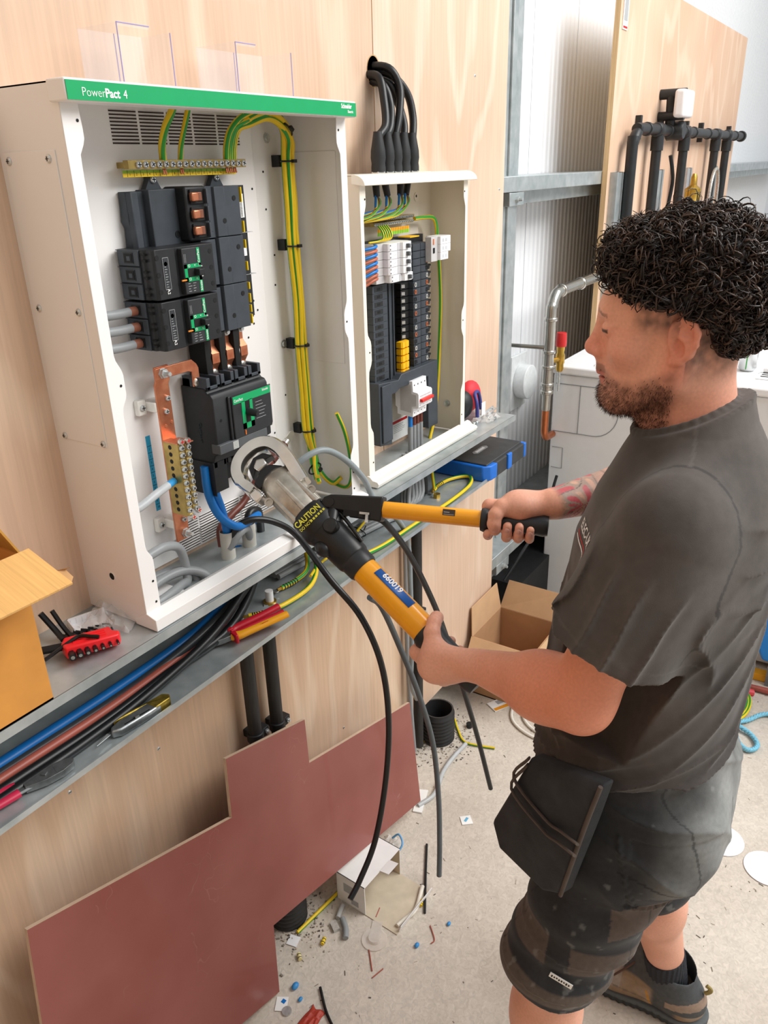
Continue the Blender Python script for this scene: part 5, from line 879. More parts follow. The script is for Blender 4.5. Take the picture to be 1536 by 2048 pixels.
# ================================================================ leaning red-brown panel
redm = mat('phenolic_red', '96574f', .38, var=.10, scale=5, c2='88473f', bump=.03, bscale=60, coat=.15); rededge = mat('panel_edge', 'c9b09a', .7)
def redmat():
    m = MATS['phenolic_red']; N = m.node_tree.nodes; L = m.node_tree.links; b = N['Principled BSDF']
    tc = N.new('ShaderNodeTexCoord'); w = N.new('ShaderNodeTexNoise'); w.inputs['Scale'].default_value = 9; w.inputs['Detail'].default_value = 2; L.new(tc.outputs['Object'], w.inputs[0])
    mx = N.new('ShaderNodeMix'); mx.data_type = 'VECTOR'; mx.inputs[0].default_value = .25; L.new(tc.outputs['Object'], mx.inputs[4]); L.new(w.outputs[1], mx.inputs[5])
    v = N.new('ShaderNodeTexVoronoi'); v.feature = 'DISTANCE_TO_EDGE'; v.inputs['Scale'].default_value = 7; L.new(mx.outputs[1], v.inputs[0])
    r = N.new('ShaderNodeMapRange'); r.inputs[1].default_value = 0; r.inputs[2].default_value = .006; r.inputs[3].default_value = .35; r.inputs[4].default_value = 0; L.new(v.outputs[0], r.inputs[0])
    n2 = N.new('ShaderNodeTexNoise'); n2.inputs['Scale'].default_value = 4; L.new(tc.outputs['Object'], n2.inputs[0]); m3 = N.new('ShaderNodeMath'); m3.operation = 'GREATER_THAN'; m3.inputs[1].default_value = .55; L.new(n2.outputs[0], m3.inputs[0])
    m4 = N.new('ShaderNodeMath'); m4.operation = 'MULTIPLY'; L.new(r.outputs[0], m4.inputs[0]); L.new(m3.outputs[0], m4.inputs[1])
    src = b.inputs['Base Color'].links[0].from_socket; x = N.new('ShaderNodeMix'); x.data_type = 'RGBA'; L.new(m4.outputs[0], x.inputs[0]); L.new(src, x.inputs[6]); x.inputs[7].default_value = (*lin('b08078'), 1); L.new(x.outputs[2], b.inputs['Base Color'])
redmat()
th = math.radians(8); poly = [(.936, .687), (1.196, .620), (1.181, .501), (1.640, .391), (1.618, .040), (.953, .190), (.922, .003), (.80, .034), (.60, .10), (.30, .19), (.34, .42), (.444, .682), (.913, .546)]
poly = [(.444, .682), (.913, .546), (.936, .687), (1.196, .620), (1.181, .501), (1.640, .391), (1.618, .045), (.953, .190), (.922, .006), (.60, .10), (.36, .17), (.40, .42)]
m = MB(); m.prism(poly, 0, .009, 'xz', 0); T = Matrix.Rotation(-th, 4, 'X'); T.translation = Vector((0, -.178, 0))
for i in range(len(m.v)): m.v[i] = T @ m.v[i]
m.m = [1] * len(m.f); m.m[0] = 0; m.m[1] = 0
tag(m.build('leaning_board', [redm, rededge], sm=0), 'red-brown coated panel with cut-out corners leaning on the plywood', 'board')
# corrugated ducts
def duct(x, y, r, h, label, tilt=0.0):
    pr = []; n = int(h / .0145)
    for k in range(n): z = k * .0145; pr += [(r * .93, z), (r, z + .003), (r, z + .009), (r * .93, z + .012)]
    pr += [(r * .93, h), (r * .84, h), (r * .84, h * .2)]
    m = MB(); m.lathe(pr, (x, y, .001), (0, 0, 1), 30, 0); m.lathe([(0, h * .2), (r * .84, h * .2)], (x, y, .001), (0, 0, 1), 30, 1)
    return tag(m.build('corrugated_duct', [mat('duct_black', '2b2c2d', .5, var=.1), dark_pl], sm=60), label, 'duct')
duct(1.955, -.045, .058, .125, 'upright black corrugated duct on the floor under the black conduit'); duct(1.105, -.056, .052, .10, 'black corrugated duct peeping out below the red-brown panel')
# ---------------- white carton
wb = thing('white_carton', (1.30, -.19, 0), 'small white carton lying open beside the red-brown panel', 'box')
cw = mat('carton_white', 'ecebe9', .6, var=.02); ck = mat('carton_kraft', 'cdbfa9', .75, var=.05)
T = fr((1.222, -.136, .0), (1, -.06, 0), (0, 0, 1)); t_ = .002; wl, wd_, wh = .165, .098, .10
m = MB(); m.T = T; m.box(0, wl, -wd_, 0, wh - t_, wh); m.box(0, wl, -t_, 0, 0, wh); m.box(0, t_, -wd_, 0, 0, wh); m.box(wl - t_, wl, -wd_, 0, 0, wh); m.box(0, wl, -wd_, 0, 0.0005, t_); bx_ = m.build('carton', cw, wb)
m = MB(); m.T = T; m.box(t_, wl - t_, -wd_ + .0, -t_ * 2, t_, t_ + .0006); m.box(t_ , t_ + .0006, -wd_, -t_, t_, wh - t_); m.box(wl - t_ - .0006, wl - t_, -wd_, -t_, t_, wh - t_); m.box(t_, wl - t_, -t_ - .0008, -t_, t_, wh - t_); m.build('lining', ck, bx_)
m = MB(); m.T = T; m.box(.0, wl, -wd_ - .105, -wd_, .0005, .0025); m.build('lid_flap', ck, wb); m = MB(); m.T = T; m.prism([(-wd_ - .105, .001), (-wd_ - .103, .001), (-wd_ - .110, .026), (-wd_ - .112, .026)], .01, wl - .005, 'yz'); m.build('tuck_flap', cw, wb)
m = MB(); m.T = T; m.prism([(-wd_, wh), (-wd_ - .030, wh + .006), (-wd_ - .030, wh + .0075), (-wd_, wh + .0015)], .07, .115, 'yz'); m.build('tab', cw, wb)
m = MB(); m.T = T; m.box(-.0006, 0, -.06, -.025, .045, .075); m.box(-.0006, 0, -.075, -.05, .012, .03); m.build('print', grey_ink, bx_); m = MB(); m.T = T; m.box(wl - .02, wl - .008, -.075, -.06, .006, .03); tag(m.build('brown_plug', wire_brown), 'small brown plastic piece inside the white carton', 'plastic part')
# ---------------- floor litter, one object each
FZ = .0012
def flat(name, x, y, sx, sy, m_, label, cat='litter', rz=0.0, h=.0015, grp='litter on the floor'):
    b_ = MB(); b_.T = fr((x, y, FZ), (math.cos(rz), math.sin(rz), 0), (0, 0, 1)); b_.prism([(-sx / 2, -sy / 2), (sx / 2, -sy / 2 * .9), (sx / 2 * .95, sy / 2), (-sx / 2, sy / 2 * .96)], 0, h, 'xy'); return tag(b_.build(name, m_, sm=0), label, cat, grp)
flat('paper_square', 1.052, -.116, .03, .03, white_pl, 'small white square in front of the black duct', 'paper', .2); flat('paper_square', .903, -.200, .036, .03, paper_w, 'white and blue paper scrap at the lower left of floor', 'paper', .5)
MB().box(.905, .915, -.205, -.195, FZ + .0015, FZ + .002).build('blue_print', wire_blue, bpy.data.objects['paper_square.001'])
flat('paper_square', 1.660, -.311, .035, .035, paper_w, 'white and blue wrapper alone on the floor in front of the red-brown panel', 'paper', .7); MB().box(1.652, 1.67, -.314, -.306, FZ + .0015, FZ + .002).build('blue_print', mat('pale_blue', '6fb3d6', .5), bpy.data.objects['paper_square.002'])
flat('paper_strip', 2.375, -.875, .07, .04, paper_w, 'folded white paper scrap behind the man near the blue rope', 'paper', 1.0)
m = MB(); m.lathe([(.004, 0), (.012, 0), (.012, .003), (.004, .003)], (.895, -.222, FZ), (0, 0, 1), 18); tag(m.build('washer', zinc), 'grey washer near the bottom edge of the floor', 'washer')
def stick_(name, p, r, m_, label, n=8, cat='offcut', grp='offcuts on the floor', sm=5): return tag(MB().tube([(x, y, max(z, r + .0006)) for x, y, z in p], r, n, sm=sm if len(p) > 2 else 0).build(name, m_, sm=60), label, cat, grp)
gy('earth_offcut', [(1.235, -.130, .006), (1.16, -.122, .006), (1.074, -.112, .006)], .0052, 'straight green-yellow wire offcut between black duct and white carton', 'offcuts on the floor', 5, cat='offcut')
stick_('grey_offcut', [(1.17, -.19, 0), (1.15, -.215, 0), (1.126, -.232, 0)], .008, wire_grey, 'thick grey cable offcut in front of the white carton'); stick_('grey_offcut', [(1.205, -.165, 0), (1.165, -.178, 0)], .007, mat('offcut_pale', 'b7b7b5', .5), 'pale grey cable offcut left of the thick one'); flat('metal_clip', 1.142, -.185, .03, .018, zinc, 'small grey metal clip beside the cable offcuts', 'clip', 1.0, .008)
def crimp(x, y, rz, label, m_):
    b_ = MB(); d = Vector((math.cos(rz), math.sin(rz), 0)) * .009; c = Vector((x, y, .006)); b_.cyl(c - d, c + d, .0052, n=12, m=0); b_.cyl(c - d * .6, c - d * .4, .0055, n=12, m=1); b_.cyl(c + d * .4, c + d * .6, .0055, n=12, m=1); return tag(b_.build('wire_marker', [m_, black_ink], sm=50), label, 'marker', 'yellow markers on the floor')
crimp(1.090, -.186, .3, 'yellow ring marker in front of the grey cable offcuts', wire_y); crimp(1.022, -.160, .9, 'pale yellow ring marker right of the red-brown panel corner', mat('pale_yellow', 'e3d69a', .5)); crimp(1.325, -.345, .4, 'yellow ring marker beside the white carton flap', wire_y)
blob = lambda x, y, s, l: tag(MB().sph((x, y, s * .8), (s * 1.4, s, s * .8), 6).build('plastic_bit', mat('cap_blue', '3a8fd0', .45)), l, 'cap', 'blue caps on the floor')
blob(.954, -.201, .008, 'bright blue plastic bit right of the lower panel edge'); blob(.935, -.232, .005, 'tiny blue bit below the bright blue one'); blob(1.21, -.40, .006, 'blue cap right of the clear blister'); blob(1.31, -.44, .005, 'pale blue dot right of the white carton flap')
stick_('black_tie', [(.985, -.255, 0), (.94, -.31, 0), (.90, -.385, 0)], .0035, tie_m, 'black cable tie at the bottom edge of the floor'); stick_('black_tie', [(1.512, -.255, 0), (1.41, -.31, 0), (1.304, -.369, 0)], .0035, tie_m, 'black cable tie right of the white carton'); stick_('white_flex', [(1.374, -.321, 0), (1.30, -.343, 0), (1.255, -.333, 0), (1.230, -.327, 0)], .0062, mat('flex_white', 'e3ddcf', .5), 'short curved white cable offcut along the carton flap')
stick_('grey_flex_offcut', [(1.628, -.156, 0), (1.70, -.175, 0), (1.80, -.15, 0), (1.88, -.145, 0), (1.966, -.150, 0)], .0075, mat('clear_grey', 'b9bcbd', .3), 'long pale grey flex lying along the red-brown panel end')
flat('white_wrapper', 1.655, -.150, .10, .03, paper_w, 'white plastic strip at the right end of the red-brown panel', 'wrapper', .3, .004)
crumple('plastic_bag', (1.45, -.165, FZ), .07, .06, .03, 'clear bag with blue edge behind the white carton', 'bag', bagm, 8.8); cable('blue_band', [(1.43, -.20, .006), (1.455, -.205, .03), (1.475, -.18, .035), (1.47, -.16, .015)], .003, mat('band_blue', '6aa6d6', .4), 'bent blue strip on the clear bag behind the white carton', cat='strip')
bls_ = MB(); bls_.lathe([(.0, .010), (.016, .010), (.018, .002), (.034, .002), (.034, .0005)], (1.167, -.296, FZ), (0, 0, 1), 22); bls_.T = fr((1.167, -.296, FZ), (1, .4, 0), (0, 0, 1)); bls_.box(.0, .055, -.012, .016, .0006, .0018); tag(bls_.build('clear_blister', mat('blister', 'efe6dc', .12, alpha=.45, spec=.9)), 'round clear plastic blister in front of the white carton', 'packaging')
tag(crumple('red_wrapper', (.905, -.285, FZ), .07, .04, .012, 'red plastic scrap at the bottom edge of the floor', 'wrapper', mat('scrap_red', 'b5402f', .5), 3.7), 'red plastic scrap at the bottom edge of the floor', 'wrapper')
for k, (p, l) in enumerate((([(1.255, -.255, 0), (1.225, -.262, 0)], 'reddish wire clipping by the clear blister'), ([(1.135, -.30, 0), (1.09, -.34, 0)], 'longer reddish wire clipping left of the blister'), ([(1.11, -.36, 0), (1.075, -.35, 0)], 'short red wire clipping below the blister'), ([(1.28, -.40, 0), (1.25, -.43, 0), (1.235, -.428, 0)], 'bent red wire clipping beside the black cable tie'))): stick_('wire_clipping', p, .0016, wire_pink, l, 6)
gy('earth_offcut', [(2.066, -.052, .006), (2.02, -.09, .006), (1.975, -.14, .006), (1.985, -.20, .006), (2.00, -.245, .006)], .0042, 'curved green-yellow wire offcut beside the corrugated duct', 'offcuts on the floor', 5, cat='offcut'); gy('earth_offcut', [(1.905, -.022, .006), (1.945, .0, .006), (1.985, .02, .006)], .0052, 'thick yellow offcut behind the conduit at the plywood foot', 'offcuts on the floor', 5, cat='offcut')
tag(MB().lathe([(.006, 0), (.011, 0), (.011, .016), (.006, .016)], (2.06, -.115, FZ), (0, 0, 1), 14).build('rubber_grommet', black_pl), 'small black grommet right of the upright corrugated duct', 'grommet')
# packet, white loops
pk = flat('paper_packet', 2.235, -.155, .085, .055, paper_w, 'white and orange paper packet on the floor in front of the cardboard box', 'packet', -.5, .004); b_ = MB(); b_.T = fr((2.235, -.155, FZ), (math.cos(-.5), math.sin(-.5), 0), (0, 0, 1)); b_.box(-.04, .04, -.027, -.012, .004, .0046, 0); b_.box(-.01, .016, .0, .02, .004, .0046, 1); b_.build('print', [mat('packet_orange', 'e79a2c', .5), grey_ink], pk)
wl_ = mat('cable_white', 'e6e2d8', .5)
stick_('white_cable_loop', [(2.36, -.25, 0), (2.30, -.21, 0), (2.24, -.205, 0), (2.17, -.235, 0), (2.13, -.30, 0), (2.12, -.38, 0), (2.14, -.45, 0)], .0055, wl_, 'outer white cable loop on the floor in front of the man', cat='cable'); stick_('white_cable_loop', [(2.36, -.29, 0), (2.29, -.26, 0), (2.22, -.255, 0), (2.17, -.30, 0), (2.15, -.37, 0), (2.17, -.46, 0)], .0055, wl_, 'inner white cable loop on the floor in front of the man', cat='cable')
# white discs behind the man
for k, (x, y) in enumerate(((1.988, -.993), (1.945, -1.125))):
    m = MB(); m.lathe([(.003, .0), (.062, .0), (.063, .001), (.062, .0022), (.012, .0024), (.010, .0014), (.003, .0014)], (x, y, FZ), (0, 0, 1), 40); tag(m.build('white_disc', white_pl), ('white plastic disc on the floor behind the rear boot', 'white plastic disc cut by the right picture edge')[k], 'disc', 'white discs')
rope = mat('rope_blue', '7fc3dc', .6, var=.15, scale=200)
def rope_o(pts, label):
    P_ = smooth_pts(pts, 10); t = thing('blue_rope', P_[0], label, 'rope')
    for ph in range(3):
        q = []
        for i, p in enumerate(P_):
            d = (P_[min(i + 1, len(P_) - 1)] - P_[max(0, i - 1)]).normalized(); s_ = d.cross(Vector((0, 0, 1))).normalized(); u_ = s_.cross(d); a = i * 1.1 + ph * 2 * pi / 3; q.append(p + (s_ * math.cos(a) + u_ * math.sin(a)) * .0045)
        MB().tube(q, .0048, 6).build('strand', rope, t, sm=60)
rope_o([(2.58, -.86, .01), (2.53, -.915, .012), (2.45, -.955, .012), (2.43, -.99, .012), (2.47, -1.01, .012), (2.52, -.98, .012), (2.545, -.93, .02), (2.60, -.96, .012), (2.66, -1.0, .012), (2.68, -1.06, .012)], 'pale blue rope with a loop on the floor behind the man')
for k in range(4):
    c = Vector((2.66, -.895, .012 + .008 * (k % 2))); rr = .075 + .008 * k
    gy('earth_coil_turn', [(c.x + math.cos(a) * rr * 1.15, c.y + math.sin(a) * rr * .55, c.z) for a in np.linspace(0, 2 * pi, 25)], .0055, ('innermost', 'second', 'third', 'outermost')[k] + ' turn of the green-yellow coil on the floor behind the man', 'coil of earth wire', 2, cat='coil')
tag(MB().tube([(2.745, -.915, .028), (2.76, -.945, .02)], .014, 10).build('red_tape', mat('tape_red', 'd0434a', .5)), 'red tape around the green-yellow coil', 'tape')
m = MB(); m.T = fr((2.90, -.93, .02), (.06, -1, 0), (0, 0, 1)); m.box(-.12, .25, -.02, .02, -.018, .012); m.lathe([(.006, 0), (.006, .002), (0, .002)], (-.02, 0, .012), (0, 0, 1), 12); tag(m.build('yellow_tool', mat('tool_yellow', 'f0ac1c', .4), bev=.006), 'yellow tool handle on the floor behind the man', 'tool')
tag(MB().tube([(2.80, -.84, .014), (2.81, -1.0, .014), (2.82, -1.2, .014)], [.009, .013, .014], 10).build('wooden_handle', mat('handle_red_brown', '9a4f44', .5, var=.12)), 'red-brown wooden handle on the floor beside the yellow tool', 'tool')
# blue plastic crate behind the man
bp_ = mat('crate_blue', '1f86e0', .38, var=.03); cr_ = thing('blue_crate', (2.9, -1.15, 0), 'bright blue plastic tub at the right picture edge', 'tub')
m = MB(); m.prism([(-.885, .24), (-.945, .11), (-1.40, .11), (-1.40, .60), (-.89, .60)], 2.85, 2.965, 'yz'); m.build('tub', bp_, cr_, bev=.012); MB().box(2.86, 2.955, -1.38, -.97, .001, .11).build('base', mat('base_grey', '77797b', .6), cr_); m = MB(); m.box(2.842, 2.97, -1.41, -.88, .58, .62); m.build('rim', bp_, cr_, bev=.008)
for z in (.30, .45, .54): m = MB(); m.lathe([(.014, 0), (.012, -.006), (0, -.007)], (2.849, -.925, z), (-1, 0, 0), 14); m.build('drain_hole', mat('crate_dark', '12407c', .5), cr_)
m = MB(); m.box(2.86, 2.95, -1.3, -.90, .621, .78); crm = tag(m.build('white_sack', mat('sack_white', 'e4e6ea', .6)), 'white printed sack above the blue tub at the right picture edge', 'sack')
for k in range(6): MB().box(2.8585, 2.86, -1.0, -.91, .635 + k * .023, .646 + k * .023).build('stripe', black_ink, crm)
# rubble by the duct and loose crumbs: nobody could count it
cb_ = MB()
for k in range(1100):
    if k < 420: a = random.random() * 2 * pi; r_ = .06 + abs(random.gauss(0, .05)); x, y = 1.955 + math.cos(a) * r_, -.045 + math.sin(a) * r_
    elif k < 720: a = random.random() * 2 * pi; r_ = .045 + abs(random.gauss(0, .05)); x, y = 1.10 + math.cos(a) * r_, -.06 + math.sin(a) * r_
    else: x, y = random.uniform(.85, 2.9), random.uniform(-1.15, -.02)
    s_ = random.uniform(.0012, .0042) if k < 720 else random.uniform(.0008, .0022); R_ = Matrix.Rotation(random.random() * 6, 3, 'Z'); cb_.cbox((x, y, s_ * .4), (s_ * random.uniform(1, 2.5 if k < 720 else 8), s_, s_ * .8), random.choice((0, 0, 1, 2)) if k < 720 else random.choice((0, 1, 1, 2)), R_)
tag(cb_.build('floor_debris', [mat('crumb_pale', 'b9aea0', .8), mat('crumb_dark', '5d554e', .8), mat('crumb_mid', '8e8479', .8)], sm=0), 'crumbs and swarf scattered over the concrete floor', 'debris', kind='stuff')
# ---------------- cardboard box with open flaps on the floor
kb = thing('cardboard_box', (2.38, -.14, 0), 'open brown cardboard box with raised flaps on the floor', 'box'); krf = mat('kraft_board', 'b98f68', .78, var=.06, scale=12); krf2 = mat('kraft_inside', 'c9a37c', .78, var=.05, scale=12)
bx0, bx1, by0, by1, bh = 2.25, 2.50, -.268, -.022, .25
m = MB(); t_ = .004; m.box(bx0, bx1, by0, by0 + t_, 0.001, bh); m.box(bx0, bx1, by1 - t_, by1, 0.001, bh); m.box(bx0, bx0 + t_, by0, by1, 0.001, bh); m.box(bx1 - t_, bx1, by0, by1, 0.001, bh); m.box(bx0, bx1, by0, by1, 0.001, .005); m.build('carton', krf, kb)
def flap(a, b_, c, d, nm_): 
    m = MB(); n_ = (Vector(b_) - Vector(a)).cross(Vector(c) - Vector(a)).normalized() * .003; q = [Vector(p) for p in (a, b_, c, d)]; m.add(q + [p + n_ for p in q], [(0, 3, 2, 1), (4, 5, 6, 7), (0, 1, 5, 4), (1, 2, 6, 5), (2, 3, 7, 6), (3, 0, 4, 7)]); m.build(nm_, krf2, kb)
flap((bx0, by1, bh), (bx1, by1, bh), (bx1 - .02, by1 + .012, bh + .115), (bx0 + .02, by1 + .014, bh + .11), 'flap'); flap((bx1, by1, bh), (bx1, by0, bh), (bx1 + .05, by0 + .015, bh + .10), (bx1 + .045, by1 - .015, bh + .105), 'flap'); flap((bx0, by0, bh), (bx0, by1, bh), (bx0 - .07, by1 - .01, bh - .07), (bx0 - .07, by0 + .01, bh - .07), 'flap'); flap((bx1, by0, bh), (bx0, by0, bh), (bx0 + .02, by0 - .06, bh - .09), (bx1 - .02, by0 - .06, bh - .09), 'flap')
# ================================================================ background: boiler unit, pipes, far board
bu = thing('boiler_unit', (3.3, -.65, 0), 'large white metal appliance cabinet behind the man', 'appliance'); wm = mat('appliance_white', 'e9ebec', .35, var=.01)
BX, BZ = 2.975, 1.117
m = MB(); m.box(BX + .012, 3.62, -1.62, 0, .02, BZ - .035); m.build('cabinet', wm, bu, bev=.006); m = MB(); m.box(BX, 3.64, -1.64, .004, BZ - .032, BZ); m.build('top', mat('appliance_top', 'f0f1f2', .35, var=.01), bu, bev=.008)
m = MB(); m.box(BX + .009, BX + .0125, -.605, -.603, .03, BZ - .04); m.build('joint', mat('joint_grey', '9da1a3', .5), bu)
gl = mat('outline_grey', '8b8f91', .5)
dpath = [(-.012, 1.045), (-.18, 1.045)] + [(-.18 - .095 * math.sin(a), .945 + .10 * math.cos(a)) for a in np.linspace(.15, pi - .15, 14)] + [(-.18, .845), (-.012, .845)]
MB().tube([(BX + .0115, y, z) for y, z in dpath], .0018, 6).build('d_shaped_groove', gl, bu); MB().tube([(BX + .0115, -.115, 1.045), (BX + .0115, -.115, .845)], .0018, 6).build('groove', gl, bu); MB().tube([(BX + .0115, y, z) for y, z in ((-.012, .775), (-.058, .775), (-.058, .685), (-.012, .685))], .0016, 6).build('square_groove', gl, bu)
# steel pipe with copper elbow
sp_ = thing('heating_pipe', (2.90, -.01, .78), 'steel pipe with elbow and copper end beside the white appliance', 'pipe'); sst = mat('stainless_pipe', 'bdbab2', .25, .9, var=.06)
px, py = 2.893, -.01
MB().tube([(px, py, 1.03), (px, py, 1.33), (px + .008, py, 1.365), (px + .03, py, 1.395), (px + .07, py, 1.408), (px + .25, py, 1.412), (px + .6, py, 1.414)], .021, 20, sm=6).build('pipe', sst, sp_, sm=60)
for z in (1.03, 1.06, 1.13, 1.19, 1.315): MB().lathe([(.022, -.008), (.0255, -.005), (.0255, .005), (.022, .008)], (px, py, z), (0, 0, 1), 20).build('coupling', sst, sp_, sm=60)
for x in (px + .09, px + .30): MB().lathe([(.022, -.008), (.0255, -.005), (.0255, .005), (.022, .008)], (x, py, 1.410), (1, 0, 0), 20).build('coupling', sst, sp_, sm=60)
MB().lathe([(.021, 1.03), (.017, 1.01), (.017, .96), (.0155, .955)], (px, py, 0), (0, 0, 1), 20).build('reducer', sst, sp_, sm=60)
MB().tube([(px, py, .965), (px, py, .88), (px + .005, py, .855), (px + .025, py, .835), (px + .09, py, .83)], .0145, 16, sm=6).build('copper_elbow', mat('copper_pipe', 'c9784f', .28, .9, var=.08), sp_, sm=60)
MB().cyl((px, py, 1.205), (px - .05, .25, 1.21), .008, n=12).build('bracket_rod', sst, sp_)
vv = thing('relief_valve', (2.975, -.02, 1.09), 'brass relief valve with red cap beside the steel pipe', 'valve')
MB().lathe([(.011, 0), (.015, .01), (.015, .03), (.018, .035), (.018, .065), (.014, .075), (.016, .09), (.016, .10)], (2.965, -.03, 1.10), (0, 0, 1), 14).build('body', brass_y, vv); MB().lathe([(.021, .10), (.022, .115), (.020, .15), (.019, .153), (0, .153)], (2.965, -.03, 1.10), (0, 0, 1), 12).build('red_cap', mat('cap_red', 'c92a2a', .4), vv); MB().cyl((2.965, -.03, 1.02), (2.965, -.03, 1.10), .006, n=10).build('stem', zinc, vv); MB().cyl((2.965, -.03, 1.15), (px, py, 1.15), .010, n=10).build('branch', brass_y, vv)
fp = MB(); fp.box(3.10, 3.26, .235, .247, .86, 1.10); fp.lathe([(.075, 0), (.075, .05), (.068, .052), (0, .052)], (3.19, .235, .98), (0, -1, 0), 30); tag(fp.build('vent_plate', mat('vent_grey', 'dfe3e4', .45), bev=.002), 'square wall plate with round spigot behind the steel pipe', 'vent')
cable('black_hose', [(2.62, .02, .30), (2.75, -.02, .42), (2.86, -.04, .50), (2.96, -.05, .66)], .006, wire_black, 'thin dark wire climbing the cladding left of the appliance')
m = MB(); m.box(2.66, 3.3, -.03, .20, .002, .27); tag(m.build('shadow_block', mat('shadow_black', '1a1a1b', .7, var=.2)), 'black block standing for the shadow and black things under the lower rail', 'block')  # dark block stands in for the shadow and black things beside the appliance
# drink can on the appliance
dc = thing('drink_can', (3.225, -.678, BZ), 'silver drink can with red lettering on the white appliance', 'can'); cm_ = (3.225, -.678, BZ)
MB().lathe([(.022, 0), (.027, .004), (.033, .012), (.033, .103), (.027, .118), (.025, .120), (.024, .117), (0, .117)], cm_, (0, 0, 1), 30).build('can', mat('can_silver', 'd4d6d8', .28, .7, var=.04), dc, sm=50)
v_ = (CAM - Vector(cm_)); v_.z = 0; v_.normalize(); s_ = Vector((0, 0, 1)).cross(v_)
text('Coke', .036, dc, Vector(cm_) + v_ * .0345 - s_ * .032 + Vector((0, 0, .072)), s_, (0, 0, 1), red_ink, bold=.0008, sx=.75)
m = MB(); m.box(-.004, .004, -.0005, .0005, .012, .06); m.T = None; m.T = Matrix.Translation(Vector(cm_) + v_ * .0335 - s_ * .005); MB_ = MB(); MB_.T = m.T; MB_.box(-.005, .003, -.002, .001, .012, .062); MB_.build('green_stripe', wire_g, dc)
pc = MB(); pc.box(3.10, 3.32, -.86, -.73, BZ + .001, BZ + .004); pco = tag(pc.build('printed_sheet', paper_w), 'printed white sheet lying beside the drink can', 'paper'); m = MB(); [m.box(3.13 + .03 * k, 3.145 + .03 * k, -.79 + .01 * (k % 2), -.74, BZ + .004, BZ + .0045) for k in range(5)]; m.build('print', black_ink, pco)
T = fr((3.20, -.80, BZ + .018), (0, -1, .02), (0, 0, 1)); m = MB(); m.T = T; m.cyl((-.06, 0, 0), (.2, 0, 0), .011, n=12); tag(m.build('marker_pen', white_pl), 'white pen lying on the appliance by the can', 'pen'); tag(MB().tube([(3.42, -.80, BZ + .03), (3.42, -.9, BZ + .03)], .028, 14).build('black_roll', black_pl), 'black round item on the appliance at the right edge', 'roll')
# ---- far board: waste pipes, strut, box
wp = mat('waste_pipe_black', '26282a', .42, var=.1); bpx = thing('waste_pipe', (4.6, -.05, .9), 'black waste pipe manifold running across the far plywood board', 'pipe'); pyy = -.055
MB().tube([(3.575, pyy, .9), (3.575, pyy, 1.86), (3.585, pyy, 1.93), (3.63, pyy, 1.972), (3.70, pyy, 1.985), (4.5, pyy, 1.985), (5.80, pyy, 1.985)], .023, 18, sm=5).build('main_run', wp, bpx, sm=60)
for x in (3.94, 4.42, 5.12, 5.42):
    MB().cyl((x, pyy, .9), (x, pyy, 1.985), .022, n=16).build('branch', wp, bpx, sm=60); MB().lathe([(.027, -.04), (.030, -.036), (.030, .036), (.027, .04)], (x, pyy, 1.985), (1, 0, 0), 18).build('tee', wp, bpx, sm=60); MB().cyl((x, pyy, 1.90), (x, pyy, 1.96), .028, n=16).build('socket', wp, bpx, sm=60)
for x in (3.76, 4.10, 4.58, 4.90, 5.62): m = MB(); m.lathe([(.0235, -.012), (.028, -.01), (.028, .01), (.0235, .012)], (x, pyy, 1.985), (1, 0, 0), 16); m.box(x - .010, x + .010, -.030, -.004, 1.945, 2.04); m.build('pipe_clip', wp, bpx, bev=.002)
MB().lathe([(.030, 0), (.032, .01), (.032, .03), (0, .03)], (5.80, pyy, 1.985), (1, 0, 0), 18).build('end_cap', wp, bpx)
m = MB(); m.lathe([(.036, -.03), (.042, -.025), (.042, .04), (.036, .05), (0, .05)], (4.15, pyy - .01, 1.985), (0, -1, 0), 22); m.cyl((4.12, pyy, 2.0), (4.10, pyy, 2.14), .022, n=16); m.cyl((4.10, -.004, 2.135), (4.10, -.12, 2.135), .022, n=14); m.cyl((4.10, -.004, 2.045), (4.10, -.12, 2.045), .02, n=14); m.build('riser', wp, bpx, sm=50)
wbx = thing('junction_box', (4.11, -.11, 2.03), 'white box on the black pipes of the far plywood board', 'box'); m = MB(); m.box(4.03, 4.20, -.135, -.085, 2.035, 2.15); m.build('body', white_pl, wbx, bev=.014, segs=4)
for k, x in enumerate((3.475, 4.085, 4.645, 5.26)):
    m = MB(); m.prism([(x, -.004), (x, -.035), (x + .02, -.035), (x + .02, -.031), (x + .006, -.031), (x + .006, -.01), (x + .095, -.01), (x + .095, -.031), (x + .081, -.031), (x + .081, -.035), (x + .10, -.035), (x + .082, -.004)], .9, 1.82, 'xy'); m.box(x + .02, x + .08, -.030, -.01, .9, 1.818); tag(m.build('strut_channel', galv, sm=30), ('leftmost', 'second', 'third', 'rightmost')[k] + ' steel strut channel on the far plywood board', 'strut', 'strut channels')
cable('black_wire', [(4.20, -.06, 1.60), (4.22, -.07, 1.75), (4.19, -.07, 1.82), (4.17, -.06, 1.88)], .009, wire_black, 'black wire stub between the strut channels')
bv = thing('brass_valve', (4.09, -.20, 0), 'brass air valve above the man\'s hair', 'valve'); MB().lathe([(.045, 0), (.05, .02), (.05, .10), (.056, .11), (.056, .15), (.042, .165), (.036, .18), (.036, .235), (.016, .25), (.014, .285), (.008, .30), (0, .30)], (4.09, -.20, 1.50), (0, 0, 1), 20).build('body', brass_y, bv, sm=40); MB().cyl((4.09, -.20, 0), (4.09, -.20, 1.5), .014, n=12).build('supply_pipe', copper, bv)
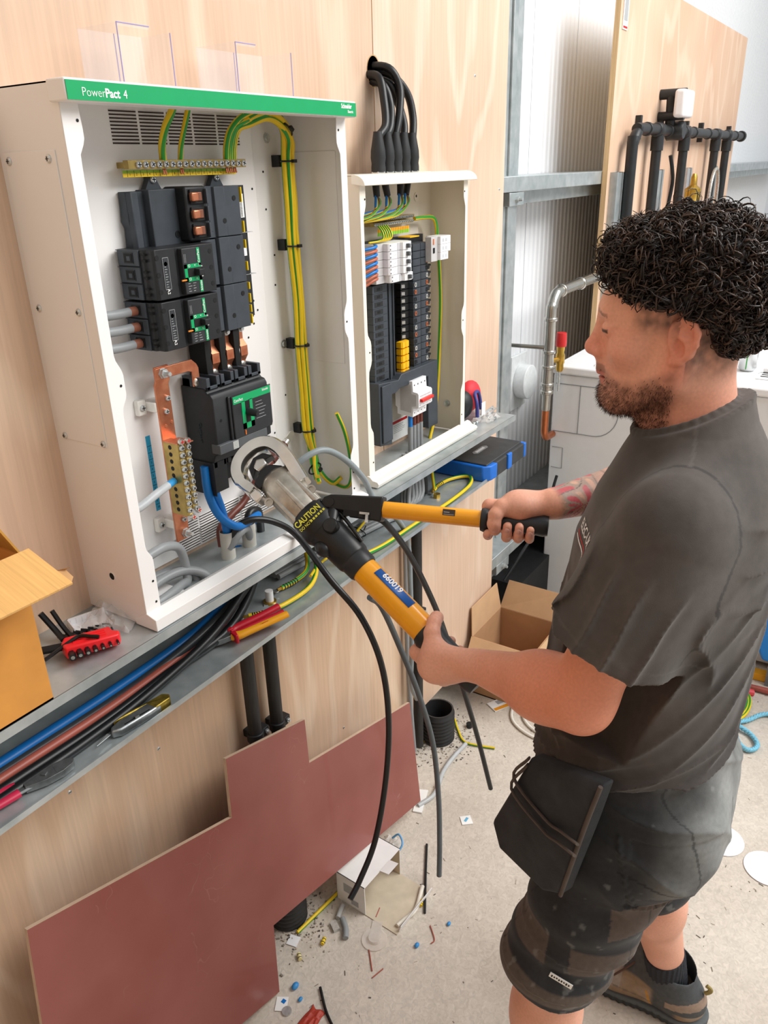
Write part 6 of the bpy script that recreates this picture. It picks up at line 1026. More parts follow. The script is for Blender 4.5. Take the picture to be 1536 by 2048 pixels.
cable('braided_hose', [(4.80, -.12, 1.4), (4.82, -.12, 1.68), (4.86, -.12, 1.78), (4.92, -.12, 1.81), (4.98, -.12, 1.78), (5.01, -.12, 1.68), (5.01, -.12, 1.4)], .009, mat('braid', 'c9c6bd', .35, .6, var=.3, scale=300), 'braided steel hose loop right of the brass valve', cat='hose')
m = MB(); m.box(4.55, 4.80, -.25, -.0045, 1.33, 1.63, 0); m.box(4.58, 4.75, -.253, -.25, 1.36, 1.60, 1); tag(m.build('pressure_gauge_unit', [mat('frame_red', 'cf2f3a', .45), mat('frame_grey', '9a9a98', .5)], sm=0), 'red framed grey unit showing above the hair', 'gauge')
m = MB(); m.box(3.47, 3.53, -.0075, -.0045, 2.33, 2.47, 0); m.box(3.475, 3.525, -.0082, -.0075, 2.335, 2.342, 1); m.box(3.48, 3.52, -.0082, -.0075, 2.36, 2.44, 2); tag(m.build('board_sticker', [paper_w, red_ink, grey_ink], sm=0), 'white sticker on the upper left of the far plywood board', 'label')
# ================================================================ the man: signed-distance sculpting, meshed with openvdb
import openvdb
def npv(v): return np.array(tuple(v), dtype=np.float32)
def smin(a, b, k):
    if k <= 0: return np.minimum(a, b)
    h = np.maximum(k - np.abs(a - b), 0) / k; return np.minimum(a, b) - h * h * k * .25
class Sdf:
    def __init__(s): s.ops = []
    def _add(s, mode, fn, lo, hi, k): s.ops.append((mode, fn, np.array(lo, dtype=np.float32) - k, np.array(hi, dtype=np.float32) + k, k)); return s
    def cone(s, a, b, ra, rb, k=.01, mode='+', flat=None):
        a, b = npv(a), npv(b); d = b - a; dd = float(d @ d) + 1e-12
        def fn(p):
            q = p - a; t = np.clip(q @ d / dd, 0, 1); w = q - t[:, None] * d
            if flat is not None:
                n, f = flat; c = w @ npv(n); w = w + np.outer(c * (f - 1), npv(n))
            return np.sqrt((w * w).sum(1)) - (ra + (rb - ra) * t)
        r = max(ra, rb); return s._add(mode, fn, np.minimum(a, b) - r, np.maximum(a, b) + r, k)
    def ell(s, c, r, R=None, k=.01, mode='+'):
        c = npv(c); r = np.array(r, dtype=np.float32); Ri = np.array(R.transposed() if R is not None else Matrix.Identity(3), dtype=np.float32)
        def fn(p):
            q = (p - c) @ Ri.T; k0 = np.sqrt(((q / r) ** 2).sum(1)); k1 = np.sqrt(((q / (r * r)) ** 2).sum(1)) + 1e-9; return k0 * (k0 - 1) / k1
        m = float(r.max()); return s._add(mode, fn, c - m, c + m, k)
    def box(s, c, h, rr, R=None, k=.005, mode='+'):
        c = npv(c); h = np.array(h, dtype=np.float32) - rr; Ri = np.array(R.transposed() if R is not None else Matrix.Identity(3), dtype=np.float32)
        def fn(p):
            q = np.abs((p - c) @ Ri.T) - h; return np.sqrt((np.maximum(q, 0) ** 2).sum(1)) + np.minimum(q.max(1), 0) - rr
        m = float(np.linalg.norm(h)) + rr; return s._add(mode, fn, c - m, c + m, k)
    def fn(s, mode, f, lo, hi, k=.0): return s._add(mode, f, lo, hi, k)
    def ev(s, p, lo, hi, band):
        d = np.full(len(p), .2, dtype=np.float32)
        for mode, fn, a, b, k in s.ops:
            if mode != '*' and ((a > hi + band).any() or (b < lo - band).any()): continue
            if mode == '+': d = smin(d, fn(p), k)
            elif mode == '-': d = -smin(-d, fn(p), k)
            elif mode == '&': d = -smin(-d, -fn(p), k)
            elif mode == '*': d = d + fn(p)
        return d
    def mesh(s, h, nb=24):
        plus = [o for o in s.ops if o[0] == '+']; lo = np.min([o[2] for o in plus], 0) - 3 * h; hi = np.max([o[3] for o in plus], 0) + 3 * h
        band = 3 * h; g = openvdb.FloatGrid(band); g.transform = openvdb.createLinearTransform(voxelSize=h)
        n = np.ceil((hi - lo) / (h * nb)).astype(int); base = np.floor(lo / h).astype(int)
        ix = np.arange(nb, dtype=np.float32); cx = np.linspace(0, nb - 1, 4).astype(np.float32); G = np.stack(np.meshgrid(ix, ix, ix, indexing='ij'), -1).reshape(-1, 3); C = np.stack(np.meshgrid(cx, cx, cx, indexing='ij'), -1).reshape(-1, 3); sp = h * (nb - 1) / 3
        for i in range(n[0]):
            for j in range(n[1]):
                for k in range(n[2]):
                    o = base + np.array([i, j, k]) * nb; blo = (o * h).astype(np.float32); bhi = blo + nb * h
                    dc = s.ev(blo + C * h, blo, bhi, sp * 1.5)
                    if dc.min() > sp * 1.25: continue
                    if dc.max() < -sp * 1.25: g.fill(tuple(int(q) for q in o), tuple(int(q) for q in o + nb - 1), -band); continue
                    d = s.ev(blo + G * h, blo, bhi, band); g.copyFromArray(np.clip(d, -band, band).reshape(nb, nb, nb).astype(np.float32), ijk=tuple(int(q) for q in o))
        v, q = g.convertToQuads(0.0); return np.array(v), np.array(q)
def sdf_obj(name, sdf, h, m, parent, col=None, smooth_it=0):
    v, q = sdf.mesh(h); o0 = np.array(WL[parent.name]); 
    me = bpy.data.meshes.new(name); me.vertices.add(len(v)); me.vertices.foreach_set('co', (v - o0).astype(np.float32).ravel()); me.loops.add(len(q) * 4); me.loops.foreach_set('vertex_index', q.ravel().astype(np.int32)); me.polygons.add(len(q)); me.polygons.foreach_set('loop_start', np.arange(0, len(q) * 4, 4, dtype=np.int32))
    me.update(calc_edges=True); me.validate(); me.polygons.foreach_set('use_smooth', np.ones(len(me.polygons), dtype=bool)); me.materials.append(m)
    if col is not None:
        c = np.ones((len(v), 4), dtype=np.float32); c[:, :3] = col(v.astype(np.float32)); a = me.color_attributes.new('Col', 'FLOAT_COLOR', 'POINT'); a.data.foreach_set('color', c.ravel())
    o = bpy.data.objects.new(name, me); COL.objects.link(o); o.parent = parent; WL[o.name] = Vector(o0)
    return o
def vcmat(name, rough=.5, sss=0.0, bump=0.0, bscale=300, spec=.4, var=.1, vscale=120, sheen=0.0):
    m = bpy.data.materials.new(name); m.use_nodes = True; N = m.node_tree.nodes; L = m.node_tree.links; b = N['Principled BSDF']; b.inputs['Roughness'].default_value = rough; b.inputs['Specular IOR Level'].default_value = spec
    at = N.new('ShaderNodeAttribute'); at.attribute_name = 'Col'; tc = N.new('ShaderNodeTexCoord'); nz = N.new('ShaderNodeTexNoise'); nz.inputs['Scale'].default_value = vscale; nz.inputs['Detail'].default_value = 5; L.new(tc.outputs['Object'], nz.inputs[0])
    mr = N.new('ShaderNodeMapRange'); mr.inputs[1].default_value = .3; mr.inputs[2].default_value = .7; mr.inputs[3].default_value = 1 - var; mr.inputs[4].default_value = 1 + var; L.new(nz.outputs[0], mr.inputs[0])
    cb = N.new('ShaderNodeCombineXYZ'); [L.new(mr.outputs[0], cb.inputs[i]) for i in range(3)]; x = N.new('ShaderNodeVectorMath'); x.operation = 'MULTIPLY'; L.new(at.outputs['Color'], x.inputs[0]); L.new(cb.outputs[0], x.inputs[1]); L.new(x.outputs[0], b.inputs['Base Color'])
    if sss: b.inputs['Subsurface Weight'].default_value = sss; b.inputs['Subsurface Radius'].default_value = (.012, .004, .002); b.inputs['Subsurface Scale'].default_value = .6
    if sheen: b.inputs['Sheen Weight'].default_value = sheen
    if bump:
        n2 = N.new('ShaderNodeTexNoise'); n2.inputs['Scale'].default_value = bscale; n2.inputs['Detail'].default_value = 3; L.new(tc.outputs['Object'], n2.inputs[0]); bp = N.new('ShaderNodeBump'); bp.inputs['Strength'].default_value = bump; bp.inputs['Distance'].default_value = .001; L.new(n2.outputs[0], bp.inputs['Height']); L.new(bp.outputs[0], b.inputs['Normal'])
    return m
def vn(p, s, seed=0.0, oct=2):
    """cheap smooth vector noise (sum of sines), about -1..1"""
    r = np.zeros(len(p), dtype=np.float32); a = 1.0
    for o in range(oct):
        f = s * (1.9 ** o); q = p * f + seed + o * 3.7
        r += a * (np.sin(q[:, 0] + 1.7 * np.sin(q[:, 1] * .9 + seed)) + np.sin(q[:, 1] * 1.1 + 1.5 * np.sin(q[:, 2] * .8 + 2 * seed)) + np.sin(q[:, 2] * 1.05 + 1.6 * np.sin(q[:, 0] * .95 + 3 * seed))) / 3; a *= .5
    return r
def sstep(x, a, b): t = np.clip((x - a) / (b - a), 0, 1); return t * t * (3 - 2 * t)
def mixc(c, col, w): return c * (1 - w[:, None]) + np.array(lin(col), dtype=np.float32) * w[:, None]

MO = Vector((1.11, -.90, 0)); FW = Vector((-.10, .995, 0)).normalized(); LW = Vector((-FW.y, FW.x, 0))      # forward, left
def mw(l, f, z): return MO + LW * l + FW * f + Vector((0, 0, z))
HC = Vector((1.105, -.89, 1.63)); HF = Vector((-.23, .973, 0)).normalized(); HL = Vector((-HF.y, HF.x, 0)); HR = Matrix((HL, HF, Vector((0, 0, 1)))).transposed()
def hw(x, y, z): return HC + HR @ Vector((x, y, z))
man = thing('person', (1.11, -.90, 0), 'man in faded black T-shirt and dark work shorts using the crimping tool', 'person')
# ---- joints
Ls, Rs = mw(.178, -.025, 1.425), mw(-.178, -.025, 1.425)
Le, Re = Vector((.888, -.868, 1.180)), Vector((1.44, -.845, 1.325)); Lw_, Rw_ = Vector((.953, -.683, 1.127)), Vector((1.200, -.700, 1.322))
B = Sdf()
# head
B.ell(hw(0, -.012, .060), (.076, .098, .082), HR, .0); B.ell(hw(0, .033, .048), (.064, .073, .056), HR, .02)
B.ell(hw(0, .036, -.016), (.056, .060, .072), HR, .025)
for s in (1, -1):
    B.cone(hw(s * .055, .004, -.028), hw(s * .020, .066, -.074), .021, .020, .028); B.ell(hw(s * .046, .058, .000), (.020, .026, .020), HR, .022)
    B.cone(hw(s * .058, -.005, .0), hw(s * .056, .004, -.035), .02, .02, .02)
B.ell(hw(0, .074, -.072), (.024, .022, .020), HR, .02)
B.cone(hw(-.032, .088, .046), hw(.032, .088, .046), .0125, .0125, .014)
for s in (1, -1): B.ell(hw(s * .032, .106, .027), (.017, .014, .0115), HR, .014, '-')
for s in (1, -1):
    B.ell(hw(s * .032, .0845, .026), (.0165, .0135, .0125), HR, .004); B.cone(hw(s * .046, .078, .0205), hw(s * .02, .089, .0205), .0038, .0034, .004); B.cone(hw(s * .047, .077, .034), hw(s * .018, .092, .0355), .0036, .0036, .004)
B.cone(hw(0, .099, .030), hw(0, .1075, -.002), .0075, .0105, .012); B.ell(hw(0, .1095, -.0065), (.0125, .012, .011), HR, .008)
for s in (1, -1): B.ell(hw(s * .012, .101, -.011), (.0075, .0095, .0075), HR, .006); B.ell(hw(s * .0065, .106, -.0185), (.003, .0045, .004), HR, .003, '-')
B.cone(hw(0, .092, -.024), hw(0, .091, -.036), .012, .013, .012)
B.cone(hw(-.021, .080, -.0445), hw(0, .0915, -.040), .0055, .0068, .006); B.cone(hw(.021, .080, -.0445), hw(0, .0915, -.040), .0055, .0068, .006); B.cone(hw(-.018, .080, -.0485), hw(.018, .080, -.0485), .006, .006, .006); B.ell(hw(0, .086, -.0505), (.016, .0085, .0062), HR, .006)
B.ell(hw(0, .098, -.0452), (.024, .016, .0011), HR, .003, '-')
# ears
for s in (1, -1):
    eR = HR @ Matrix.Rotation(math.radians(-12) , 3, 'X') @ Matrix.Rotation(s * math.radians(-18), 3, 'Z')
    ec = Vector((s * .0795, -.003, .018)); Ex = lambda y, z, dx=0.0: hw(0, 0, 0) + HR @ (ec + Matrix.Rotation(math.radians(8), 3, 'X') @ Vector((s * (dx - y * .35), y, z)))
    B.ell(Ex(.003, .001), (.0065, .0125, .027), eR, .008); B.ell(Ex(-.008, .006, .004), (.0055, .0115, .023), eR, .010)
    pts = [Ex(.010, .012, .003), Ex(.011, .022, .004), Ex(.003, .031, .005), Ex(-.009, .029, .006), Ex(-.0165, .018, .007), Ex(-.0175, .004, .006), Ex(-.012, -.011, .004), Ex(-.004, -.021, .002), Ex(.004, -.025, .0)]
    rr = [.0034, .0036, .004, .0042, .0042, .004, .0042, .0062, .0055]
    for a_, b_, r0, r1 in zip(pts[:-1], pts[1:], rr[:-1], rr[1:]): B.cone(a_, b_, r0, r1, .003)
    B.cone(Ex(-.006, .012, .0055), Ex(-.009, -.006, .0045), .003, .003, .004)
    B.ell(Ex(.001, -.004, .009), (.0065, .0075, .0105), eR, .004, '-'); B.ell(Ex(-.003, .018, .0115), (.0035, .0055, .006), eR, .004, '-')
    B.ell(Ex(.0105, -.002, .003), (.004, .0035, .006), eR, .004)
# neck, shoulders, core
B.cone(hw(0, -.012, .0), mw(0, -.024, 1.47), .046, .058, .03); B.cone(hw(0, -.028, .02), mw(0, -.034, 1.50), .036, .048, .03); B.cone(hw(0, .012, -.095), mw(0, .0, 1.50), .026, .030, .03)
for s in (1, -1): B.cone(mw(s * .03, -.04, 1.485), mw(s * .14, -.04, 1.43), .034, .034, .04)
B.cone(mw(0, -.02, 1.40), mw(0, 0, 1.0), .10, .12, .04)
for S_, E_, W_ in ((Ls, Le, Lw_), (Rs, Re, Rw_)):
    B.cone(S_, E_, .054, .043, .03); B.ell(S_.lerp(E_, .45), (.052, .05, .07), None, .03)
    d = (W_ - E_); B.cone(E_, E_ + d * .35, .043, .047, .03); B.cone(E_ + d * .3, E_ + d * .98, .047, .0285, .03)
el_d = (Le - Ls).normalized() + (Le - Lw_).normalized(); B.cone(Le, Le + el_d.normalized() * .014, .032, .026, .02)
# legs
Lk, Rk = mw(.125, .080, .53), mw(-.195, -.030, .50); La, Ra = Vector((.952, -.815, .10)), Vector((1.392, -.985, .10))
for H_, K_, A_ in ((mw(.095, -.01, .93), Lk, La), (mw(-.095, -.02, .93), Rk, Ra)):
    B.cone(H_, K_, .085, .060, .04); B.cone(K_, K_.lerp(A_, .35), .056, .058, .03); B.cone(K_.lerp(A_, .3), A_, .057, .036, .03); B.ell(K_.lerp(A_, .28) - FW * .018, (.046, .046, .095), None, .03)
# ---- hands: palms from metacarpals, fingers as arcs around the grips
def grip_frame(a, b, upv):
    g = (b - a).normalized(); u = (upv - g * upv.dot(g)).normalized(); v = (CAM - a); v = (v - g * v.dot(g)); v = (v - u * v.dot(u)).normalized(); return g, u, v
NAILS = []
def hand(c, g, u, v, Rg, wrist, a_k, a_t, offs, thumb, k=.006, fr_=.0088, dirn=1):
    """c grip centre, fingers sweep from angle a_k to a_t (degrees, 0=u, 90=v)"""
    def at(s, ang, r): a = math.radians(ang); return c + g * s + (u * math.cos(a) + v * math.sin(a)) * r
    for i, (s, sl, rad) in enumerate(offs):
        r = Rg + rad * .9; n = 7; end = a_k + (a_t - a_k) * sl; pts = [at(s + .004 * (j / n), a_k + (end - a_k) * j / n, r + (.004 if j in (0, 3) else 0)) for j in range(n + 1)]
        for j in range(n): B.cone(pts[j], pts[j + 1], rad * (1.06 - .035 * j), rad * (1.06 - .035 * (j + 1)), .0035)
        B.cone(wrist.lerp(pts[0], .12), pts[0], .0165, rad * 1.25, .014)
        out = (pts[-1] - (c + g * (pts[-1] - c).dot(g))).normalized(); NAILS.append((pts[-1].lerp(pts[-2], .45) + out * rad * .62, out, (pts[-1] - pts[-2]).normalized()))
    tp = [at(s, a, Rg + r) for s, a, r in thumb]; tr = [.0165, .0135, .0118, .0112, .0100]
    for j in range(len(tp) - 1): B.cone(tp[j], tp[j + 1], tr[j], tr[j + 1], .004)
    B.cone(wrist.lerp(tp[0], .2), tp[0], .019, .0165, .016)
    out = (tp[-1] - (c + g * (tp[-1] - c).dot(g))).normalized(); NAILS.append((tp[-1].lerp(tp[-2], .35) + out * .0072, out, (tp[-1] - tp[-2]).normalized()))
gR = grip_frame(C1, R1, Vector((0, 0, 1))); cR = C1 + lx * (g0 + .052)
hand(cR, *gR, .0178, Rw_, 300, 82, [(-.043, .80, .0092), (-.010, 1.0, .0096), (.010, 1.0, .0092), (.029, .97, .0082)], [(.004, -18, .014), (-.020, 16, .0135), (-.028, 46, .0125), (-.029, 76, .011), (-.027, 100, .0095)])
gL = grip_frame(A0, A1, Vector((0, 0, 1))); cL = A1 + ax * .058
hand(cL, *gL, .0228, Lw_, 150, 262, [(-.038, .9, .0100), (-.017, 1.0, .0104), (.005, 1.0, .0100), (.025, .95, .0088)], [(-.012, 62, .016), (-.036, 34, .0135), (-.047, 8, .0125), (-.052, -18, .011), (-.053, -38, .0095)])
B.ell(cL + gL[2] * .033 + gL[1] * -.002 + gL[0] * .006, (.034, .034, .030), None, .02); B.ell(cR + gR[1] * .030 - gR[2] * .012 + gR[0] * .012, (.030, .030, .022), None, .02)
def skin_col(p):
    c = np.tile(np.array(lin('e6ab93'), dtype=np.float32), (len(p), 1)); q = (p - npv(HC)) @ np.array(HR, dtype=np.float32); x, y, z = q.T; ax_ = np.abs(x)
    head = (p[:, 2] > 1.46) & (np.abs(x) < .12)
    n1 = vn(p, 55, 1.0); n2 = vn(p, 260, 4.0)
    c = mixc(c, 'dd9a7e', np.clip(.35 * n1 + .2, 0, .5))
    # sun-reddened forearms, elbows, ears, nose
    c = mixc(c, 'd98463', (sstep(-((p - npv(Le)) ** 2).sum(1) ** .5, -.26, -.03)) * .75); c = mixc(c, 'dc8c74', head * sstep(ax_, .066, .080) * (1 - sstep(y, .0, .035)) * sstep(z, -.06, -.02) * .75); c = mixc(c, 'df8f7a', head * sstep(y, .098, .114) * (np.abs(z + .005) < .02) * .7); c = mixc(c, 'e29a84', head * sstep(y, .03, .07) * (np.abs(z) < .03) * .4)
    c = mixc(c, 'de927a', head * sstep(-z, .03, .09) * (1 - sstep(y, .0, .05)) * .45)
    # beard shadow
    bz = np.interp(y, [-.02, .0, .02, .05, .075, .10], [-.008, -.012, -.026, -.040, -.040, -.026]); beard = head * sstep(bz - z, -.006, .012) * sstep(y, -.012, .012) * (1 - sstep(-z, .095, .115)) * (p[:, 2] > 1.5); lips = (y > .08) & (ax_ < .02) & (np.abs(z + .045) < .0085)
    c = mixc(c, '6a4636', np.clip(beard * (.62 + .25 * n2), 0, .85) * (~lips)); c = mixc(c, 'b5645a', head * lips * .8); c = mixc(c, '5f4034', head * (y > .088) * (ax_ < .022) * (np.abs(z + .033) < .005) * .4)
    side = head * sstep(z, .0, .02) * (y < .062) * (y > -.0) * (1 - sstep(y, .045, .062)); c = mixc(c, '6b5248', side * sstep(z, .012, .045) * (ax_ > .05) * np.clip(.55 + .35 * n2, 0, 1)); c = mixc(c, '4a3a33', head * (y < -.012) * sstep(z, -.045, .01) * np.clip(.6 + .3 * n2, 0, 1) * (ax_ < .085))
    # brows, lash line
    brow = head * (np.abs(z - (.0475 - .25 * np.maximum(ax_ - .03, 0))) < .0030) * (ax_ > .012) * (ax_ < .046) * (y > .06); c = mixc(c, '5a4034', brow * np.clip(.45 + .3 * n2, 0, .8)); lash = head * (np.abs(z - .0232) < .0020) * (ax_ > .018) * (ax_ < .047) * (y > .07); c = mixc(c, '2c201c', lash * .9)
    # tattoo on the right forearm
    d = npv(Re - Rw_); L_ = np.linalg.norm(d); d = d / L_; t = (p - npv(Rw_)) @ d; rad = np.linalg.norm(p - npv(Rw_) - np.outer(t, d), axis=1); arm = sstep(t, -.012, .004) * (t < .30) * (rad < .075) * (p[:, 2] > 1.2)
    ang = np.arctan2((p - npv(Rw_)) @ npv(gR[2]), (p - npv(Rw_)) @ np.array((0, 0, 1), dtype=np.float32)); pat = np.sin(t * 95 + 3.2 * np.sin(ang * 2.3 + t * 22)) * np.sin(ang * 5 + 2 * np.sin(t * 60)); line = np.abs(np.sin(t * 60 + 4 * np.sin(ang * 2 + t * 30)))
    c = mixc(c, '87857c', arm * np.clip(.65 + .3 * n1, 0, .9)); c = mixc(c, 'c4525c', arm * sstep(pat, .22, .42) * .9); c = mixc(c, '46454a', arm * (1 - sstep(line, .05, .16)) * .75); c = mixc(c, 'dba890', arm * sstep(-pat, .55, .8) * .7)
    # hairy, paler shins
    c = mixc(c, 'd69c82', (p[:, 2] < .6) * np.clip(.4 + .3 * n1, 0, .7))
    for (q_, o_, t_) in NAILS:
        e = p - npv(q_); c = mixc(c, 'd9a093', (np.abs(e @ npv(o_)) < .006) * (np.abs(e @ npv(t_)) < .0065) * (np.linalg.norm(e, axis=1) < .0085) * .6)
    return c
body = sdf_obj('body', B, .0023, vcmat('skin', .48, .12, .12, 420, .35, .06, 240), man, skin_col)
nm_ = mat('fingernail', 'dfa99b', .3, var=.03)
for q_, o_, t_ in NAILS:
    w = o_.cross(t_).normalized(); Rn = Matrix((w, t_, o_)).transposed(); m = MB(); m.sph(q_ + o_ * .0012, (.0046, .0056, .0022), 6, None, Rn); m.build('fingernail', nm_, man, sm=60)
# ---- T-shirt
TZ = np.array([.86, .95, 1.05, 1.15, 1.25, 1.35, 1.42, 1.465, 1.50, 1.53, 1.56, 1.60]); TA = np.array([.188, .188, .190, .190, .198, .208, .198, .160, .112, .084, .074, .070]); TB = np.array([.150, .152, .156, .152, .147, .143, .130, .110, .092, .080, .073, .070]); TC = np.array([.006, .006, .006, -.002, -.012, -.022, -.032, -.034, -.032, -.028, -.026, -.026])
oM = npv(MO); fM = npv(FW); lM = npv(LW)
def man_lf(p): q = p - oM; return q @ lM, q @ fM, p[:, 2]
def torso(p, grow=0.0):
    l, f, z = man_lf(p); a = np.interp(z, TZ, TA) + grow; b = np.interp(z, TZ, TB) + grow; c = np.interp(z, TZ, TC); k0 = np.sqrt((l / a) ** 2 + ((f - c) / b) ** 2); k1 = np.sqrt((l / a ** 2) ** 2 + ((f - c) / b ** 2) ** 2) + 1e-6; return np.maximum(k0 * (k0 - 1) / k1, z - 1.60).astype(np.float32)
TS = Sdf(); tlo, thi = np.array(mw(0, 0, .86)) - .26, np.array(mw(0, 0, 1.53)) + .26; tlo[2] = .86; thi[2] = 1.62
TS.fn('+', torso, tlo, thi); Lsl = Ls.lerp(Le, .57); Rsl = Rs.lerp(Re, .62)
for S_, E_, q_ in ((Ls, Le, Lsl), (Rs, Re, Rsl)): TS.cone(S_ - (E_ - S_).normalized() * .0, q_ + (E_ - S_) * .15 - FW * .002, .068, .088, .045)
for s in (1, -1): TS.cone(mw(s * .05, -.045, 1.485), mw(s * .15, -.04, 1.455), .045, .045, .05)
def folds(p):
    l, f, z = man_lf(p); lo = vn(p, 7, 2.0); lo2 = vn(p, 13, 6.0)
    rid = lambda u, w: (1 - np.abs(np.sin(u))) ** w
    c1 = z * .62 + f * .78 + .10 * l; g = -(rid(c1 * 46 + 2.4 * lo, 2.2) - .25) * .0125 * sstep(-f, -.08, .03) * (1 - sstep(z, 1.28, 1.40)) * sstep(z, .98, 1.06) * (.55 + .45 * lo2)
    c2 = z + .35 * f; g += -(rid(c2 * 62 + 2.6 * lo + lo2, 2.0) - .3) * .013 * (1 - sstep(z, 1.0, 1.10)) 
    c3 = (z * .35 - f * .95); g += -(rid(c3 * 52 + 1.8 * lo2, 2.5) - .25) * .008 * sstep(f, -.02, .06) * (1 - sstep(z, 1.25, 1.36)) * sstep(z, 1.0, 1.08)
    t = np.clip((p - npv(Ls)) @ npv((Le - Ls).normalized()), -.02, .25); sl = sstep(l, .12, .17) * sstep(z, 1.18, 1.22); c4 = f * .9 + z * .25; g += -(rid(c4 * 60 + 2 * lo2, 2.4) - .25) * .010 * sl * sstep(t, .02, .08)
    c5 = z * .9 - f * .3; g += -(rid(c5 * 55 + 2 * lo, 2.2) - .3) * .008 * sstep(-f, .03, .09) * sstep(z, 1.24, 1.32) * (1 - sstep(z, 1.42, 1.47)) * (1 - sl)
    return (g + lo2 * .002 + vn(p, 40, 9.0) * .0008).astype(np.float32)
TS.fn('*', folds, tlo, thi)
def plane(n, o): n = npv(Vector(n).normalized()); o = npv(o); return lambda p: ((p - o) @ n).astype(np.float32)
sd = (Le - Ls).normalized(); scut = Lsl + sd * .02; sdR = (Re - Rs).normalized(); rcut = Rsl + sdR * .01
# hem, sleeves and neckline cuts
TS.fn('-', lambda p: ((np.interp(man_lf(p)[1], [-.2, 0, .18], [1.02, 1.008, .925]) + .004 * vn(p, 30, 1.0)) * -1 + p[:, 2]).astype(np.float32), (-9, -9, -9), (9, 9, 9))
TS.ops[-1] = ('-', TS.ops[-1][1], TS.ops[-1][2], TS.ops[-1][3], .004)
def cutL(p): e = p - npv(scut); t = e @ npv(sd); r = np.linalg.norm(e - np.outer(t, npv(sd)), axis=1); return np.maximum(-t + .003 * vn(p, 60, 2.), r - .105).astype(np.float32)
def cutR(p): e = p - npv(rcut); t = e @ npv(sdR); r = np.linalg.norm(e - np.outer(t, npv(sdR)), axis=1); return np.maximum(-t, r - .12).astype(np.float32)
TS.fn('-', cutL, np.array(scut) - .13, np.array(scut) + .2, .003); TS.fn('-', cutR, np.array(rcut) - .15, np.array(rcut) + .2, .003)
nkc = hw(0, -.020, -.094); nkd = (HR @ Vector((0, .385, .92))).normalized()
TS.fn('-', (lambda n_, o_: (lambda p: ((npv(o_) @ npv(n_)) - p @ npv(n_)).astype(np.float32)))(nkd, nkc), np.array(nkc) - .16, np.array(nkc) + .16, .003)
cu = HL; cv = nkd.cross(cu).normalized(); ring = [nkc + cu * math.cos(a) * .0665 + cv * math.sin(a) * .0685 for a in np.linspace(0, 2 * pi, 33)]
ring2 = [nkc - nkd * .016 + cu * math.cos(a) * .0735 + cv * math.sin(a) * .0765 for a in np.linspace(0, 2 * pi, 33)]
for a_, b_ in zip(ring[:-1], ring[1:]): TS.cone(a_, b_, .0055, .0055, .005)
for a_, b_ in zip(ring2[:-1], ring2[1:]): TS.cone(a_, b_, .0045, .0045, .003)
TS.cone(nkc - nkd * .022, nkc + nkd * .06, .0575, .0605, .003, '-')
# hem bands and armhole seam
for c_, n_, r_ in ((scut - sd * .016, sd, .0),): pass
def shirt_col(p):
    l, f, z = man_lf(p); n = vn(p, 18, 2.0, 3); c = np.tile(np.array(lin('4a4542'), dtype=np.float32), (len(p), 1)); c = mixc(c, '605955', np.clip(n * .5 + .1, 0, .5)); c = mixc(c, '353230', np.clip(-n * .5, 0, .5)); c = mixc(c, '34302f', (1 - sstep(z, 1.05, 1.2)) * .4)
    e = p - npv(scut); t = e @ npv(sd); c = mixc(c, '575250', (np.abs(t + .018) < .0014) * (np.linalg.norm(e, axis=1) < .13) * .6); e2 = p - npv(Ls + (Ls - MO).normalized() * 0); t2 = (p - npv(Ls)) @ npv((LW * 1 + Vector((0, 0, .25))).normalized()); c = mixc(c, '2c2a29', (np.abs(t2 + .012) < .0028) * (z > 1.26) * (l > .05) * .7); c = c
    c = mixc(c, '625d5a', (np.abs(f + .042 + .15 * (1.50 - z)) < .0022) * (z > 1.435) * (l > .05) * (t2 < -.012) * .5)
    return c
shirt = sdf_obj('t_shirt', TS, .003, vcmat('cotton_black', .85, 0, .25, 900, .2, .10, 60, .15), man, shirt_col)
# chest print, wrapped on to the shirt
from mathutils.bvhtree import BVHTree
bv_ = BVHTree.FromPolygons([v.co.copy() for v in shirt.data.vertices], [tuple(p.vertices) for p in shirt.data.polygons])
wd_out = (LW * .62 + FW * .78).normalized()
def wrap(o, off=.0012):
    for v in o.data.vertices:
        h_ = bv_.ray_cast(v.co + wd_out * .12, -wd_out)
        if h_[0] is not None: v.co = h_[0] + h_[1] * off
    o.parent = shirt
cp_ = mw(.125, .10, 1.375)
wrap(text('ELEC-UK', .020, man, cp_, FW * -.55 + LW * .83 - Vector((0, 0, .0)), (0, 0, 1), white_ink, 'chest_print', .0001, 'CENTER', .0004))
m = MB(); m.T = None
for k in range(2):
    m = MB(); pts = [cp_ + (LW * .83 - FW * .55) * s_ + Vector((0, 0, -.007 - .006 * k)) for s_ in np.linspace(-.045, .04, 12)]
    m.add([p for q in pts for p in (q, q + Vector((0, 0, -.0022)))], [(2 * i, 2 * i + 1, 2 * i + 3, 2 * i + 2) for i in range(11)]); wrap(m.build('print_line', red_ink if k == 0 else white_ink, man, sm=0))
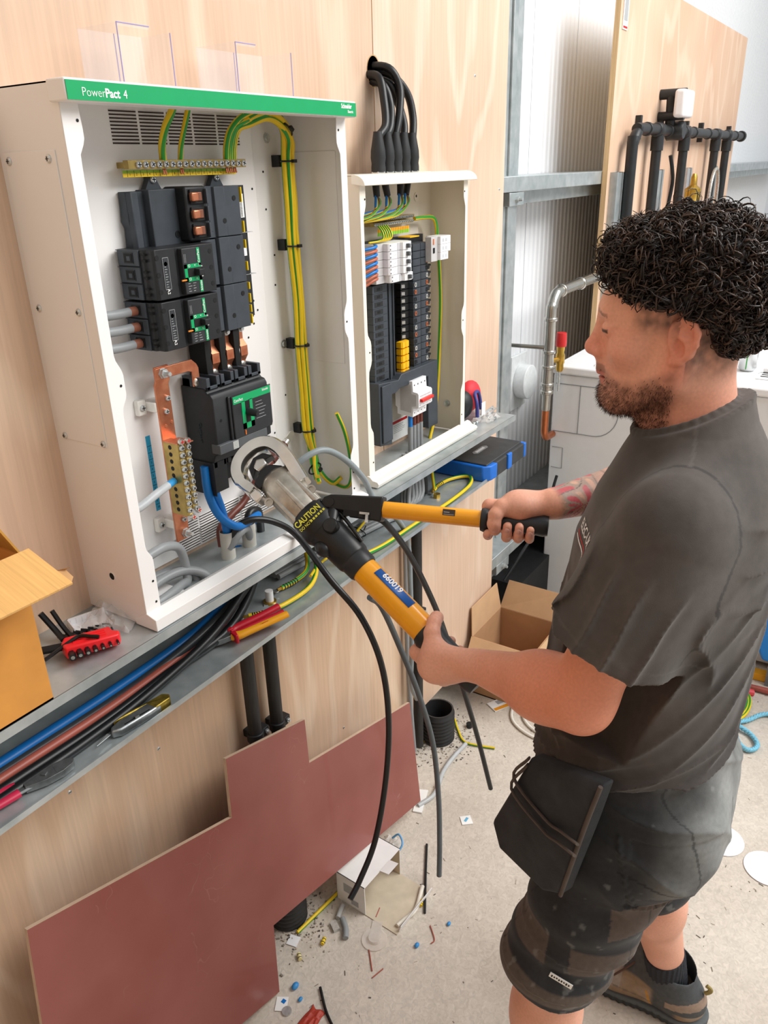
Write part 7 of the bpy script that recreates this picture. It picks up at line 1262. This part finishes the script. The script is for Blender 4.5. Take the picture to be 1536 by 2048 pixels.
# ---- shorts
SH = Sdf()
SZ = [.70, .80, .90, 1.0, 1.06]; 
def hips(p):
    l, f, z = man_lf(p); a = np.interp(z, [.78, .86, .94, 1.04], [.165, .182, .186, .176]); b = np.interp(z, [.78, .86, .94, 1.04], [.125, .150, .150, .138]); c = np.interp(z, [.78, .9, 1.04], [-.02, -.015, .0]); k0 = np.sqrt((l / a) ** 2 + ((f - c) / b) ** 2); k1 = np.sqrt((l / a ** 2) ** 2 + ((f - c) / b ** 2) ** 2) + 1e-6; return np.maximum(k0 * (k0 - 1) / k1, np.maximum(z - 1.04, .80 - z)).astype(np.float32)
SH.fn('+', hips, np.array(mw(0, 0, .78)) - .23, np.array(mw(0, 0, 1.06)) + .23); SH.ops[-1][2][2] = .77
Lkn, Rkn = Lk, Rk; LhemD = (La - Lk).normalized(); RhemD = (Ra - Rk).normalized()
SH.cone(mw(.090, -.015, .85), Lk + FW * -.004, .104, .088, .05); SH.cone(Lk, Lk + LhemD * .075, .088, .090, .03); SH.cone(mw(-.090, -.02, .85), Rk, .104, .090, .05); SH.cone(Rk, Rk + RhemD * .06, .090, .088, .03); SH.ell(mw(.085, -.075, .88), (.09, .085, .10), None, .05); SH.ell(mw(-.085, -.075, .88), (.09, .085, .10), None, .05)
lh = Lk + LhemD * .022; rh = Rk + RhemD * .05
def sfold(p):
    l, f, z = man_lf(p); g = np.sin(z * 75 + 14 * f + 2.2 * vn(p, 11, 2.)) * .0038 * (1 - sstep(z, .80, .95)) + vn(p, 24, 6.) * .0035 - ((1 - np.abs(np.sin(z * 38 - f * 30 + 2.5 * vn(p, 8, 4.)))) ** 2.2 - .28) * .007 * sstep(z, .70, .80) * sstep(-f, -.03, .04)
    g += -.003 * (np.abs(f + .035 - .25 * (z - .85)) < .0035) * (z > .79) * (z < .93) * (l > .05) - .003 * (np.abs(z - .79 - .35 * (f + .035)) < .0035) * (f < -.035) * (l > .02) + .0025 * (z > .79 + .35 * (f + .035)) * (z < .93) * (f < -.035) * (l > .03)
    
    for zz, dz in ((.632, .06), (.545, .04)):  # stitched knee panel ridges on the near leg
        g += -.0025 * (np.abs(z - zz - .1 * f) < .004) * (l > .02)
    return g.astype(np.float32)
SH.fn('*', sfold, (-9,) * 3, (9,) * 3)
SH.fn('-', lambda p: np.maximum((p - npv(lh)) @ npv(LhemD * -1 + FW * -.12), np.linalg.norm((p - npv(lh))[:, :2], axis=1) - .16).astype(np.float32) * 1.0, np.array(lh) - .2, np.array(lh) + .2, .004)
SH.fn('-', lambda p: np.maximum((p - npv(rh)) @ npv(RhemD * -1), np.linalg.norm((p - npv(rh))[:, :2], axis=1) - .13).astype(np.float32), np.array(rh) - .2, np.array(rh) + .2, .004)
def shorts_col(p):
    l, f, z = man_lf(p); n = vn(p, 22, 3., 3); n2 = vn(p, 9, 8., 2); c = np.tile(np.array(lin('2b2c2e'), dtype=np.float32), (len(p), 1)); c = mixc(c, '46474a', np.clip(n * .5, 0, .4)); near = l > .0; zz = z - .12 * f
    c = mixc(c, '5c5048', near * sstep(-np.abs(zz - .575), -.034, -.028) * (f > -.02) * .0 + near * sstep(-np.abs(zz - .632), -.032, -.027) * .85); c = mixc(c, '5f544b', near * sstep(-np.abs(zz - .537), -.022, -.017) * .85); c = mixc(c, '2a2b2d', near * (np.abs(zz - .632) < .04) * (np.abs(f - .055) < .02) * .9); c = mixc(c, '5d5048', (np.abs(z - .735 + .3 * f) < .035) * (f < -.02) * (f > -.11) * (l > .03) * .8)
    dirt = sstep(n2 + n * .6, .25, 1.0) * (z > .70) * (f < .0) * (l > -.1); c = mixc(c, 'a7a9a6', np.clip(dirt * .75, 0, .8)); c = mixc(c, '8f908c', sstep(n2, .5, 1.1) * (z < .68) * .4); c = mixc(c, '9c9e9c', (z > .82) * sstep(-f, .05, .13) * np.clip(.5 + .35 * n, 0, .8)); c = mixc(c, 'b4b5b1', sstep(vn(p, 120, 5.0, 3) + .5 * n2, .75, 1.1) * .18)
    c = mixc(c, '1d1e20', (np.abs(l - .155 - .03 * (z - .8)) < .0012) * (z > .55) * .6); c = mixc(c, '17181a', (np.abs(z - .87 - .3 * f) < .002) * (f < -.02) * .7)
    return c
shorts = sdf_obj('work_shorts', SH, .0033, vcmat('work_cloth', .85, 0, .3, 700, .2, .12, 90, .1), man, shorts_col)
# hanging holster pocket on the near hip
hp = [Vector(q) for q in ((.940, -.792, 1.008), (.887, -.921, 1.055), (.888, -.907, .974), (.894, -.874, .806), (.907, -.841, .780), (.951, -.741, .780), (.961, -.722, .822))]
hn = Vector((-.9, .4, .05)).normalized(); hold = MB(); n_ = len(hp); ctr = sum(hp, Vector()) / n_
ly0 = [p - hn * .012 for p in hp]; ly1 = [p + hn * .010 for p in hp]; ly2 = [ctr + (p - ctr) * .93 + hn * .020 for p in hp]
hold.add(ly0 + ly1 + ly2 + [ctr + hn * .026], [(k, (k + 1) % n_, n_ + (k + 1) % n_, n_ + k) for k in range(n_)] + [(n_ + k, n_ + (k + 1) % n_, 2 * n_ + (k + 1) % n_, 2 * n_ + k) for k in range(n_)] + [(2 * n_ + k, 2 * n_ + (k + 1) % n_, 3 * n_) for k in range(n_)] + [tuple(range(n_))[::-1]])
pocket_m = mat('pocket_cloth', '35373a', .85, var=.2, scale=25, c2='26282a', bump=.3, bscale=500)
pk_o = hold.build('holster_pocket', pocket_m, shorts, sm=50, bev=.004)
trimm = mat('pocket_trim', '554b44', .8, var=.1)
e0, e1, e2 = Vector((.938, -.800, .985)), Vector((.915, -.842, .935)), Vector((.880, -.905, .950))
for k in range(2):
    o_ = hn * (.028 + .004 * k) + Vector((0, 0, -.02 * k)); MB().tube([hp[0] + o_ * .6, hp[0].lerp(hp[6], .25) + o_, e1 + o_, (e1 + e2) / 2 + o_, e2 + o_ + Vector((0, 0, .0))], .0048, 8, sm=5, flat=.5).build('pocket_trim', trimm, pk_o, sm=60)
MB().tube([hp[1] + hn * .018, hp[2] + hn * .022, hp[3] + hn * .016], .0035, 8, sm=5).build('pocket_binding', trimm, pk_o, sm=60)
m = MB(); tpos = mw(.212, .045, .597); T = fr(tpos, FW * -1 + Vector((0, 0, -.25)), LW); m.T = T; m.box(-.020, .020, -.0055, .0055, -.001, .0008); lbz = m.build('woven_label', paper_w, shorts); m = MB(); m.T = T
for k in range(8): m.box(-.017 + k * .0043, -.0145 + k * .0043, -.0025 + .0008 * (k % 3), .0028 - .0006 * (k % 2), .0008, .0012)
m.build('label_print', black_ink, lbz)
# ---- socks and boots
def foot(A_, fwd_, nm, h=.0028):
    f_ = Vector(fwd_).normalized(); s_ = Vector((0, 0, 1)).cross(f_); RT = Matrix((s_, f_, Vector((0, 0, 1)))).transposed(); O_ = Vector((A_.x, A_.y, 0))
    q = lambda x, y, z: O_ + RT @ Vector((x, y, z))
    K = Rk if A_ is Ra else Lk; d = (K - A_).normalized()
    S = Sdf(); S.cone(A_ - Vector((0, 0, .03)), A_ + d * .105, .045, .046, .01); S.cone(q(0, .03, .06), q(0, .1, .05), .035, .03, .03)
    nv = lambda p: (np.sin(np.arctan2((p - npv(A_)) @ npv(s_), (p - npv(A_)) @ npv(f_)) * 34) * .0011).astype(np.float32); S.fn('*', nv, (-9,) * 3, (9,) * 3); S.fn('-', lambda p: -((p - npv(A_ + d * .098)) @ npv(d)).astype(np.float32), (-9,) * 3, (9,) * 3); S.ops[-1] = ('-', (lambda p: (npv(A_ + d * .098) @ npv(d)) - (p @ npv(d))), *S.ops[-1][2:])
    sock = sdf_obj('sock', S, .0022, vcmat('sock_knit', .9, 0, .2, 800, .15, .1, 150), man, lambda p: np.tile(np.array(lin('34363b'), dtype=np.float32), (len(p), 1)))
    U = Sdf(); U.ell(q(0, -.035, .058), (.042, .052, .058), RT, .0); U.cone(q(0, -.03, .05), q(0, .12, .042), .043, .044, .03); U.ell(q(0, .135, .042), (.049, .075, .036), RT, .03); U.cone(q(0, -.006, .09), q(0, .0, .125), .055, .058, .02); U.cone(q(0, .03, .095), q(0, .105, .07), .038, .036, .03)
    U.cone(q(0, .044, .10), q(0, .062, .165), .034, .026, .01)
    U.cone(q(0, -.008, .09), q(0, -.002, .24), .047, .052, .004, '-'); U.fn('-', lambda p: (p[:, 2] * -1 + .135 - .0), (-9,) * 3, (9,) * 3); U.ops.pop()
    U.fn('&', lambda p: (.022 - p[:, 2]).astype(np.float32) , (-9,) * 3, (9,) * 3); U.ops[-1] = ('&', U.ops[-1][1], U.ops[-1][2], U.ops[-1][3], .002)
    def bc(p):
        e = (p - npv(O_)) @ np.array(RT, dtype=np.float32); x, y, z = e.T; n = vn(p, 60, 3.); c = np.tile(np.array(lin('8d7760'), dtype=np.float32), (len(p), 1)); c = mixc(c, 'a8978a', np.clip(n * .6, 0, .5)); c = mixc(c, '4d5052', sstep(-y, -.035, -.02) * (1 - sstep(-y, .02, .04) * (z < .05)) * .95); c = mixc(c, '4d5052', sstep(z, .092, .10) * .95); c = mixc(c, '9a8474', (np.abs(z - .068 + .15 * y) < .011) * (y < -.005) * .9); c = mixc(c, 'c08a3e', (np.abs(y - .018 - .3 * z) < .0035) * (z < .075) * (z > .035) * .9); c = mixc(c, 'a39a94', (z > .05) * (y > .10) * (y < .17) * .7); c = mixc(c, '6f6157', (np.abs(z - .045 - .12 * (y - .05)) < .002) * (y > .02) * .7); return c
    boot = sdf_obj('boot', U, .0026, vcmat('boot_suede', .85, 0, .3, 500, .2, .12, 80), man, bc)
    so = Sdf(); so.ell(q(0, .12, .014), (.054, .096, .5), RT, .0); so.ell(q(0, -.035, .014), (.046, .062, .5), RT, .05); so.cone(q(0, -.04, .014), q(0, .13, .014), .045, .050, .02); so.ops.append(('&', lambda p: np.maximum(p[:, 2] - .028, .002 - p[:, 2]).astype(np.float32), np.full(3, -9.), np.full(3, 9.), .004)); so.ops = [(m_, f_2, np.maximum(lo_, [-9, -9, -.01]), np.minimum(hi_, [9, 9, .06]), k_) for m_, f_2, lo_, hi_, k_ in so.ops]
    def solefold(p): e = (p - npv(O_)) @ np.array(RT, dtype=np.float32); return (np.sin(e[:, 1] * 380) * .0012 * (p[:, 2] < .02)).astype(np.float32)
    so.ops.append(('*', solefold, np.full(3, -9.), np.full(3, 9.), 0)); sdf_obj('sole', so, .003, vcmat('rubber_sole', .7, 0, .1, 300, .3, .1), boot, lambda p: mixc(np.tile(np.array(lin('3b3e40'), dtype=np.float32), (len(p), 1)), '6d7274', (p[:, 2] > .019) * .5))
    lc = mat('lace_brown', '5d4338', .8, var=.15)
    for k in range(4):
        y = .062 + k * .022; z = .123 - k * .012; MB().tube([q(-.026, y - .006, z - .012), q(-.010, y, z + .002), q(.010, y + .010, z + .002), q(.026, y + .004, z - .012)], .0026, 6, sm=4).build('lace', lc, boot); MB().tube([q(.026, y - .006, z - .012), q(.010, y, z + .003), q(-.010, y + .010, z + .003), q(-.026, y + .004, z - .012)], .0026, 6, sm=4).build('lace', lc, boot)
    MB().tube([q(0, .06, .128), q(-.03, .08, .15), q(-.035, .10, .14), q(-.012, .075, .127)], .0026, 6, sm=5).build('lace_bow', lc, boot); MB().tube([q(0, .06, .128), q(-.022, .10, .132), q(-.045, .125, .125)], .0026, 6, sm=5).build('lace_end', lc, boot); MB().tube([q(0, .062, .126), q(.030, .09, .105), q(.045, .12, .07), q(.05, .14, .05)], .0026, 6, sm=5).build('lace_end', lc, boot)
    MB().tube([q(0, -.080, .098), q(0, -.088, .108), q(0, -.089, .118), q(0, -.080, .124)], .0035, 8, sm=4, flat=1.6).build('pull_tab', mat('tab_yellow', '9a8a52', .7), boot)
foot(Ra, (-.02, 1, 0), 'right'); foot(La, (-.12, 1, 0), 'left')
# ---- hair: dark curls over a shell
def hair_low(y): return np.interp(y, [-.12, -.09, -.07, -.05, -.03, 0, .035, .07, .095, .12], [.012, -.004, -.012, .004, .036, .058, .060, .066, .084, .092])
HS = Sdf(); HS.ell(hw(0, -.012, .074), (.095, .113, .097), HR, .0); HS.ell(hw(0, .052, .108), (.066, .052, .046), HR, .02); HS.ell(hw(0, -.065, .045), (.072, .052, .060), HR, .02)
HS.fn('*', lambda p: (vn(p, 110, 2.5, 2) * .0055).astype(np.float32), (-9,) * 3, (9,) * 3)
def hcut(p): q = (p - npv(HC)) @ np.array(HR, dtype=np.float32); return (q[:, 2] - hair_low(q[:, 1]) - .004 * np.sin(q[:, 1] * 160) - .003 * np.sin(q[:, 0] * 190)).astype(np.float32)
HS.fn('-', hcut, (-9,) * 3, (9,) * 3); HS.ops[-1] = ('-', HS.ops[-1][1], HS.ops[-1][2], HS.ops[-1][3], .012)
def hairmat(nm, ca, cb_, rough):
    m = mat(nm, ca, rough, var=.0, scale=45, c2=cb_); return m
hm = hairmat('hair_dark', '2a211d', '15100e', .45); hm2 = hairmat('hair_brown', '5a463a', '33271f', .38)
hair = sdf_obj('hair', HS, .0026, hm, man, None)
hv = np.zeros(len(hair.data.vertices) * 3, dtype=np.float32); hair.data.vertices.foreach_get('co', hv); hv = hv.reshape(-1, 3) + np.array(man.location); hn_ = np.zeros(len(hair.data.vertices) * 3, dtype=np.float32); hair.data.vertices.foreach_get('normal', hn_); hn_ = hn_.reshape(-1, 3)
q_ = (hv - np.array(HC)) @ np.array(HR); ok = np.where((q_[:, 2] > hair_low(q_[:, 1]) + .006) & (hn_[:, 2] > -.75))[0]
curl_rng = np.random.default_rng(3); sel = curl_rng.choice(ok, 3600, replace=True); NP_, NS_ = 16, 3
cv_ = []; cf_ = []; cmi = []
for ci, i in enumerate(sel):
    big = ci % 6 == 0 and q_[i, 2] > .06; p0 = hv[i]; n = hn_[i] / (np.linalg.norm(hn_[i]) + 1e-9); rnd = curl_rng.normal(size=3); tdir = rnd - n * (rnd @ n); tdir /= np.linalg.norm(tdir); bdir = np.cross(n, tdir); low = q_[i, 2] < .05
    R0 = curl_rng.uniform(.004, .0095) * (.75 if low else 1); turns = curl_rng.uniform(.9, 2.1); adv = curl_rng.uniform(.006, .022) * (.6 if low else 1); lift = curl_rng.uniform(-.004, .012) * (.4 if low else 1); ph = curl_rng.uniform(0, 6.28); wd0 = curl_rng.uniform(.0010, .0021)
    t = np.linspace(0, 1, NP_); a = ph + turns * 2 * pi * t; rr = R0 * (1.7 if big else 1) * (.55 + .6 * t)
    P_ = p0 + np.outer(adv * (t - .3), tdir) + np.outer(rr * np.cos(a), n) * .8 + np.outer(rr * np.sin(a), bdir) + np.outer(lift * t, n); wd = wd0 * (1 - .75 * t ** 2)
    T_ = np.gradient(P_, axis=0); T_ /= np.linalg.norm(T_, axis=1)[:, None]; U_ = np.cross(T_, n); U_ /= np.linalg.norm(U_, axis=1)[:, None] + 1e-9; V_ = np.cross(T_, U_); base = len(cv_) * NP_ * NS_
    ring = np.stack([P_ + (U_ * math.cos(k * 2 * pi / NS_) + V_ * math.sin(k * 2 * pi / NS_)) * wd[:, None] for k in range(NS_)], 1); cv_.append(ring.reshape(-1, 3))
    ii, kk = np.meshgrid(np.arange(NP_ - 1), np.arange(NS_), indexing='ij'); ii = ii.ravel(); kk = kk.ravel(); k2 = (kk + 1) % NS_; cf_.append(np.stack([base + ii * NS_ + kk, base + ii * NS_ + k2, base + (ii + 1) * NS_ + k2, base + (ii + 1) * NS_ + kk], 1)); cmi.append(np.full(len(ii), 1 if curl_rng.random() < .45 else 0, dtype=np.int32))
def fast_mesh(name, v, q, mats, parent, mi=None):
    me = bpy.data.meshes.new(name); o0 = np.array(WL[parent.name]); me.vertices.add(len(v)); me.vertices.foreach_set('co', (v - o0).astype(np.float32).ravel()); me.loops.add(q.size); me.loops.foreach_set('vertex_index', q.ravel().astype(np.int32)); me.polygons.add(len(q)); me.polygons.foreach_set('loop_start', np.arange(0, q.size, q.shape[1], dtype=np.int32))
    for m_ in mats: me.materials.append(m_)
    if mi is not None: me.polygons.foreach_set('material_index', mi)
    me.update(calc_edges=True); me.polygons.foreach_set('use_smooth', np.ones(len(me.polygons), dtype=bool)); o = bpy.data.objects.new(name, me); COL.objects.link(o); o.parent = parent; WL[o.name] = Vector(o0); return o
cu_o = fast_mesh('curls', np.concatenate(cv_), np.concatenate(cf_), [hm, hm2], hair, np.concatenate(cmi)); cu_o['kind'] = 'stuff'
# ---- short beard and body hair strands
bvv = np.zeros(len(body.data.vertices) * 3, dtype=np.float32); body.data.vertices.foreach_get('co', bvv); bvv = bvv.reshape(-1, 3) + np.array(man.location); bn = np.zeros_like(bvv).ravel(); body.data.vertices.foreach_get('normal', bn); bn = bn.reshape(-1, 3)
e_ = (bvv - np.array(HC)) @ np.array(HR); x_, y_, z_ = e_.T; bz = np.interp(y_, [-.02, .0, .02, .05, .075, .10], [-.008, -.012, -.026, -.044, -.044, -.030])
wgt = ((z_ < bz) & (y_ > .0) & (z_ > -.112) & (np.abs(x_) < .08)) & ~((y_ > .08) & (np.abs(x_) < .02) & (np.abs(z_ + .045) < .009)); cand = np.where(wgt)[0]
sel = curl_rng.choice(cand, 5200); dens = curl_rng.random(5200) < np.clip((bz[sel] - z_[sel]) / .03, .12, 1); sel = sel[dens]
p0 = bvv[sel] + curl_rng.normal(scale=.0012, size=(len(sel), 3)); n = bn[sel] + np.array([0, 0, -.9]) + curl_rng.normal(scale=.35, size=(len(sel), 3)); n /= np.linalg.norm(n, axis=1)[:, None]; ln = curl_rng.uniform(.003, .0075, len(sel))[:, None]; s1 = np.cross(n, [.3, .5, .8]); s1 /= np.linalg.norm(s1, axis=1)[:, None]; s2 = np.cross(n, s1); w_ = .0003
vv_ = np.stack([p0 + s1 * w_, p0 - s1 * .5 * w_ + s2 * .87 * w_, p0 - s1 * .5 * w_ - s2 * .87 * w_, p0 + n * ln], 1).reshape(-1, 3); b4 = np.arange(len(sel))[:, None] * 4; tri = np.concatenate([b4 + np.array([[0, 1, 3]]), b4 + np.array([[1, 2, 3]]), b4 + np.array([[2, 0, 3]])])
bd_ = fast_mesh('beard', vv_, tri, [mat('beard_brown', '4a3126', .5, var=.1)], man); bd_['kind'] = 'stuff'
